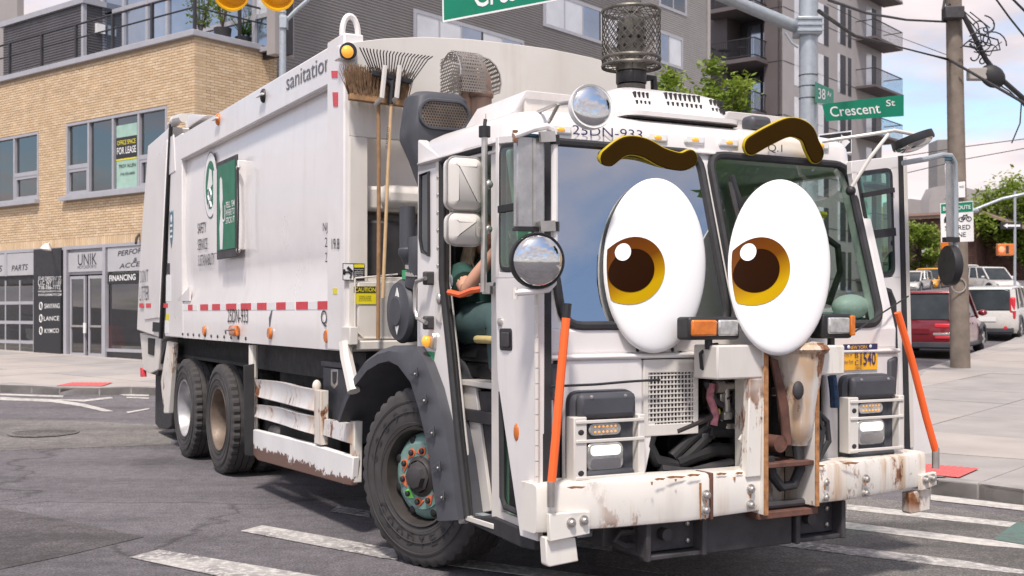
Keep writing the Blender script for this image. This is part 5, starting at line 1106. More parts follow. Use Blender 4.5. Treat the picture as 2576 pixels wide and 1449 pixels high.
# plow-marker rods on the bumper ends
for pts, base in (([(1387, 1222), (1398, 1100), (1412, 930), (1424, 800)], (1387, 1240)), ([(2354, 1135), (2330, 1050), (2292, 900), (2258, 786)], (2356, 1150))):
    P = FR(pts, 1.735 if pts[0][0] < 2000 else 1.69); mk = MB().tube(P, [.021] * 4, 10).build('marker_rod', m_orange, tk)
    if pts[0][0] < 2000: MB().cyl(P[-1], P[-1] + (P[-1] - P[-2]).normalized() * .07, .021, 10).build('rod_cap', m_black, mk)
    MB().cyl(P[0] + Vector((0, 0, -.10)), P[0] + Vector((0, 0, .02)), .022, 10).build('rod_socket', m_steel, mk)
# ---------------- plow hitch
m_runs0 = M('rust_edge', (.36, .17, .07), .85, 0, .5, 30)
q = MB(); q.box(1.62, -.335, 1.21, 1.82, -.03, 1.385); q.build('hitch_crossbar', m_white2, tk, .01)
q = MB(); q.box(1.62, .33, 1.215, 1.82, .535, 1.375); q.build('hitch_crossbar', m_rust, tk, .01)
q = MB(); q.prism([Vector((1.82, -.145, .70)), Vector((1.82, -.05, .70)), Vector((1.82, -.04, 1.21)), Vector((1.82, -.125, 1.21))], (-.05, 0, 0)); q.build('hitch_post', m_rust, tk, .006)
q = MB(); q.box(1.60, -.045, .50, 1.835, -.020, 1.38); q.build('hitch_cheek', m_rust, tk, .004)
q = MB(); q.box(1.60, .305, .52, 1.835, .33, 1.38); q.build('hitch_cheek', m_rust, tk, .004)
for y_, z_ in ((-.046, .50), (.304, .52)): MB().box(1.8355, y_, z_, 1.841, y_ + .027, 1.375).build('cheek_edge', m_runs0, tk)
q = MB(); q.box(1.60, -.02, .74, 1.83, .305, .765); q.build('hitch_shelf', m_dkrust, tk, .004)
q = MB(); q.box(1.56, .14, .52, 1.60, .30, .74); q.build('hitch_plate', m_rustier, tk)
q = MB(); q.box(1.52, -.02, .50, 1.56, .305, 1.3); q.build('hitch_back', m_dark, tk)
MB().box(1.55, -.05, .47, 1.80, .36, .505).build('hitch_base', m_dkrust, tk, .004)
MB().cyl((1.74, -.03, .53), (1.74, .31, .53), .022, 10).build('hitch_pin', m_under, tk)
q = MB(); P = [hf(1992, 905, 1.80), hf(2010, 985, 1.78), hf(2004, 1075, 1.76), hf(2000, 1110, 1.75)]
q.lathe([(.14, 0), (.145, .05), (.135, .12), (.115, .25), (.10, .42), (.085, .5), (.06, .53), (.055, .55)], hf(2006, 862, 1.74), (0, 0, -1), 24); cyl_ = q.build('lift_cylinder', m_rustier, tk, ang=50)
MB().cyl(hf(2004, 1075, 1.74), hf(2003, 1118, 1.74), .04, 12).build('cylinder_rod', m_dkrust, cyl_)
MB().prism(FR([(1940, 900), (1958, 905), (1985, 1020), (1993, 1120), (1972, 1125), (1966, 1040)], 1.79), (-.02, 0, 0)).build('hitch_lever', m_dkrust, tk, .006)
q = MB(); q.ell(hf(2008, 878, 1.74), (.17, .165, .05), 20, 8); q.build('cylinder_collar', m_rustier, cyl_)
MB().ell(hf(2008, 982, 1.865), (.02, .035, .05), 12, 8).build('grease_port', m_under, cyl_)
q = MB(); q.lathe([(.045, -.05), (.045, .05)], hf(1948, 1115, 1.74), (1, 0, 0), 14); q.build('hitch_roller', m_dkrust, tk)
MB().tube(FR([(2005, 1115), (2012, 1180), (1995, 1220), (1965, 1225), (1942, 1195), (1935, 1150)], 1.76), .028, 10).build('hydraulic_hose', m_rubber, tk)
for pts in ([(2050, 1030), (2080, 1060), (2085, 1110), (2055, 1160)], [(2045, 1020), (2070, 1080), (2060, 1140), (2040, 1160)], [(2042, 1050), (2060, 1090), (2050, 1130)]): MB().tube(FR(pts, 1.72), .016, 8).build('hydraulic_hose', m_rubber, tk)
MB().tube(FR([(2093, 945), (2098, 985), (2100, 1025)], 1.66), .025, 7).build('blue_rag', M('blue_rag', (.03, .06, .12), .9, 0, .5, 30), tk)
for pts, r_ in (([(1775, 960), (1800, 1010), (1840, 1030), (1860, 1060)], .018), ([(1700, 1085), (1760, 1060), (1800, 1045)], .02), ([(1850, 960), (1845, 1010), (1862, 1050)], .012), ([(1925, 930), (1932, 1000), (1925, 1080)], .022), ([(1660, 1180), (1740, 1190), (1840, 1165)], .03), ([(1930, 1130), (1928, 1200), (1950, 1240), (2000, 1245)], .022), ([(1780, 1000), (1790, 1040), (1775, 1080)], .010)):
    MB().tube(FR(pts, 1.57), r_, 8).build('engine_hose', random.choice([m_rubber, m_under, m_rim_dark]), bay)
for px, py, s_, mm in ((1815, 1000, .03, m_steel), (1840, 1020, .022, m_under), (1825, 1045, .028, m_lens), (1800, 1035, .02, m_caution), (1850, 1000, .025, m_steel), (1770, 1100, .03, m_under), (1935, 985, .03, m_steel), (1830, 1075, .03, m_steel)):
    p = hf(px, py, 1.55); MB().box(p.x - s_, p.y - s_, p.z - s_ * .8, p.x + s_, p.y + s_, p.z + s_ * .8).build('engine_fitting', mm, bay, .006)
def run(par, x, pts): MB().prism(FR(pts, x), (-.0015, 0, 0)).build('rust_run', m_runs, par)
m_runs = M('rust_stain', (.30, .135, .05), .85, 0, .5, 40)
for px, py, l_ in ((1776, 1250, 26), (1774, 1290, 18), (1762, 1215, 95), (1888, 1240, 14), (2075, 1222, 12), (2177, 1212, 10), (1848, 1200, 9), (1700, 1205, 7), (1640, 1212, 9)):
    run(bl2, 1.8125, [(px - 3, py), (px + 3, py), (px + 1.5, py + l_), (px - 1, py + l_ * .9)])
for px, py, w_ in ((1700, 1200, 26), (1745, 1195, 18), (1660, 1205, 14), (1815, 1192, 14), (1860, 1190, 10), (2060, 1172, 16), (2140, 1165, 22), (1450, 1226, 24)): run(bl, 1.8125 if px > 1700 else 1.80, [(px - w_, py), (px - w_ * .3, py - 3), (px + w_, py - 2), (px + w_ * .6, py + 3), (px, py + 2), (px - w_ * .5, py + 4)])
for i in range(26):
    rnd_ = random.Random(100 + i); a = hf(rnd_.uniform(1765, 1870), rnd_.uniform(950, 1150), rnd_.uniform(1.38, 1.56)); b_ = a + Vector((rnd_.uniform(-.05, .05), rnd_.uniform(-.12, .12), rnd_.uniform(-.12, .04)))
    MB().tube([a, (a + b_) / 2 + Vector((.03, rnd_.uniform(-.04, .04), -.02)), b_], rnd_.uniform(.004, .012), 6).build('engine_cable', rnd_.choice([m_wire, m_steel, m_under, m_wire, m_rim_brown]), bay)
    if i % 3 == 0: MB().lathe([(.014, 0), (.018, .008), (.018, .02), (.01, .03)], b_, (1, rnd_.uniform(-1, 1), .2), 8).build('engine_fitting', rnd_.choice([m_steel, m_rim_grey, m_dkrust]), bay)
# under-bumper tow frame
MB().box(1.30, -.33, .30, 1.70, .27, .50).build('skid_box', m_under, tk, .01)
for y0, y1 in ((-.70, -.32), (.28, .64)):
    q = MB(); q.box(1.62, y0, .33, 1.64, y1, .51); q.box(1.40, y0 if y0 < 0 else y1 - .03, .30, 1.72, y0 + .03 if y0 < 0 else y1, .51); q.box(1.40, y1 - .03 if y0 < 0 else y0, .30, 1.72, y1 if y0 < 0 else y0 + .03, .51); q.box(1.40, y0, .30, 1.70, y1, .325)
    tb_ = q.build('tow_bracket', m_under, tk, .006); MB().lathe([(.032, 0), (.032, .05), (.018, .05)], (1.64, (y0 + y1) / 2 - .04, .42), (1, 0, 0), 14).build('tow_pin', m_under, tb_)
    for dz in (.37, .46): MB().ell((1.645, y1 - .07, dz), (.012, .016, .016), 8, 5).build('bracket_bolt', m_steel, tb_)
q = MB(); q.box(1.2, -.85, .36, 1.55, -.68, .50); q.build('tow_arm', m_under, tk, .01)
hk = MB(); hk.tube(FR([(1640, 1335), (1560, 1340), (1545, 1358), (1570, 1372), (1640, 1370)], 1.60), .018, 8); hk.build('tow_hook', m_under, tk)
# plow lamps on stalks
for (px0, px1, py0, py1, split, flip, xx) in ((1736, 1864, 797, 856, 1806, False, 1.80), (2072, 2148, 789, 852, 2140, True, 1.80)):
    A, B = hf(px0, py1, xx), hf(px1, py0, xx); s_ = hf(split, 820, xx).y
    hsg = MB().box(xx - .12, A.y, A.z, xx - .008, B.y, B.z).build('plow_lamp', m_black, tk, .015)
    if not flip: MB().box(xx - .07, A.y + .012, A.z + .02, xx + .004, s_ - .005, B.z - .015).build('amber_lens', m_amber, hsg, .01); MB().box(xx - .04, s_ + .005, A.z + .02, xx + .004, B.y - .015, B.z - .015).build('clear_lens', m_lens, hsg, .01)
    else: MB().box(xx - .06, s_, A.z + .015, xx + .004, B.y + .01, B.z - .01).build('amber_lens', m_amber, hsg, .006); MB().box(xx - .03, s_ - .16, A.z + .025, xx + .005, s_ - .006, B.z - .02).build('clear_lens', m_lens, hsg, .01)
    MB().cyl(((xx - .06), (A.y + B.y) / 2, A.z), (xx - .06, (A.y + B.y) / 2, A.z - .05), .02, 8).build('lamp_stalk', m_black, hsg)
MB().tube([hf(2150, 835, 1.75), hf(2215, 790, 1.6), hf(2285, 745, 1.5)], .005, 5).build('lamp_wire', m_wire, tk)
# ---------------- folded right door
YD = -1.265
q = MB(); lo = [(1246, 700), (1352, 700), (1352, 1362), (1308, 1348), (1299, 1284), (1251, 951)]
q.prism(S(lo, YD), (0, .04, 0))
for pts in ([(1246, 345), (1254, 343), (1254, 700), (1246, 700)], [(1343, 336), (1352, 335), (1352, 700), (1343, 700)], [(1254, 343), (1343, 336), (1343, 354), (1254, 362)], [(1254, 684), (1343, 684), (1343, 700), (1254, 700)]): q.prism(S(pts, YD), (0, .04, 0))
dr = q.build('door', m_white, tk, .004)
wl = roundpoly(S([(1254, 362), (1343, 352), (1343, 684), (1254, 684)], YD - .004), .07)
MB().frame(wl, shrink(wl, .030), (0, .03, 0)).build('window_gasket', m_rubber, dr, .006)
MB().prism(shrink(wl, .02), (0, .006, 0)).build('door_glass', m_winglass, dr)
MB().bar(hs(1256, 527, YD - .01), hs(1342, 512, YD - .01), .02, .035, (0, 0, 1)).build('sash_bar', m_rubber, dr)
dh = MB().prism(roundpoly(S([(1255, 826), (1286, 826), (1287, 883), (1256, 881)], YD - .005), .02), (0, .012, 0)).build('door_handle', m_black, dr, .004)
MB().prism(roundpoly(S([(1259, 836), (1277, 836), (1278, 874), (1260, 873)], YD - .016), .01), (0, .012, 0)).build('handle_lever', m_under, dh, .004)
MB().lathe([(.022, 0), (.022, -.01), (.012, -.014)], hs(1260, 810, YD), (0, 1, 0), 16).build('door_lock', m_steel, dr)
MB().ell(hs(1299, 1087, YD), (.028, .008, .045), 16, 8).build('side_reflector', m_amber, dr)
for i in range(26): z = .46 + i * .075; MB().cyl((hs(1350, 800, YD - .012).x, YD - .012, z), (hs(1350, 800, YD - .012).x, YD - .012, z + .070), .012, 8).build('hinge_knuckle', m_white2, dr)
MB().prism(S([(1356, 345), (1364, 344), (1366, 1350), (1358, 1352)], -1.235), (0, .05, 0)).build('hinge_seal', m_rubber, cab)
q = MB(); q.prism(S([(1234, 350), (1256, 345), (1262, 1000), (1262, 1325), (1236, 1318)], -1.19), (0, .05, 0)); inn = q.build('door_inner_leaf', m_white2, dr, .006)
MB().prism(S([(1262, 1288), (1312, 1305), (1312, 1346), (1262, 1330)], -1.19), (0, .05, 0)).build('leaf_bottom', m_white2, inn)
wl = S([(1263, 1000), (1340, 1000), (1340, 1300), (1275, 1278), (1264, 1255)], -1.20); MB().prism(wl, (0, .012, 0)).build('lower_glass', m_winglass, inn)
MB().tube(S([(1262, 985), (1264, 1250), (1272, 1275), (1310, 1292)], -1.205), .018, 8).build('window_gasket', m_rubber, inn)
MB().prism(S([(1240, 1300), (1345, 1345), (1345, 1385), (1310, 1378), (1165, 1310), (1172, 1300)], -1.21), (0, .25, 0)).build('door_sill', m_rubber, cab, .008)
MB().prism(S([(1165, 1295), (1240, 1318), (1240, 1332), (1165, 1308)], -1.215), (0, .03, 0)).build('sill_edge', m_white2, cab, .004)
q = MB(); q.box(.55, -1.15, .40, 1.45, -.62, .43); q.build('step_floor', m_galv, cab); box('step_wall', m_under, .55, -.64, .43, 1.45, -.60, 1.15, parent=cab)
q = MB(); q.prism(S([(1152, 965), (1195, 975), (1235, 1285), (1170, 1295)], -1.10), (0, .02, 0)); q.build('step_panel', m_white2, cab, .004)
box('seat_platform', m_white2, .45, -1.12, 1.13, 1.35, -.62, 1.165, parent=cab)
MB().prism(S([(1192, 985), (1240, 985), (1240, 1260), (1218, 1250)], -1.08), (0, .02, 0)).build('kick_panel', m_under, cab)
MB().prism(S([(1211, 1035), (1232, 1037), (1232, 1047), (1211, 1044)], -1.083), (0, .004, 0)).build('orange_label', m_amber, cab)
MB().tube(S([(1130, 735), (1160, 742), (1190, 730), (1215, 727)], -1.2), .018, 6).build('strap', m_orange, cab)
lq = MB(); lq.prism(S([(1204, 712), (1240, 710), (1240, 720), (1232, 720), (1232, 740), (1212, 740), (1212, 720), (1204, 720)], -1.24), (0, .02, 0)); lq.build('strap_latch', m_steel, cab, .003)
# ---------------- left door, swung out on the far side
YL = 1.24
q = MB(); 
dl = [hf(2142, 405, 1.35), hf(2262, 392, 1.35), hf(2284, 1130, 1.35), hf(2232, 1130, 1.35), hf(2215, 800, 1.35)]
wl = roundpoly(FR([(2150, 436), (2232, 422), (2240, 684), (2208, 690), (2172, 640)], 1.352), .06)
P_out = [hf(2142, 405, 1.35), hf(2262, 392, 1.35), hf(2268, 700, 1.35), hf(2200, 720, 1.35)]
q.prism([hf(2200, 700, 1.35), hf(2270, 694, 1.35), hf(2286, 1130, 1.35), hf(2232, 1130, 1.35)], (-.04, 0, 0))
q.prism([hf(2142, 405, 1.35), hf(2262, 392, 1.35), hf(2262, 424, 1.35), hf(2142, 438, 1.35)], (-.04, 0, 0))
q.prism([hf(2242, 420, 1.35), hf(2262, 418, 1.35), hf(2270, 700, 1.35), hf(2246, 700, 1.35)], (-.04, 0, 0))
q.prism([hf(2142, 430, 1.35), hf(2156, 430, 1.35), hf(2205, 705, 1.35), hf(2190, 705, 1.35)], (-.04, 0, 0))
ld = q.build('door', m_white, tk, .004)
loop = roundpoly(FR([(2152, 432), (2246, 420), (2254, 694), (2202, 700)], 1.355), .06)
MB().frame(loop, shrink(loop, .032), (-.03, 0, 0)).build('window_gasket', m_rubber, ld, .005); MB().prism(shrink(loop, .02), (-.006, 0, 0)).build('door_glass', m_winglass, ld)
MB().bar(hf(2168, 492, 1.356), hf(2248, 478, 1.356), .02, .03, (0, 0, 1)).build('sash_bar', m_rubber, ld); MB().bar(hf(2195, 590, 1.356), hf(2251, 583, 1.356), .02, .05, (0, 0, 1)).build('sash_bar', m_rubber, ld)
MB().prism(FR([(2262, 392), (2272, 391), (2290, 1130), (2278, 1130)], 1.36), (-.03, 0, 0)).build('hinge_seal', m_rubber, ld)
MB().prism(FR([(2273, 395), (2282, 396), (2300, 1125), (2290, 1128)], 1.355), (-.03, 0, 0)).build('hinge_strip', m_white2, ld, .003)
MB().prism(FR([(2282, 840), (2356, 1140), (2292, 1142)], 1.33), (-.02, 0, 0)).build('door_skirt', m_white, ld)
MB().tube(FR([(2216, 732), (2232, 735), (2242, 760), (2246, 880), (2242, 930)], 1.39), .03, 8).build('door_seal', m_rubber, ld)
# ---------------- mirrors, right side
XM = 1.30
mp_ = MB(); mp_.tube(FR([(1219, 322), (1219, 560), (1216, 735)], XM), .016, 10); mp_ = mp_.build('mirror_pole', m_steel, tk)
MB().cyl(hf(1219, 345, XM), hf(1219, 318, XM), .030, 10).build('pole_clamp', m_black, mp_); MB().cyl(hf(1219, 318, XM), hf(1221, 300, XM), .010, 8).build('pole_tip', m_under, mp_)
for (a0, b0, a1, b1) in ((1126, 400, 1213, 527), (1127, 538, 1211, 615)):
    A, B = hf(a0, b1, XM - .05), hf(a1, b0, XM - .05); lp = [Vector((XM - .05, y, z)) for y, z in rr(A.y, A.z, B.y, B.z, .045)]
    hq = MB().loft([[p + Vector((-.05, 0, 0)) for p in lp], lp, [p + Vector((.02, 0, 0)) for p in shrink(lp, .012)], [p + Vector((.035, 0, 0)) for p in shrink(lp, .05)]]).build('mirror_housing', m_white2, mp_, ang=40)
    MB().tube([p + Vector((-.005, 0, 0)) for p in lp], .009, 6, True).build('mirror_rim', m_steel, hq)
    MB().prism([p + Vector((-.052, 0, 0)) for p in shrink(lp, .01)], (.001, 0, 0)).build('mirror_glass', m_chrome, hq)
    MB().ell((XM - .01, B.y + .01, (A.z + B.z) / 2), (.03, .03, .025), 10, 6).build('mirror_knuckle', m_steel, hq)
XN = 1.72
mb = MB(); mb.tube(FR([(1292, 737), (1340, 733), (1378, 728), (1392, 712), (1394, 690), (1395, 500), (1395, 345), (1390, 325), (1375, 318), (1340, 325), (1292, 343)], XN), .017, 10)
mb = mb.build('mirror_bracket', m_white, tk)
for py in (352, 570): MB().cyl(hf(1395, py - 12, XN), hf(1395, py + 12, XN), .024, 10).build('pole_clamp', m_black, mb)
for px, py in ((1296, 745), (1296, 350)): MB().tube([hf(px, py + 8, XN), hf(px, py - 22, XN)], .014, 8).build('bracket_spring', m_rustier, mb)
A, B = hf(1303, 572, XN), hf(1374, 345, XN)
pn = MB().box(XN - .05, A.y, A.z, XN - .01, B.y, B.z).build('long_mirror', m_brush, mb, .008)
MB().box(XN - .03, A.y + .085, A.z + .01, XN - .004, A.y + .10, B.z - .01).build('mirror_rib', m_steel, pn)
MB().box(XN - .055, A.y, B.z, XN - .006, B.y, B.z + .012).build('mirror_cap', m_blue, pn); MB().box(XN - .055, A.y, A.z - .014, XN - .006, B.y, A.z).build('mirror_cap', m_black, pn)
for py in (345, 570): MB().bar(hf(1358, py, XN + .02), hf(1395, py - 2, XN + .02), .02, .05).build('mirror_clamp', m_steel, mb)
def dome(name, c, ax, r, depth, back, parent, mat=None):
    k = MB().lathe([(r * math.sin(a), depth * (math.cos(a))) for a in [R(90 * i / 10) for i in range(10, -1, -1)]], c, ax, 36).build(name, mat or m_chrome, parent, ang=60)
    MB().lathe([(r * 1.05, -.035), (r * 1.08, 0), (r * 1.05, .012), (r * 1.0, .006)], c, ax, 36).build('mirror_rim', m_black if back else m_paper, k); return k
dome('round_mirror', hf(1352, 656, XN + .02), (1, -.25, .0), .125, .055, True, mb)
# roof mirror on its tripod arm
ra_ = MB(); ra_.tube([hf(1340, 288, 1.1), hf(1400, 262, 1.45), hf(1445, 256, 1.6), hf(1478, 262, 1.66)], .010, 8); ra_.tube([hf(1405, 262, 1.47), hf(1385, 300, 1.38), hf(1372, 318, 1.36)], .010, 8); ra_ = ra_.build('roof_mirror_arm', m_steel, tk)
dome('round_mirror', hf(1488, 268, 1.66), (1, -.2, .12), .105, .03, False, ra_)
ra2 = MB(); ra2.tube([hf(2068, 356, 1.36), hf(2190, 338, 1.55), hf(2250, 328, 1.62), hf(2310, 340, 1.66), hf(2308, 352, 1.66)], .011, 8); ra2.tube([hf(2138, 478, 1.50), hf(2190, 395, 1.58), hf(2235, 338, 1.61)], .011, 8); ra2 = ra2.build('roof_mirror_arm', m_white2, tk)
MB().ell(hf(2140, 480, 1.50), (.03, .03, .03), 10, 8).build('arm_ball', m_black, ra2)
dome('round_mirror', hf(2298, 358, 1.64), (.22, .25, -.92), .115, .05, True, ra2)
# far-side mirror bracket
fb = MB(); fb.tube(FR([(2272, 410), (2330, 400), (2370, 390), (2392, 392), (2402, 410), (2404, 500), (2404, 640), (2400, 715)], 1.55), .017, 10); fb = fb.build('mirror_bracket', m_galv, tk)
q = MB(); q.prism(FR([(2376, 402), (2398, 402), (2400, 598), (2380, 598)], 1.55), (-.05, .10, 0)); q.build('long_mirror', m_brush, fb, .006)
MB().prism(FR([(2376, 396), (2398, 396), (2398, 403), (2376, 403)], 1.56), (-.06, .10, 0)).build('mirror_cap', m_blue, fb)
dome('round_mirror', hf(2395, 668, 1.55), (.43, .97, .0), .115, .05, True, fb, m_under)
MB().bar(hf(2375, 603, 1.56), hf(2410, 603, 1.56), .03, .03).build('mirror_clamp', m_black, fb)
# ---------------- behind the cab: snorkel, air cleaner, exhaust, caged stack
XS = -.22
lp = lambda z, y0, y1, x0, x1, r: [Vector((a, b_, z)) for a, b_ in rr(x0, y0, x1, y1, r)]
q = MB(); q.loft([lp(1.75, -1.10, -.98, XS + .04, XS + .16, .05), lp(2.3, -1.11, -.98, XS + .03, XS + .17, .05), lp(2.50, -1.16, -.96, XS - .04, XS + .14, .06), lp(2.63, -1.20, -.84, XS - .1, XS + .12, .07), lp(2.68, -1.20, -.78, XS - .1, XS + .13, .07), lp(2.90, -1.17, -.78, XS - .1, XS + .12, .08), lp(2.935, -1.12, -.82, XS - .07, XS + .09, .07)])
sn = q.build('air_snorkel', m_plast, tk, ang=45)
gl = [Vector((XS + .135, y, z)) for y, z in rr(-1.14, 2.70, -.80, 2.875, .085)]
MB().prism(gl, (-.02, 0, 0)).build('snorkel_grille', m_rim_brown, sn); MB().tube(gl, .012, 6, True).build('grille_rim', m_plast, sn)
dots = MB()
for i in range(17):
    for j in range(9):
        y, z = -1.118 + i * .0185 + (j % 2) * .009, 2.718 + j * .0168
        dots.prism([Vector((XS + .1355, y + .0062 * math.cos(k * math.pi / 3), z + .0062 * math.sin(k * math.pi / 3))) for k in range(6)], (.002, 0, 0))
tag(dots.build('grille_holes', m_dark, sn), kind='stuff')
q = MB(); q.lathe([(.19, .12), (.20, .05), (.20, -.02), (.185, -.04), (.10, -.05), (.09, -.06), (.001, -.06)], hs(1015, 783, -1.13), (0, 1, 0), 36); ac2 = q.build('air_cleaner', m_plast, tk, ang=40)
c = hs(1015, 783, -1.13)
MB().tube([c + Vector((.195 * math.cos(R(a)), -.005, .195 * math.sin(R(a)))) for a in range(0, 360, 10)], .012, 6, True).build('cleaner_rim', m_rubber, ac2)
MB().lathe([(.12, 0), (.12, .4)], c + Vector((.05, .12, 0)), (0, 1, 0), 20).build('cleaner_body', m_plast, ac2)
for sg in (1, -1): MB().prism([c + Vector((-.02, -.052, sg * .09)), c + Vector((.045, -.052, sg * .09)), c + Vector((.012, -.052, sg * .15))], (0, .004, 0)).build('cleaner_label', m_paper, ac2)
MB().tube([hs(1045, 720, -1.1), hs(1055, 660, -1.1), hs(1050, 600, -1.1)], .07, 14).build('intake_duct', m_plast, sn)
for py in (690, 672): MB().lathe([(.075, -.012), (.075, .012)], hs(1049, py, -1.1), (.1, 0, 1), 18).build('duct_clamp', m_steel, sn)
MB().lathe([(.05, 0), (.05, .26), (.058, .27), (.058, .3), (.04, .33), (.015, .38)], hs(1025, 520, -1.15), (0, 0, -1), 16).build('dust_bowl', m_plast, sn)
MB().cyl(hs(1022, 680, -.95), hs(1022, 725, -.95), .03, 10).build('spray_can', m_stickg, tk)
# twin exhaust with perforated shield
XE = -.42
q = MB()
ex = MB(); c = hf(1208, 310, XE); c2 = hf(1178, 310, XE - .05)
ex.tube([Vector((c.x, c.y, 1.9)), Vector((c.x, c.y, 3.02)), Vector((c.x - .01, c.y, 3.10)), Vector((c.x - .06, c.y - .0, 3.17)), Vector((c.x - .16, c.y, 3.22))], .078, 16)
ex.lathe([(.082, 0), (.09, .01), (.09, .03), (.082, .04)], (c.x, c.y, 2.98), (0, 0, 1), 20)
ex.tube([Vector((c2.x, c2.y, 1.9)), Vector((c2.x, c2.y, 3.0)), Vector((c2.x - .03, c2.y, 3.12))], .062, 14); exo = ex.build('exhaust_pipe', m_pipe, tk, ang=50)
m_perf, t, o = newmat('perforated_steel'); pb_ = bsdf(t, o, (.25, .225, .20), .5, .6)
def perf(name, P, U, V_, nu, nv, par):
    """perforated sheet: strips round real slots"""
    q = MB(); hu, hv = .26, .34
    for i in range(nu):
        for j in range(nv):
            off = .5 * (j % 2)
            def pt(a, b_): return P((i + a + off) / (nu + .5), (j + b_) / nv)
            O_ = [pt(0, 0), pt(1, 0), pt(1, 1), pt(0, 1)]; I_ = [pt(.5 - hu, .5 - hv + .1), pt(.5 + hu, .5 - hv + .1), pt(.5 + hu, .5 + hv - .1), pt(.5 - hu, .5 + hv - .1)]
            b0 = len(q.v); q.v += [tuple(p) for p in O_ + I_]; q.f += [(b0 + k, b0 + (k + 1) % 4, b0 + 4 + (k + 1) % 4, b0 + 4 + k) for k in range(4)]
    return tag(q.build(name, m_perf, par), kind='stuff')
def cyl_sheet(cx, y0, y1, R_, zc, a0, a1, z_base):
    def P(s_, t_):
        a = R(a0 + (a1 - a0) * t_); return Vector((cx + R_ * math.sin(a), y0 + (y1 - y0) * s_, zc + R_ * math.cos(a)))
    return P
perf('perforated_shield', cyl_sheet(c.x - .02, c.y - .21, c.y - .02, .16, 3.12, -40, 95, 0), 0, 0, 10, 14, exo)
def side_sheet(s_, t_): return Vector((c.x - .18 + .33 * s_, c.y - .212, 2.99 + .26 * t_ - .10 * max(0, s_ - .6)))
perf('perforated_shield', side_sheet, 0, 0, 12, 12, exo)
perf('perforated_shield', lambda s_, t_: Vector((c.x + .14, c.y - .21 + .19 * s_, 2.99 + .13 * t_)), 0, 0, 10, 7, exo)
perf('perforated_shield', lambda s_, t_: Vector((c.x - .26 + .2 * s_, c.y + .04 + .15 * math.cos(R(-25 + 230 * t_)), 3.11 + .165 * math.sin(R(-25 + 230 * t_)))), 0, 0, 9, 22, exo)
MB().tube([Vector((c.x - .06, c.y + .04 + .15 * math.cos(R(-25 + 23 * k)), 3.11 + .165 * math.sin(R(-25 + 23 * k)))) for k in range(11)], .007, 6).build('shield_edge', m_steel, exo)
for yy in (c.y - .21, c.y - .02): MB().tube([cyl_sheet(c.x - (.02 if yy < c.y - .1 else .12), yy, yy, .16 if yy < c.y - .1 else .21, 3.11 if yy < c.y - .1 else 3.08, -60, 95 if yy < c.y - .1 else 70, 0)(0, k / 10) for k in range(11)], .006, 6).build('shield_edge', m_steel, exo)
# caged stack
cs = hf(1588, 170, -.30); cz0, cz1, cr = 3.285, 3.67, .205; cx_, cy_ = cs.x, cs.y
st = MB(); st.lathe([(.075, 2.5), (.075, 3.1), (.10, 3.1), (.10, 3.15), (.085, 3.16), (.085, 3.24), (.11, 3.25), (.11, 3.31), (.095, 3.32), (.095, 3.60), (.02, 3.60)], (cx_, cy_, 0), (0, 0, 1), 24); sto = st.build('exhaust_stack', m_mesh, tk, ang=40)
MB().lathe([(.105, 3.16), (.108, 3.17), (.108, 3.23), (.105, 3.24)], (cx_, cy_, 0), (0, 0, 1), 24).build('stack_clamp', m_black, sto)
MB().lathe([(.08, 2.95), (.086, 2.96), (.086, 3.08), (.08, 3.09)], (cx_, cy_, 0), (0, 0, 1), 24).build('stack_scorch', m_pipe, sto)
for a in range(0, 360, 40):
    for j in range(4): MB().ell((cx_ + .095 * math.cos(R(a + 20 * (j % 2))), cy_ + .095 * math.sin(R(a + 20 * (j % 2))), 3.36 + .06 * j), (.014, .014, .014), 8, 5).build('stack_hole', m_dark, sto)
cg = MB(); n = 26
for sgn in (1, -1):
    for k in range(n):
        cg.tube([(cx_ + cr * math.cos(2 * math.pi * (k + sgn * s_ * 7) / n), cy_ + cr * math.sin(2 * math.pi * (k + sgn * s_ * 7) / n), cz0 + (cz1 - cz0) * s_) for s_ in [i / 9 for i in range(10)]], .0036, 4)
tag(cg.build('cage_mesh', m_mesh, sto), kind='stuff')
for z in (cz0, cz0 + .05, cz1): MB().lathe([(cr + .004, -.012), (cr + .008, 0), (cr + .004, .012), (cr - .004, .012), (cr - .004, -.012)], (cx_, cy_, z), (0, 0, 1), 40, False).build('cage_hoop', m_mesh, sto)
lid = MB(); n = 12
for k in range(n): lid.tube([(cx_, cy_, cz0), (cx_ + cr * math.cos(2 * math.pi * k / n), cy_ + cr * math.sin(2 * math.pi * k / n), cz0)], .004, 4); lid.tube([(cx_, cy_, cz1), (cx_ + cr * math.cos(2 * math.pi * k / n), cy_ + cr * math.sin(2 * math.pi * k / n), cz1)], .004, 4)
tag(lid.build('cage_spoke', m_mesh, sto), kind='stuff')
MB().tube([(cx_, cy_ + .08, 3.21), (cx_, cy_ + .19, 3.22), (cx_, cy_ + .20, 3.10), (cx_, cy_ + .16, 2.98), (cx_, cy_ + .12, 2.75)], .028, 8).build('stack_bracket', m_black, sto)
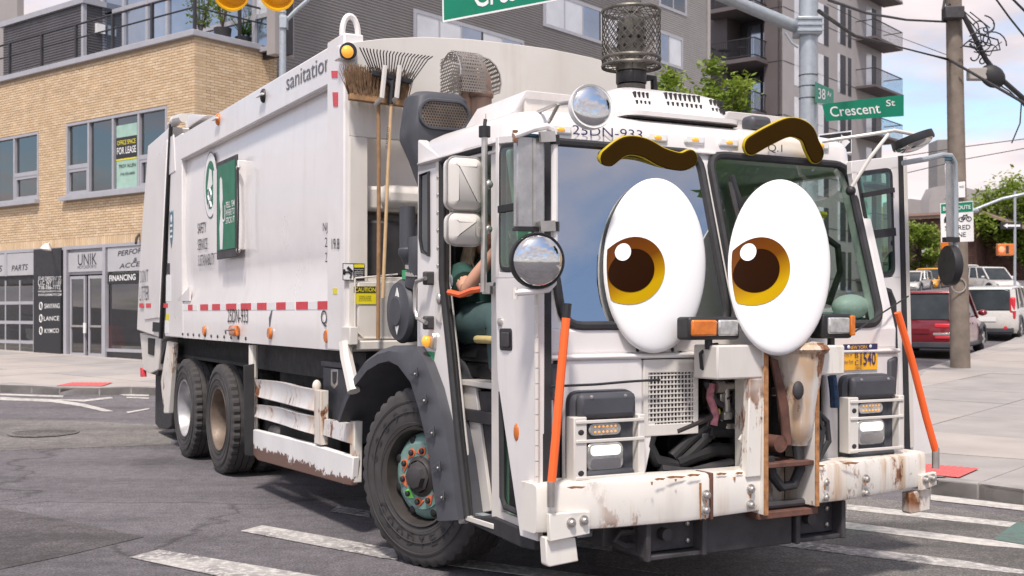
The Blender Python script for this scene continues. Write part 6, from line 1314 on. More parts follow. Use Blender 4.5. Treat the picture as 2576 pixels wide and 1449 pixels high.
# ---------------- cab interior
seat = MB(); seat.box(.12, -1.02, 1.26, .62, -.55, 1.37); seat.build('seat_cushion', m_black, tk, .03)
seat = MB(); seat.prism([Vector((.03, -1.0, 1.38)), Vector((.10, -1.0, 1.38)), Vector((.08, -1.0, 2.0)), Vector((.03, -1.0, 2.0))], (0, .44, 0)); seat.build('seat_back', m_black, tk, .04)
box('seat_base', m_black, .16, -1.0, 1.17, .60, -.58, 1.26); box('seat_pad', m_pad, .50, -1.07, 1.375, .72, -.85, 1.42, bev=.02)
q = MB(); q.prism([Vector((1.05, -1.13, 1.3)), Vector((1.46, -1.13, 1.3)), Vector((1.46, -1.13, 1.50)), Vector((1.25, -1.13, 1.56)), Vector((1.05, -1.13, 1.45))], (0, 2.26, 0)); q.build('dashboard', m_seat, tk, .02)
for y in (-.72, .66):
    c = Vector((.80, y, 1.80)); ax = Vector((-.5, 0, .85)); x_, y_ = perp(ax.normalized())
    MB().tube([c + (x_ * math.cos(2 * math.pi * k / 28) + y_ * math.sin(2 * math.pi * k / 28)) * .22 for k in range(28)], .015, 8, True).build('steering_wheel', m_black, tk); MB().cyl(c, c - ax * .3, .03, 10).build('steering_column', m_black, tk)
box('seat_cushion', m_seat, .30, .45, 1.30, .80, .95, 1.42, bev=.03); q = MB(); q.prism([Vector((.10, .45, 1.38)), Vector((.22, .45, 1.38)), Vector((.14, .45, 2.1)), Vector((.02, .45, 2.1))], (0, .5, 0)); q.build('seat_back', m_seat, tk, .04)
MB().tube([(1.2, 1.0, 1.6), (1.25, 1.05, 1.8), (1.28, 1.0, 1.95), (1.2, .9, 2.05)], .02, 8).build('grab_bar', m_black, tk); MB().cyl((1.15, 1.02, 2.15), (1.2, .8, 2.15), .02, 8).build('yellow_bar', m_caution, tk)
MB().ell(hf(2140, 772, 1.38), (.09, .13, .075), 16, 10).build('hard_hat', m_paper, tk)
# ================================================================== TREES
def tree(label, px, py, Y, rad, n, mat, trunk=True, seed=1, squash=.85, leaf=.10, group=None, name='street_tree', clumps=34):
    rnd = random.Random(seed); c = at(px, py, Y); base = Vector((c.x, Y, gz(Y))); e = bpy.data.objects.new(name, None); col.objects.link(e); e.location = base; tag(e, label, 'tree', group)
    C = c - base; q = MB(); q.tube([(0, 0, 0), (.05, 0, C.z * .35), (0, .05, C.z * .7), C], [.16, .13, .10, .05], 8)
    V = []; Fs = []; cl = []
    for i in range(clumps):
        d = Vector((rnd.gauss(0, 1), rnd.gauss(0, 1), rnd.gauss(0, .9))).normalized() * rad * rnd.uniform(.35, 1.0) ** .7; d.z *= squash
        if rnd.random() < .22: d *= 1.22
        p = C + d; cl.append((p, rad * rnd.uniform(.16, .34)))
        st_ = Vector((0, 0, C.z * rnd.uniform(.55, .9))); q.tube([st_, (st_ + p) / 2 + Vector((0, 0, rad * .08)), p], [.045, .03, .008], 5)
    for i in range(n):
        p, r_ = rnd.choice(cl); d = Vector((rnd.gauss(0, .5), rnd.gauss(0, .5), rnd.gauss(0, .42))) * r_; o_ = p + d
        a = Vector((rnd.uniform(-1, 1), rnd.uniform(-1, 1), rnd.uniform(-.7, .4))).normalized(); b_ = a.cross(Vector((rnd.uniform(-1, 1), rnd.uniform(-1, 1), 1.2))).normalized(); s_ = leaf * rnd.uniform(.6, 1.3)
        k = len(V); V += [o_ - a * s_, o_ + b_ * s_ * .42, o_ + a * s_, o_ - b_ * s_ * .42]; Fs.append((k, k + 1, k + 2, k + 3))
    q.build('trunk', m_bark, e); m_ = MB().add(V, Fs); m_.build('crown', mat, e, recalc=False); return e
tree('young bright green street tree behind the cab roof', 1765, 292, 26, 1.05, 11000, m_leaf, seed=3, leaf=.075, squash=1.1, clumps=52)
tree('bushy light green tree beside the brown house and truck door', 2310, 622, 88, 2.1, 8000, m_leaf, seed=5, leaf=.16)
tree('large dense green tree at the right edge above the cars', 2545, 575, 98, 4.9, 17000, m_leaf, seed=8, leaf=.24, clumps=70)
tree('second dense green tree left of the far traffic light', 2478, 608, 104, 3.7, 11000, m_leaf, seed=9, leaf=.24, clumps=50)
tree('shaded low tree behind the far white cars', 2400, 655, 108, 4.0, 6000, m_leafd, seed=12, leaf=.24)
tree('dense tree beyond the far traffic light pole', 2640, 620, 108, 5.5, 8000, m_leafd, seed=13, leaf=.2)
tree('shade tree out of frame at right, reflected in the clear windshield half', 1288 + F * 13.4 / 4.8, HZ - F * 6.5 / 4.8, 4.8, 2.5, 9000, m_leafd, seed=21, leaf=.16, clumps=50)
# terrace planting
for px, py, hgt, sd, lab in ((505, 70, .9, 4, 'leafy potted sapling behind the terrace rail corner'), (560, 75, .8, 6, 'thin potted sapling right of the rail corner')):
    p = BA.Mi.inverted() @ Vector((BA.hit(px, 120, 'y', 1.0).x, 1.0, ZP + .05)); e = bpy.data.objects.new('potted_plant', None); col.objects.link(e); e.location = p; tag(e, lab, 'plant'); rnd = random.Random(sd)
    MB().lathe([(.16, 0), (.2, .35), (.18, .35)], (0, 0, 0), (0, 0, 1), 14).build('pot', m_trim, e); q = MB(); lf = MB()
    for i in range(7):
        tip = Vector((rnd.uniform(-.3, .3), rnd.uniform(-.3, .3), rnd.uniform(1.0, 1.9))); q.tube([(0, 0, .3), tip * .5 + Vector((0, 0, .2)), tip], .01, 4)
        for k in range(60): o_ = tip * rnd.uniform(.4, 1) + Vector((rnd.gauss(0, .08), rnd.gauss(0, .08), 0)); a = Vector((rnd.uniform(-1, 1), rnd.uniform(-1, 1), rnd.uniform(-1, .5))).normalized() * .05; b_ = a.cross(Vector((0, .3, 1))) * .5; lf.face([o_ - a, o_ + b_, o_ + a, o_ - b_])
    q.build('stem', m_bark, e); lf.build('foliage', m_leaf, e, recalc=False)
p = BA.Mi.inverted() @ Vector((-.5, DB * .75, ZP + .05)); e = bpy.data.objects.new('spiky_plant', None); col.objects.link(e); e.location = p; tag(e, 'spiky yucca plant on the terrace by the grey column', 'plant'); q = MB(); rnd = random.Random(2)
MB().lathe([(.16, 0), (.2, .3)], (0, 0, 0), (0, 0, 1), 12).build('pot', m_trim, e)
for i in range(40): a = rnd.uniform(0, 6.28); l_ = rnd.uniform(.4, .7); d = Vector((math.cos(a) * rnd.uniform(.2, 1), math.sin(a) * rnd.uniform(.2, 1), rnd.uniform(.3, 1))).normalized() * l_; s_ = d.cross(Vector((0, 0, 1))).normalized() * .025; o_ = Vector((0, 0, .35)); q.face([o_ - s_, o_ + s_, o_ + d])
q.build('leaf_blades', m_leafd, e, recalc=False)
# ================================================================== POLES, SIGNS, WIRES
def ground_empty(name, p, label, cat, group=None):
    e = bpy.data.objects.new(name, None); col.objects.link(e); e.location = p; return tag(e, label, cat, group)
Yp = 19.6; b0 = at(2033, 787, Yp); b0.z = gz(Yp) + .13; mp_e = ground_empty('traffic_pole', b0, 'tall grey steel mast-arm pole behind the cab roof', 'pole')
def rel(p, b_): return p - b_
MB().lathe([(.17, 0), (.155, 3), (.145, 9)], (0, 0, 0), (0, 0, 1), 12).build('shaft', m_galv, mp_e)
z_a = rel(at(2033, 68, Yp), b0).z
MB().box(-.22, -.20, z_a - .16, .19, .20, z_a + .14).build('clamp', m_galv, mp_e, .02)
for dz in (-.1, 0, .1): MB().bar((-.23, -.21, z_a + dz), (.2, -.21, z_a + dz), .03, .03).build('clamp_bolt', m_galv, mp_e)
arm_end = rel(at(1000, -330, 13.2), b0); MB().tube([(-.2, 0, z_a), rel(at(1820, -8, Yp - .6), b0), arm_end], [.105, .095, .06], 12).build('mast_arm', m_galv, mp_e)
MB().tube([rel(at(1975, 82, Yp - .2), b0), rel(at(1992, 108, Yp - .2), b0), rel(at(2008, 120, Yp - .2), b0)], .02, 6).build('conduit', m_galv, mp_e)
for py in (190, 218, 248): MB().lathe([(.158, -.006), (.16, 0), (.158, .006)], (0, 0, rel(at(2033, py, Yp), b0).z), (0, 0, 1), 14).build('band', m_under, mp_e)
def sign(name, label, quad, mats, words=(), th=.012, rim=0, cat='sign', group=None):
    """flat sign from four corner points ll, lr, ur, ul"""
    ll, lr, ur, ul = quad; e = MB(); nn = (lr - ll).cross(ul - ll).normalized(); k0 = Vector((0, 0, CH)); ur = k0 + (ur - k0) * ((ll - k0).dot(nn) / (ur - k0).dot(nn)); quad = [ll, lr, ur, ul]
    if nn.y > 0: nn = -nn
    o_ = e.prism([p - ll for p in quad], -nn * th).build(name, mats[0]); o_.location = ll; tag(o_, label, cat, group)
    def uv(u_, v_): return (lr - ll) * u_ * (1 - v_) + (ul - ll) * v_ + ((ur - ll) - (ul - ll)) * u_ * v_ + nn * .004
    if rim: MB().frame([uv(0, 0), uv(1, 0), uv(1, 1), uv(0, 1)], [uv(rim, rim * 3), uv(1 - rim, rim * 3), uv(1 - rim, 1 - rim * 3), uv(rim, 1 - rim * 3)], nn * .001).build('border', m_paper, o_)
    for s_, u0, v0, u1, v1, mm in words: txt('lettering', s_, mm, o_, uv(u0, v0), uv(u1, v0), uv(u0, v1), bold=.008)
    return o_, uv, nn
sign('street_sign', 'big green street name sign hanging above the truck from the mast arm', [at(1113, 57, 14.0), at(1400, 2, 14.6), at(1400, -120, 14.6), at(1111, -76, 14.0)], [m_signgreen], [('Crescent', .27, .16, .985, .66, m_paper)], rim=.012)
MB().tube([at(1240, -95, 14.25), at(1246, -200, 14.25)], .03, 6).build('sign_hanger', m_galv); tag(bpy.data.objects['sign_hanger'], 'grey bracket carrying the big hanging street sign', 'bracket')
sign('street_sign', 'green street sign reading Crescent St right of the steel pole', [at(2078, 305, 18.9), at(2273, 292, 18.2), at(2273, 238, 18.2), at(2068, 262, 18.9)], [m_signgreen], [('Crescent', .08, .22, .72, .80, m_paper), ('St', .79, .52, .90, .84, m_paper)])
sign('street_sign', 'green 38 Av sign partly hidden behind the steel pole', [at(2052, 258, 19.3), at(2097, 262, 20.2), at(2097, 226, 20.2), at(2052, 206, 19.3)], [m_signgreen], [('38', .12, .2, .52, .75, m_paper), ('Av', .62, .45, .85, .78, m_paper)])
ow, uv, nn = sign('one_way_sign', 'black ONE WAY arrow sign above the left truck door', [at(2060, 392, 18.8), at(2143, 385, 18.5), at(2143, 328, 18.5), at(2060, 338, 18.8)], [m_ink], [], rim=.02)
MB().prism([uv(.05, .3), uv(.68, .3), uv(.68, .12), uv(.95, .5), uv(.68, .88), uv(.68, .68), uv(.05, .68)], nn * .001).build('arrow', m_paper, ow); txt('lettering', 'ONE WAY', m_ink, ow, uv(.12, .38) + nn * .002, uv(.72, .38) + nn * .002, uv(.12, .60) + nn * .002)
# hanging signal head over the left street
e = ground_empty('traffic_signal', at(652, 2, 12.5), 'yellow traffic signal heads seen from below at the top edge', 'traffic light')
for s_ in (-1, 1):
    MB().box(s_ * .24 - .17, -.12, .08, s_ * .24 + .17, .15, 1.0).build('housing', m_signal, e, .03); q = MB(); q.lathe([(.17, 0), (.19, .26), (.17, .26), (.15, .1)], (s_ * .24, -.02, .12), (0, -1, -.45), 20, True); q.build('visor', m_signal, e); MB().ell((s_ * .24, -.1, .12), (.12, .03, .12), 14, 8).build('lens', m_signal, e)
MB().tube([(0, .05, .9), (0, .05, 2.2)], .04, 8).build('hanger', m_galv, e)
Yq = 24; b0 = at(711, 787, Yq); b0.z = gz(Yq) + .13; e = ground_empty('street_light_pole', b0, 'slim blue-grey pole with ball top beside the brick corner', 'pole'); zt_ = rel(at(711, 36, Yq), b0).z
MB().lathe([(.09, 0), (.07, zt_)], (0, 0, 0), (0, 0, 1), 12).build('shaft', m_galv, e); MB().ell((0, 0, zt_ + .04), (.08, .08, .06), 12, 8).build('cap', m_galv, e); MB().tube([(.05, 0, zt_ - .15), rel(at(745, 26, Yq), b0), rel(at(880, -90, Yq), b0)], .045, 8).build('arm', m_galv, e); MB().box(-.05, -.1, zt_ - .3, .1, .1, zt_ - .05).build('bracket', m_galv, e, .01)
# utility pole with its hardware
b0 = gnd(2416, 925, .13); Yu = b0.y; e = ground_empty('utility_pole', b0, 'weathered wooden utility pole on the right sidewalk', 'pole'); top = rel(at(2398, -60, Yu), b0)
MB().tube([(0, 0, -.05), top * .33, top * .66, top], [.20, .185, .17, .155], 14).build('shaft', m_polewood, e)
MB().tube([rel(at(2412 + 18 * math.cos(R(a)), 718 + 18 * math.sin(R(a)), Yu - .21), b0) for a in range(0, 360, 24)], .012, 5, True).build('painted_ring', m_conc, e)
p = rel(at(2393, 35, Yu - .2), b0); MB().box(p.x - .17, -.35, p.z - .12, p.x + .22, -.1, p.z + .13).build('junction_box', m_under, e, .02); MB().tube([rel(at(2390, 10, Yu - .2), b0), rel(at(2372, 25, Yu - .2), b0), rel(at(2380, -20, Yu - .2), b0)], .03, 6).build('bracket', m_under, e)
for pts, r_ in (([(2416, 20), (2460, 60), (2470, 110), (2450, 90)], .012), ([(2416, 25), (2470, 90), (2490, 70), (2440, 30)], .012), ([(2416, 120), (2440, 100), (2470, 88), (2510, 100), (2516, 125), (2480, 130), (2440, 118), (2420, 115)], .016), ([(2420, 30), (2450, 90), (2480, 150), (2520, 200), (2600, 270)], .05), ([(2416, 165), (2440, 180), (2460, 178)], .02), ([(2500, 205), (2540, 230), (2600, 290)], .014), ([(2570, 250), (2566, 310), (2545, 360)], .014), ([(2440, 110), (2470, 140), (2490, 165), (2500, 190)], .014), ([(2450, 130), (2490, 140), (2500, 120), (2520, 105)], .012)):
    MB().tube([rel(at(a, b_, Yu - .3), b0) for a, b_ in pts], r_, 6).build('cable_loop', m_wire, e)
for i in range(9):
    rnd_ = random.Random(40 + i); cx1, cy1, rx1, ry1 = rnd_.uniform(2440, 2500), rnd_.uniform(50, 150), rnd_.uniform(12, 34), rnd_.uniform(10, 26); a0_ = rnd_.uniform(0, 360)
    MB().tube([rel(at(cx1 + rx1 * math.cos(R(a0_ + k * 24)) + k * 1.2, cy1 + ry1 * math.sin(R(a0_ + k * 24)) + k * 1.8, Yu - .3 - .03 * i), b0) for k in range(13)], rnd_.uniform(.010, .018), 5).build('cable_loop', m_wire, e)
c = rel(at(2497, 192, Yu - .3), b0); MB().ell(c, (.28, .14, .22), 14, 8, Matrix.Rotation(R(35), 3, 'Y')).build('splice_case', m_wire, e); c = rel(at(2457, 187, Yu - .3), b0); MB().box(c.x - .18, c.y - .1, c.z - .12, c.x + .18, c.y + .1, c.z + .12).build('splice_box', m_conc, e, .02)
for lab, pts, r_ in (('thick black cable sloping down past the tower to the pole', [(2060, 28, 15), (2150, 90, 19), (2387, 150, Yu), (2700, 330, Yu - 8)], .028), ('upper sagging black cable ending at the wooden pole', [(2085, 0, 16), (2180, 33, 19), (2280, 50, 22), (2382, 55, Yu)], .022), ('thin wire crossing the tower to the pole', [(2080, 10, 30), (2200, 70, 30), (2387, 140, Yu)], .008),
                     ('pair of thin wires below the pole at mid height, upper one', [(2260, 395, 40), (2420, 370, 40), (2650, 340, 40)], .016), ('lower thin wire crossing behind the pole', [(2260, 440, 40), (2430, 400, 40), (2650, 360, 40)], .016), ('black cable in the top right corner of the sky', [(2500, -10, 20), (2540, 45, 20), (2600, 120, 20)], .016), ('second cable in the extreme top right corner', [(2540, -10, 20), (2600, 50, 20)], .02)):
    tag(MB().tube([at(*p) for p in pts], r_, 6).build('overhead_cable', m_wire), lab, 'cable')
# bike-route sign on the pole
bs, uv, nn = sign('bike_route_sign', 'white and green BIKE ROUTE SHARED LANE sign beside the wooden pole', [at(2368, 610, 22), at(2450, 607, 22), at(2448, 505, 22), at(2365, 512, 22)], [m_paper], [('BIKE ROUTE', .08, .82, .92, .90, m_ink), ('SHARED', .12, .30, .90, .42, m_ink), ('LANE', .28, .12, .76, .24, m_ink)])
MB().prism([uv(.02, .74), uv(.98, .74), uv(.98, .98), uv(.02, .98)], nn * .001).build('green_band', m_signgreen, bs); txt('lettering', 'BIKE ROUTE', m_paper, bs, uv(.08, .81) + nn * .003, uv(.92, .81) + nn * .003, uv(.08, .91) + nn * .003, bold=.01)
bq = MB()
for u_ in (.63, .86): bq.tube([uv(u_ + .075 * math.cos(R(a)), .56 + .055 * math.sin(R(a))) for a in range(0, 360, 30)], .008, 4, True)
bq.tube([uv(.63, .56), uv(.70, .66), uv(.80, .66), uv(.86, .56)], .008, 4); bq.tube([uv(.63, .56), uv(.74, .56), uv(.80, .68)], .008, 4); bq.tube([uv(.70, .66), uv(.74, .56)], .008, 4); bq.build('bicycle_pictogram', m_ink, bs)
cq = MB(); cq.prism([uv(.1, .50), uv(.26, .50), uv(.26, .58), uv(.22, .66), uv(.14, .66), uv(.1, .58)], nn * .002); cq.build('car_pictogram', m_ink, bs)
sign('parking_sign', 'small white parking sign high on the wooden pole', [at(2410, 497, Yu - .25), at(2428, 496, Yu - .25), at(2428, 456, Yu - .25), at(2410, 458, Yu - .25)], [m_paper], [('NO', .2, .6, .8, .75, m_inkgrey)])
# far crossing signals
e = ground_empty('signal_pole', Vector((at(2553, 787, 60).x, 60, gz(60) - .3)), 'thin far pole carrying an arrow sign and walk signal', 'pole'); MB().cyl((0, 0, 0), (0, 0, 6.0), .07, 8).build('shaft', m_galv, e)
q = MB().box(-.9, -.1, 2.7, -.05, .2, 3.3).build('walk_signal', m_amber, e, .04); MB().ell((-.72, -.12, 3.0), (.16, .05, .16), 12, 8).build('red_lamp', emis('signal_red', (1, .15, .08), 1.5), q); MB().box(-.5, -.12, 2.8, -.36, -.09, 3.2).build('divider', m_trim, q)
s2 = MB().box(-.75, -.05, 4.05, .35, 0, 4.4).build('arrow_plate', m_ink, e); MB().prism([Vector((-.6, -.06, 4.22)), Vector((-.4, -.06, 4.35)), Vector((-.4, -.06, 4.28)), Vector((.25, -.06, 4.28)), Vector((.25, -.06, 4.17)), Vector((-.4, -.06, 4.17)), Vector((-.4, -.06, 4.1))], (0, .005, 0)).build('arrow', m_paper, s2)
e = ground_empty('curved_lamp_arm', Vector((at(2600, 787, 40).x, 40, gz(40))), 'curved grey lamp arm reaching in from the right edge', 'street lamp'); b0 = e.location
MB().tube([(0, 0, 0), (0, 0, rel(at(2600, 480, 40), b0).z), rel(at(2576, 488, 40), b0), rel(at(2520, 500, 40), b0), rel(at(2452, 527, 40), b0)], [.1, .07, .06, .05, .05], 8).build('arm', m_galv, e); MB().ell(rel(at(2445, 530, 40), b0), (.25, .15, .1), 12, 8).build('lamp_head', m_galv, e)
tag(MB().box(-.25, -.05, -.3, .25, .05, .3).build('orange_road_sign', m_amber, None, .03), 'small orange diamond sign behind the bike route sign', 'sign'); bpy.data.objects['orange_road_sign'].location = at(2382, 610, 47)
# ================================================================== CARS
def car(name, label, org, ang, body, L, W, H, hood=.95, box_=0.2, hatch=.12, wheel_r=.34, trim=None, cat='car', tail='wrap', group='parked and passing cars'):
    """x forward, origin at the rear, on the centre line"""
    e = ground_empty(name, org, label, cat, group); e.rotation_euler = (0, -math.atan(SL if org[1] < 36 else .06) * math.sin(ang), ang); e.rotation_mode = 'XYZ'
    zb = H * .58; g0 = .24; hw = W / 2
    def ring(x, z0, z1, w_, wt): return [Vector((x, -w_ * .93, z0)), Vector((x, -w_, z0 + .12)), Vector((x, -w_, (z0 + z1) / 2)), Vector((x, -wt, z1)), Vector((x, wt, z1)), Vector((x, w_, (z0 + z1) / 2)), Vector((x, w_, z0 + .12)), Vector((x, w_ * .93, z0))]
    st = [(0, .42, zb - .12, hw * .84, hw * .82), (.05, .30, zb - .02, hw * .93, hw * .88), (.22, g0, zb, hw, hw * .93), (.8, g0, zb + .01, hw, hw * .94), (L * .5, g0, zb, hw, hw * .94), (L - hood - .35, g0, zb, hw, hw * .93), (L - .5, g0, zb - .14, hw * .98, hw * .86), (L - .12, .28, zb - .24, hw * .9, hw * .76), (L, .4, zb - .36, hw * .78, hw * .66)]
    b_ = MB().loft([ring(*s_) for s_ in st]).build('body', body, e, ang=50)
    x0, x1 = hatch * .4, L - hood; rw = hw * .80
    def gring(x, z, w_): return [Vector((x, -w_, z)), Vector((x, w_, z))]
    gh = MB(); lo = [Vector((x0, -hw * .88, zb - .03)), Vector((x1 + .1, -hw * .9, zb - .03)), Vector((x1 + .1, hw * .9, zb - .03)), Vector((x0, hw * .88, zb - .03))]; hi = [Vector((x0 + box_, -rw, H - .06)), Vector((x1 - .75, -rw, H - .06)), Vector((x1 - .75, rw, H - .06)), Vector((x0 + box_, rw, H - .06))]
    gh.loft([lo, hi]); gh.build('window_glass', m_carglass, e, .05)
    rf = MB().loft([[p + Vector((-.03 if i in (0, 3) else .03, 0, -.01)) for i, p in enumerate(hi)], [p + Vector((0, 0, .045)) for p in hi], [Vector((p.x * .96 + .08, p.y * .85, H)) for p in hi]]).build('roof', body, e, .02, 60)
    for s_ in (-1, 1):
        for a, b2, wd in ((lo[0], hi[0], .16), (lo[1], hi[1], .07)): MB().bar((a.x, s_ * abs(a.y) * 1.005, a.z), (b2.x, s_ * abs(b2.y) * 1.02, b2.z), wd, .06, (0, 0, 1)).build('window_pillar', body, e)
        for f_ in (.36, .66): MB().bar((x0 + (x1 - x0) * f_, s_ * hw * .895, zb - .02), (x0 + .3 + (x1 - x0 - 1.0) * f_, s_ * rw * 1.015, H - .06), .07, .03, (0, 0, 1)).build('window_pillar', body, e)
    cl = MB(); cl.box(.0, -hw * .88, .26, .3, hw * .88, .44); cl.box(.3, -hw * 1.004, g0 - .02, L - .3, -hw * .9, g0 + .12); cl.box(.3, hw * .9, g0 - .02, L - .3, hw * 1.004, g0 + .12); cl.build('lower_cladding', trim or m_plast, e, .04)
    for xw in (.72, L - .85):
        for s_ in (-1, 1):
            wl_ = MB().lathe([(wheel_r * .62, -.10), (wheel_r * .9, -.11), (wheel_r, -.07), (wheel_r, .07), (wheel_r * .9, .11)], (xw, s_ * (hw - .11), wheel_r), (0, 1, 0), 24).build('wheel', m_rubber, e)
            rq = MB().lathe([(wheel_r * .64, 0), (wheel_r * .6, .02), (wheel_r * .2, .015), (.01, .015)], (xw, s_ * (hw - .0), wheel_r), (0, s_, 0), 20).build('hub', m_rim_dark, wl_)
            for k in range(5): a = 2 * math.pi * k / 5; MB().bar((xw, s_ * (hw + .022), wheel_r), (xw + math.cos(a) * wheel_r * .6, s_ * (hw + .018), wheel_r + math.sin(a) * wheel_r * .6), .07, .02, (0, 1, 0)).build('spoke', m_rim_grey, wl_)
            MB().tube([(xw + (wheel_r + .07) * math.cos(R(a)), s_ * (hw + .0), wheel_r + (wheel_r + .07) * math.sin(R(a))) for a in range(-10, 191, 20)], .05, 6).build('wheel_arch', trim or m_plast, e)
    for s_ in (-1, 1):
        if tail == 'wrap': MB().box(-.01, s_ * hw * .42 if s_ > 0 else -hw * .94, zb - .22, .24, hw * .94 if s_ > 0 else -hw * .42, zb - .09).build('tail_lamp', m_red, e, .04); MB().box(-.015, min(s_ * hw * .45, s_ * hw * .85), .50, .1, max(s_ * hw * .45, s_ * hw * .85), .56).build('rear_reflector', m_red, e, .01); MB().box(-.01, min(s_ * hw * .4, s_ * hw * .85), .575, .1, max(s_ * hw * .4, s_ * hw * .85), .64).build('reverse_lamp', m_lens, e, .01)
        else: MB().box(-.0 + .02, min(s_ * hw * .74, s_ * hw * .93), zb - .30, .3, max(s_ * hw * .74, s_ * hw * .93), H - .30).build('tail_lamp', m_red, e, .05); MB().ell((.03, s_ * hw * .62, .42), (.04, .09, .09), 12, 8).build('rear_reflector', m_red, e)
        MB().box(L - .28, min(s_ * hw * .45, s_ * hw * .85), zb - .42, L - .06, max(s_ * hw * .45, s_ * hw * .85), zb - .28).build('headlight', m_lens, e, .03)
        mr = MB().ell((x1 - .25, s_ * (hw + .10), zb + .10), (.09, .12, .08), 12, 8).build('side_mirror', body, e)
        for xd in (.34, .62): MB().box(x0 + (x1 - x0) * xd, min(s_ * hw, s_ * (hw + .03)), zb - .17, x0 + (x1 - x0) * xd + .18, max(s_ * hw, s_ * (hw + .03)), zb - .13).build('door_handle', body, e, .01)
    MB().box(-.02, -.28, .62, .06, .28, .74).build('number_plate', m_paper if body is not m_redcar else m_redcar, e)
    MB().tube([(x0 + box_ * .4 + .02, -.3, zb + .06), (x0 + box_ * .4 + .03, .1, zb + .1)], .012, 5).build('rear_wiper', m_black, e)
    return e
def place(px, py, fw, W): 
    p = gnd(px, py); f_ = Vector((math.sin(fw), math.cos(fw), 0)); l_ = Vector((-f_.y, f_.x, 0)); q = p + l_ * W / 2; q.z = gz(q.y); return q, math.atan2(f_.y, f_.x)
fw = R(31)
o_, a_ = place(2408, 906, fw, 1.85); car('parked_car', 'dark red crossover parked behind the wooden pole', o_, a_, m_redcar, 4.48, 1.85, 1.66, 1.25, .32)
o_, a_ = place(2560, 862, fw, 1.80); car('parked_car', 'boxy white hatchback parked ahead of the red crossover', o_, a_, m_whitecar, 4.1, 1.8, 1.66, 1.0, .12, tail='tall')
def facing(px, py, Y, label, body, nm, L=4.7, W=1.85, H=1.5, turn=0):
    p = at(px, py, Y); p.z = gz(Y); f_ = Vector((-math.sin(fw + turn), -math.cos(fw + turn), 0)); p = p - f_ * L; p.z = gz(Y); return car(nm, label, p, math.atan2(f_.y, f_.x), body, L, W, H, 1.15, .35)
facing(2322, 700, 78, 'yellow taxi cab in the far traffic beyond the red car', m_yellowcar, 'taxi', H=1.55)
facing(2272, 700, 74, 'white sedan showing beside the truck door edge', m_whitecar, 'sedan', H=1.45)
facing(2448, 690, 80, 'white sport utility car beyond the wooden pole', m_whitecar, 'sport_utility_car', L=4.9, W=1.95, H=1.8, turn=R(-25))
facing(2540, 700, 74, 'white pickup at the far right edge below the walk signal', m_whitecar, 'pickup', H=1.75, turn=R(-40))
o_, a_ = place(2690, 850, fw, 1.8)
# ================================================================== HAND TOOLS ON THE BULKHEAD
def tool(name, label, org): e = bpy.data.objects.new(name, None); col.objects.link(e); e.matrix_world = T.Mi.inverted() @ Matrix.Translation(org); return tag(e, label, 'tool', None)
XT = XB + .12
def tf_(px, py, o_, x=XT): return hf(px, py, x) - o_
o1 = hf(951, 852, XT); e = tool('push_broom', 'worn push broom with brown bristles standing upside down on the truck', o1)
MB().tube([tf_(951, 852, o1), tf_(953, 550, o1), tf_(952, 262, o1)], .014, 10).build('handle', m_wood, e); a, b_ = tf_(878, 243, o1), tf_(1024, 262, o1)
MB().bar(a, b_, .05, .045, (0, 0, 1)).build('head_block', m_wood, e, .006); q = MB(); rnd = random.Random(3)
for i in range(800):
    s_ = rnd.random(); p = a + (b_ - a) * s_ + Vector((rnd.uniform(-.03, .03), 0, .02)); tip = p + Vector((rnd.uniform(-.04, .04), rnd.gauss(0, .02) + (s_ - .5) * .06, rnd.uniform(.13, .21))); w_ = Vector((.0, .003, 0)); q.face([p - w_, p + w_, tip + w_ * .5, tip - w_ * .5])
tag(q.build('bristles', m_bristle, e, recalc=False), kind='stuff')
o2 = hf(962, 750, XT + .04); e = tool('leaf_rake', 'fan leaf rake with pale handle hung beside the broom', o2)
MB().tube([tf_(963, 750, o2, XT + .04), tf_(975, 450, o2, XT + .04), tf_(984, 258, o2, XT + .04)], .012, 10).build('handle', m_woodl, e); txt('lettering', 'US RIDGID CO', m_ink, e, tf_(975, 375, o2, XT + .054), tf_(980, 320, o2, XT + .054), tf_(969, 375, o2, XT + .054))
MB().tube([tf_(982, 262, o2, XT + .04), tf_(986, 215, o2, XT + .04), tf_(988, 196, o2, XT + .04)], .02, 8).build('ferrule', m_black, e); MB().bar(tf_(935, 182, o2, XT + .05), tf_(1036, 206, o2, XT + .05), .02, .035, (0, 0, 1)).build('crossbar', m_black, e, .004)
for i in range(22):
    s_ = i / 21; root = tf_(985 + (s_ - .5) * 10, 215, o2, XT + .05); mid = tf_(935 + 101 * s_, 182 + 24 * s_, o2, XT + .05); tp = tf_(908 + 168 * s_, 126 + 24 * s_, o2, XT + .05); hook = tf_(905 + 183 * s_, 120 + 22 * s_, o2, XT + .13)
    MB().tube([root, mid, tp, hook], .0045, 5).build('tine', m_under, e)
o3 = hf(965, 255, XT + .1); e = tool('tool_hook', 'white steel double hook holding the broom and rake', o3)
for px in (965, 1002): MB().tube([tf_(px + 4, 165, o3, XT + .10), tf_(px - 4, 245, o3, XT + .10), tf_(px - 20, 262, o3, XT + .0)], .018, 6).build('prong', m_white2, e)
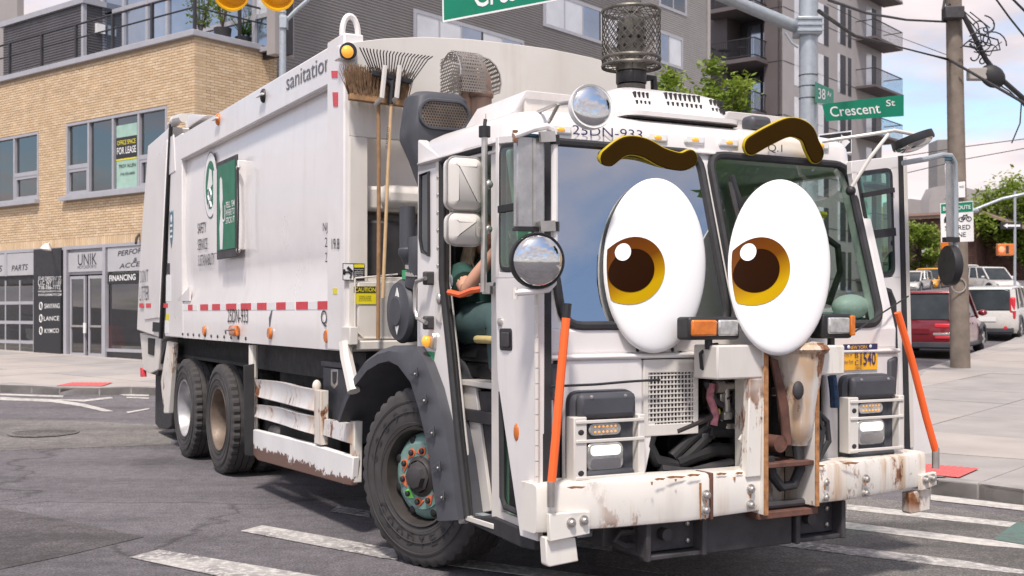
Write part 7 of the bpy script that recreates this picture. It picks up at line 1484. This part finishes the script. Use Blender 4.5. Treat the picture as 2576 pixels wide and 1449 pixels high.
# ================================================================== PEOPLE
def person(name, label, joints, bones, mat, extra=None):
    """one continuous skinned body: joints name -> (point, radius)"""
    names = list(joints); me = bpy.data.meshes.new('body'); me.from_pydata([joints[k][0] for k in names], [(names.index(a), names.index(b_)) for a, b_ in bones], [])
    me.materials.append(mat); e = bpy.data.objects.new(name, None); col.objects.link(e); e.matrix_world = T.Mi.inverted(); tag(e, label, 'person')
    ob = bpy.data.objects.new('body', me); col.objects.link(ob); ob.parent = e; sk = ob.modifiers.new('skin', 'SKIN'); sk.use_smooth_shade = True
    if not me.skin_vertices: 
        bm = bmesh.new(); bm.from_mesh(me); bm.verts.layers.skin.verify(); bm.to_mesh(me); bm.free()
    for i, k in enumerate(names): r_ = joints[k][1]; me.skin_vertices[0].data[i].radius = r_ if isinstance(r_, tuple) else (r_, r_); me.skin_vertices[0].data[i].use_root = (i == 0)
    sb_ = ob.modifiers.new('sub', 'SUBSURF'); sb_.levels = 2; sb_.render_levels = 2; return e
def hand(e, w_, d, s_, mm):
    d = Vector(d).normalized(); x, y = perp(d); MB().ell(Vector(w_) + d * .045, (.04, .04, .04), 12, 8).build('hand', mm, e)
    q = MB()
    for i in range(4): a = Vector(w_) + d * .07 + x * (i - 1.5) * .02; q.tube([a, a + d * (.035 + .005 * (i in (1, 2))) + y * .01, a + d * .045 + y * .035, a + d * .03 + y * .05], [.010, .010, .009, .007], 7)
    a = Vector(w_) + d * .03 + x * .035; q.tube([a, a + d * .03 + x * .025, a + d * .055 + x * .02 + y * .02], [.012, .011, .008], 7); q.build('fingers', mm, e)
ys_ = -.84
J = {'pelvis': ((.21, ys_, 1.50), (.15, .17)), 'waist': ((.20, ys_, 1.62), (.15, .16)), 'chest': ((.23, ys_, 1.71), (.17, .14)), 'neck0': ((.19, ys_, 1.83), .085), 'neck': ((.17, ys_, 1.89), .055),
     'shR': ((.27, ys_ - .19, 1.77), .072), 'elR': ((.46, ys_ - .24, 1.69), .052), 'shL': ((.24, ys_ + .19, 1.77), .072), 'elL': ((.48, ys_ + .24, 1.68), .052),
     'hipR': ((.28, ys_ - .10, 1.48), .115), 'knR': ((.66, ys_ - .12, 1.50), .085), 'anR': ((.64, ys_ - .12, 1.23), .05), 'hipL': ((.28, ys_ + .10, 1.48), .115), 'knL': ((.68, ys_ + .12, 1.50), .085), 'anL': ((.64, ys_ + .12, 1.23), .05)}
Bn = [('pelvis', 'waist'), ('waist', 'chest'), ('chest', 'neck0'), ('neck0', 'neck'), ('chest', 'shR'), ('shR', 'elR'), ('chest', 'shL'), ('shL', 'elL'), ('pelvis', 'hipR'), ('hipR', 'knR'), ('knR', 'anR'), ('pelvis', 'hipL'), ('hipL', 'knL'), ('knL', 'anL')]
def finish(e, J, skin, hair, trousers, hands_at, longhair=True, sleeve=True):
    h = Vector(J['neck'][0]) + Vector((.02, 0, .13))
    MB().ell(h, (.10, .078, .12), 20, 14).build('head', skin, e); MB().ell(h + Vector((.10, 0, -.01)), (.018, .014, .022), 10, 6).build('nose', skin, e)
    for s_ in (-1, 1): MB().ell(h + Vector((.088, s_ * .032, .01)), (.010, .014, .009), 10, 6).build('eye', m_eyew, e); MB().ell(h + Vector((0, s_ * .078, -.005)), (.022, .010, .032), 10, 6).build('ear', skin, e)
    MB().ell(h + Vector((.088, 0, -.062)), (.008, .026, .007), 10, 6).build('mouth', m_tact, e)
    q = MB(); q.ell(h + Vector((-.022, 0, .03)), (.108, .092, .112), 20, 12); rnd = random.Random(1)
    if longhair:
        for i in range(26): p = h + Vector((rnd.uniform(-.03, .05), -.085, rnd.uniform(-.06, .02))); q.tube([p, p + Vector((.02, -.03, -.12)), p + Vector((rnd.uniform(.0, .12), rnd.uniform(-.09, -.02), rnd.uniform(-.26, -.2)))], [.014, .014, .004], 5)
        for i in range(46): a = rnd.uniform(-1.9, 1.9); p = h + Vector((-.05 * math.cos(a) - .02, .09 * math.sin(a), .0)); q.tube([p, p + Vector((-.03, rnd.uniform(-.03, .03), -.15)), p + Vector((-.02 + rnd.uniform(-.03, .04), rnd.uniform(-.07, .05), -.30))], [.016, .016, .004], 5)
    q.build('hair', hair, e)
    for el, wr in hands_at:
        a, b_ = Vector(J[el][0]), Vector(wr); MB().tube([a - (b_ - a) * .06, a, a + (b_ - a) * .35, b_], [.035, .043, .042, .027], 12).build('forearm', skin, e); hand(e, b_, b_ - a, 1, skin)
e = person('person', 'driver in green t-shirt and trousers seated in the open right doorway', J, Bn, m_shirt)
finish(e, J, m_skin, m_hair, None, (('elR', (.66, ys_ - .14, 1.93)), ('elL', (.68, ys_ + .16, 1.86))))
for s_ in ('R', 'L'):
    a, k, n_ = (Vector(J[x + s_][0]) for x in ('hip', 'kn', 'an')); MB().tube([a + Vector((-.10, 0, .0)), a, a * .5 + k * .5, k - (k - a) * .06, k + Vector((.02, 0, -.03)), k * .5 + n_ * .5, n_], [.125, .140, .125, .10, .098, .08, .065], 16).build('trouser_leg', m_trouser, e, ang=80)
    f0 = n_ + Vector((0, 0, -.03)); q = MB(); q.ell(f0 + Vector((.07, 0, -.01)), (.135, .048, .045), 16, 8); q.build('shoe', m_shoe, e); MB().cyl(n_ + Vector((0, 0, -.01)), n_ + Vector((-.01, 0, .05)), .055, 12).build('sock', M('pink_sock', (.45, .05, .25), .9), e)
a, b_ = Vector(J['shR'][0]), Vector(J['elR'][0]); MB().tube([a - (b_ - a) * .1, a, a * .5 + b_ * .5, a * .35 + b_ * .65], [.07, .088, .083, .080], 14).build('sleeve', m_shirt, e, ang=80); MB().tube([a * .4 + b_ * .6, b_ + (b_ - a) * .04], [.055, .048], 12).build('upper_arm', m_skin, e)
c = a * .55 + b_ * .45 + Vector((0, -.085, 0)); MB().ell(c, (.03, .006, .04), 12, 6).build('arm_badge', m_galv, e)
J2 = {k: ((p[0] + .35, p[1] + 1.36 + (.0), p[2]), r_) for k, (p, r_) in J.items()}
e = person('person', 'second crew member in lime green vest behind the centre windshield post', J2, Bn, m_vest); finish(e, J2, m_skin, m_pupil, None, (('elR', (1.0, .40, 1.85)), ('elL', (1.0, .66, 1.85))), False)
# ================================================================== CARTOON EYES AND BROWS STOOD AGAINST THE CAB FRONT
ES, EX0, EZ0 = .47, 1.885, 1.34                      # plane leaning back from the plow frame to the windshield
en = Vector((1, 0, ES)).normalized(); e1 = Vector((0, 1, 0)); e2 = en.cross(e1) * -1
if e2.z < 0: e2 = -e2
def hitp(px, py, off=0.0):
    d = T.R3 @ Vector(((px - CX) / F, 1, (HZ - py) / F)); p0 = Vector((EX0, 0, EZ0)) + en * off; return T.c + d * ((p0 - T.c).dot(en) / d.dot(en))
def eye(label, cxp, cyp, hw, hh_, ixp, iyp, irx, iry, plane):
    global ES, EX0, EZ0, en
    ES, EX0, EZ0 = plane; en = Vector((1, 0, ES)).normalized()
    e = bpy.data.objects.new('cartoon_eye', None); col.objects.link(e); C = hitp(cxp, cyp); e.matrix_world = T.Mi.inverted() @ Matrix.Translation(C); tag(e, label, 'eye', None)
    f1 = hitp(cxp + hw, cyp) - hitp(cxp - hw, cyp); f2 = hitp(cxp, cyp - hh_) - hitp(cxp, cyp + hh_); a = f1.length / 2; b_ = f2.length / 2; f1 = f1.normalized(); f2 = f2.normalized(); g_ = f1.dot(f2); D = .08
    def co(v):
        u_, w_ = v.dot(f1), v.dot(f2); return ((u_ - g_ * w_) / (1 - g_ * g_), (w_ - g_ * u_) / (1 - g_ * g_))
    def hgt(p, q): return D * max(0.0, 1 - (p / a) ** 2 - (q / b_) ** 2) ** .5
    def pt(p, q, o_): return f1 * p + f2 * q + en * (hgt(p, q) + o_)
    rg = [[f1 * a * math.cos(2 * math.pi * k / 64) + f2 * b_ * math.sin(2 * math.pi * k / 64) - en * .012 for k in range(64)]]
    for i in range(17): r_ = math.cos(R(90 * i / 16.2)); rg.append([pt(a * r_ * math.cos(2 * math.pi * k / 64), b_ * r_ * math.sin(2 * math.pi * k / 64), 0) for k in range(64)])
    MB().loft(rg).build('eyeball', m_eyew, e, ang=80)
    def patch(name, mat, px, py, rx, ry, off, par=e, ang=80):
        ic = hitp(px, py, hgt(*co(hitp(px, py) - C))) - C; p0, q0 = co(ic)
        sx = (hitp(px + rx, py) - hitp(px - rx, py)).length / 2; sy = (hitp(px, py - ry) - hitp(px, py + ry)).length / 2; rg = []
        for i in range(12):
            r_ = 1 - i / 11.3; ring_ = []
            for k in range(48):
                p, q = p0 + sx * r_ * math.cos(2 * math.pi * k / 48), q0 + sy * r_ * math.sin(2 * math.pi * k / 48); m_ = math.sqrt((p / a) ** 2 + (q / b_) ** 2)
                if m_ > .985: p *= .985 / m_; q *= .985 / m_
                nn = (f1 * (p / a ** 2) * D * D + f2 * (q / b_ ** 2) * D * D + en * max(hgt(p, q), .02)).normalized(); ring_.append(pt(p, q, 0) + nn * off)
            rg.append(ring_)
        return MB().loft(rg, True).build(name, mat, par, ang=ang)
    patch('iris', m_iris, ixp, iyp, irx, iry, .004); patch('pupil', m_pupil, ixp - 2, iyp + 1, irx * .66, iry * .64, .007); patch('highlight', m_eyew, ixp - 27, iyp - 44, irx * .22, iry * .26, .010)
    return e
eye('giant white cartoon eye over the blue windshield half, nearer the open doorway', 1650, 662, 126, 219, 1596, 678, 74, 83, (SX, X0 + .045, Z0))
eye('giant white cartoon eye standing above the rusty plow hitch', 1964, 662, 126, 219, 1911, 678, 74, 83, (.47, 1.885, 1.34))
def brow(label, pts, x, rpx):
    bn = Vector((1, 0, -.2)).normalized(); o0 = Vector((x, 0, 2.40)); P = []
    for a, b_ in pts:
        d = T.R3 @ Vector(((a - CX) / F, 1, (HZ - b_) / F)); P.append(T.c + d * ((o0 - T.c).dot(bn) / d.dot(bn)))
    n = len(P); e = bpy.data.objects.new('cartoon_brow', None); col.objects.link(e); e.matrix_world = T.Mi.inverted() @ Matrix.Translation(P[0]); tag(e, label, 'eyebrow')
    S_ = []
    for i in range(n - 1):      # smooth path
        p0, p1, p2, p3 = P[max(i - 1, 0)], P[i], P[i + 1], P[min(i + 2, n - 1)]
        for k in range(6): t_ = k / 6; S_.append(.5 * ((2 * p1) + (p2 - p0) * t_ + (2 * p0 - 5 * p1 + 4 * p2 - p3) * t_ * t_ + (3 * p1 - p0 - 3 * p2 + p3) * t_ ** 3))
    S_.append(P[-1]); S_ = [p - P[0] for p in S_]
    for nm, mm, rad, xo in (('edge', m_brow2, rpx * 1.08, -.006), ('band', m_brow, rpx, .0)):
        L_, R_ = [], []
        for i, p in enumerate(S_):
            d = (S_[min(i + 1, len(S_) - 1)] - S_[max(i - 1, 0)]).normalized(); nn = bn.cross(d).normalized(); L_.append(p + nn * rad); R_.append(p - nn * rad)
        d0 = (S_[1] - S_[0]).normalized(); d1 = (S_[-1] - S_[-2]).normalized()
        cap1 = [S_[-1] + d1 * rad * math.sin(R(a)) + bn.cross(d1).normalized() * rad * math.cos(R(a)) for a in range(20, 161, 20)]; cap0 = [S_[0] - d0 * rad * math.sin(R(a)) - bn.cross(d0).normalized() * rad * math.cos(R(a)) for a in range(20, 161, 20)]
        o_ = MB().prism([p + bn * xo for p in L_ + cap1 + R_[::-1] + cap0], -bn * .022).build(nm, mm, e, .006 if nm == 'band' else .003)
    return e
brow('wavy dark brown eyebrow with yellow edge over the blue windshield half', [(1532, 398), (1575, 368), (1622, 372), (1668, 396), (1712, 408), (1737, 400)], 1.318, .050)
brow('hooked dark brown eyebrow with yellow edge over the clear windshield half', [(1894, 366), (1940, 340), (1990, 320), (2030, 334), (2046, 368), (2056, 388)], 1.318, .054)
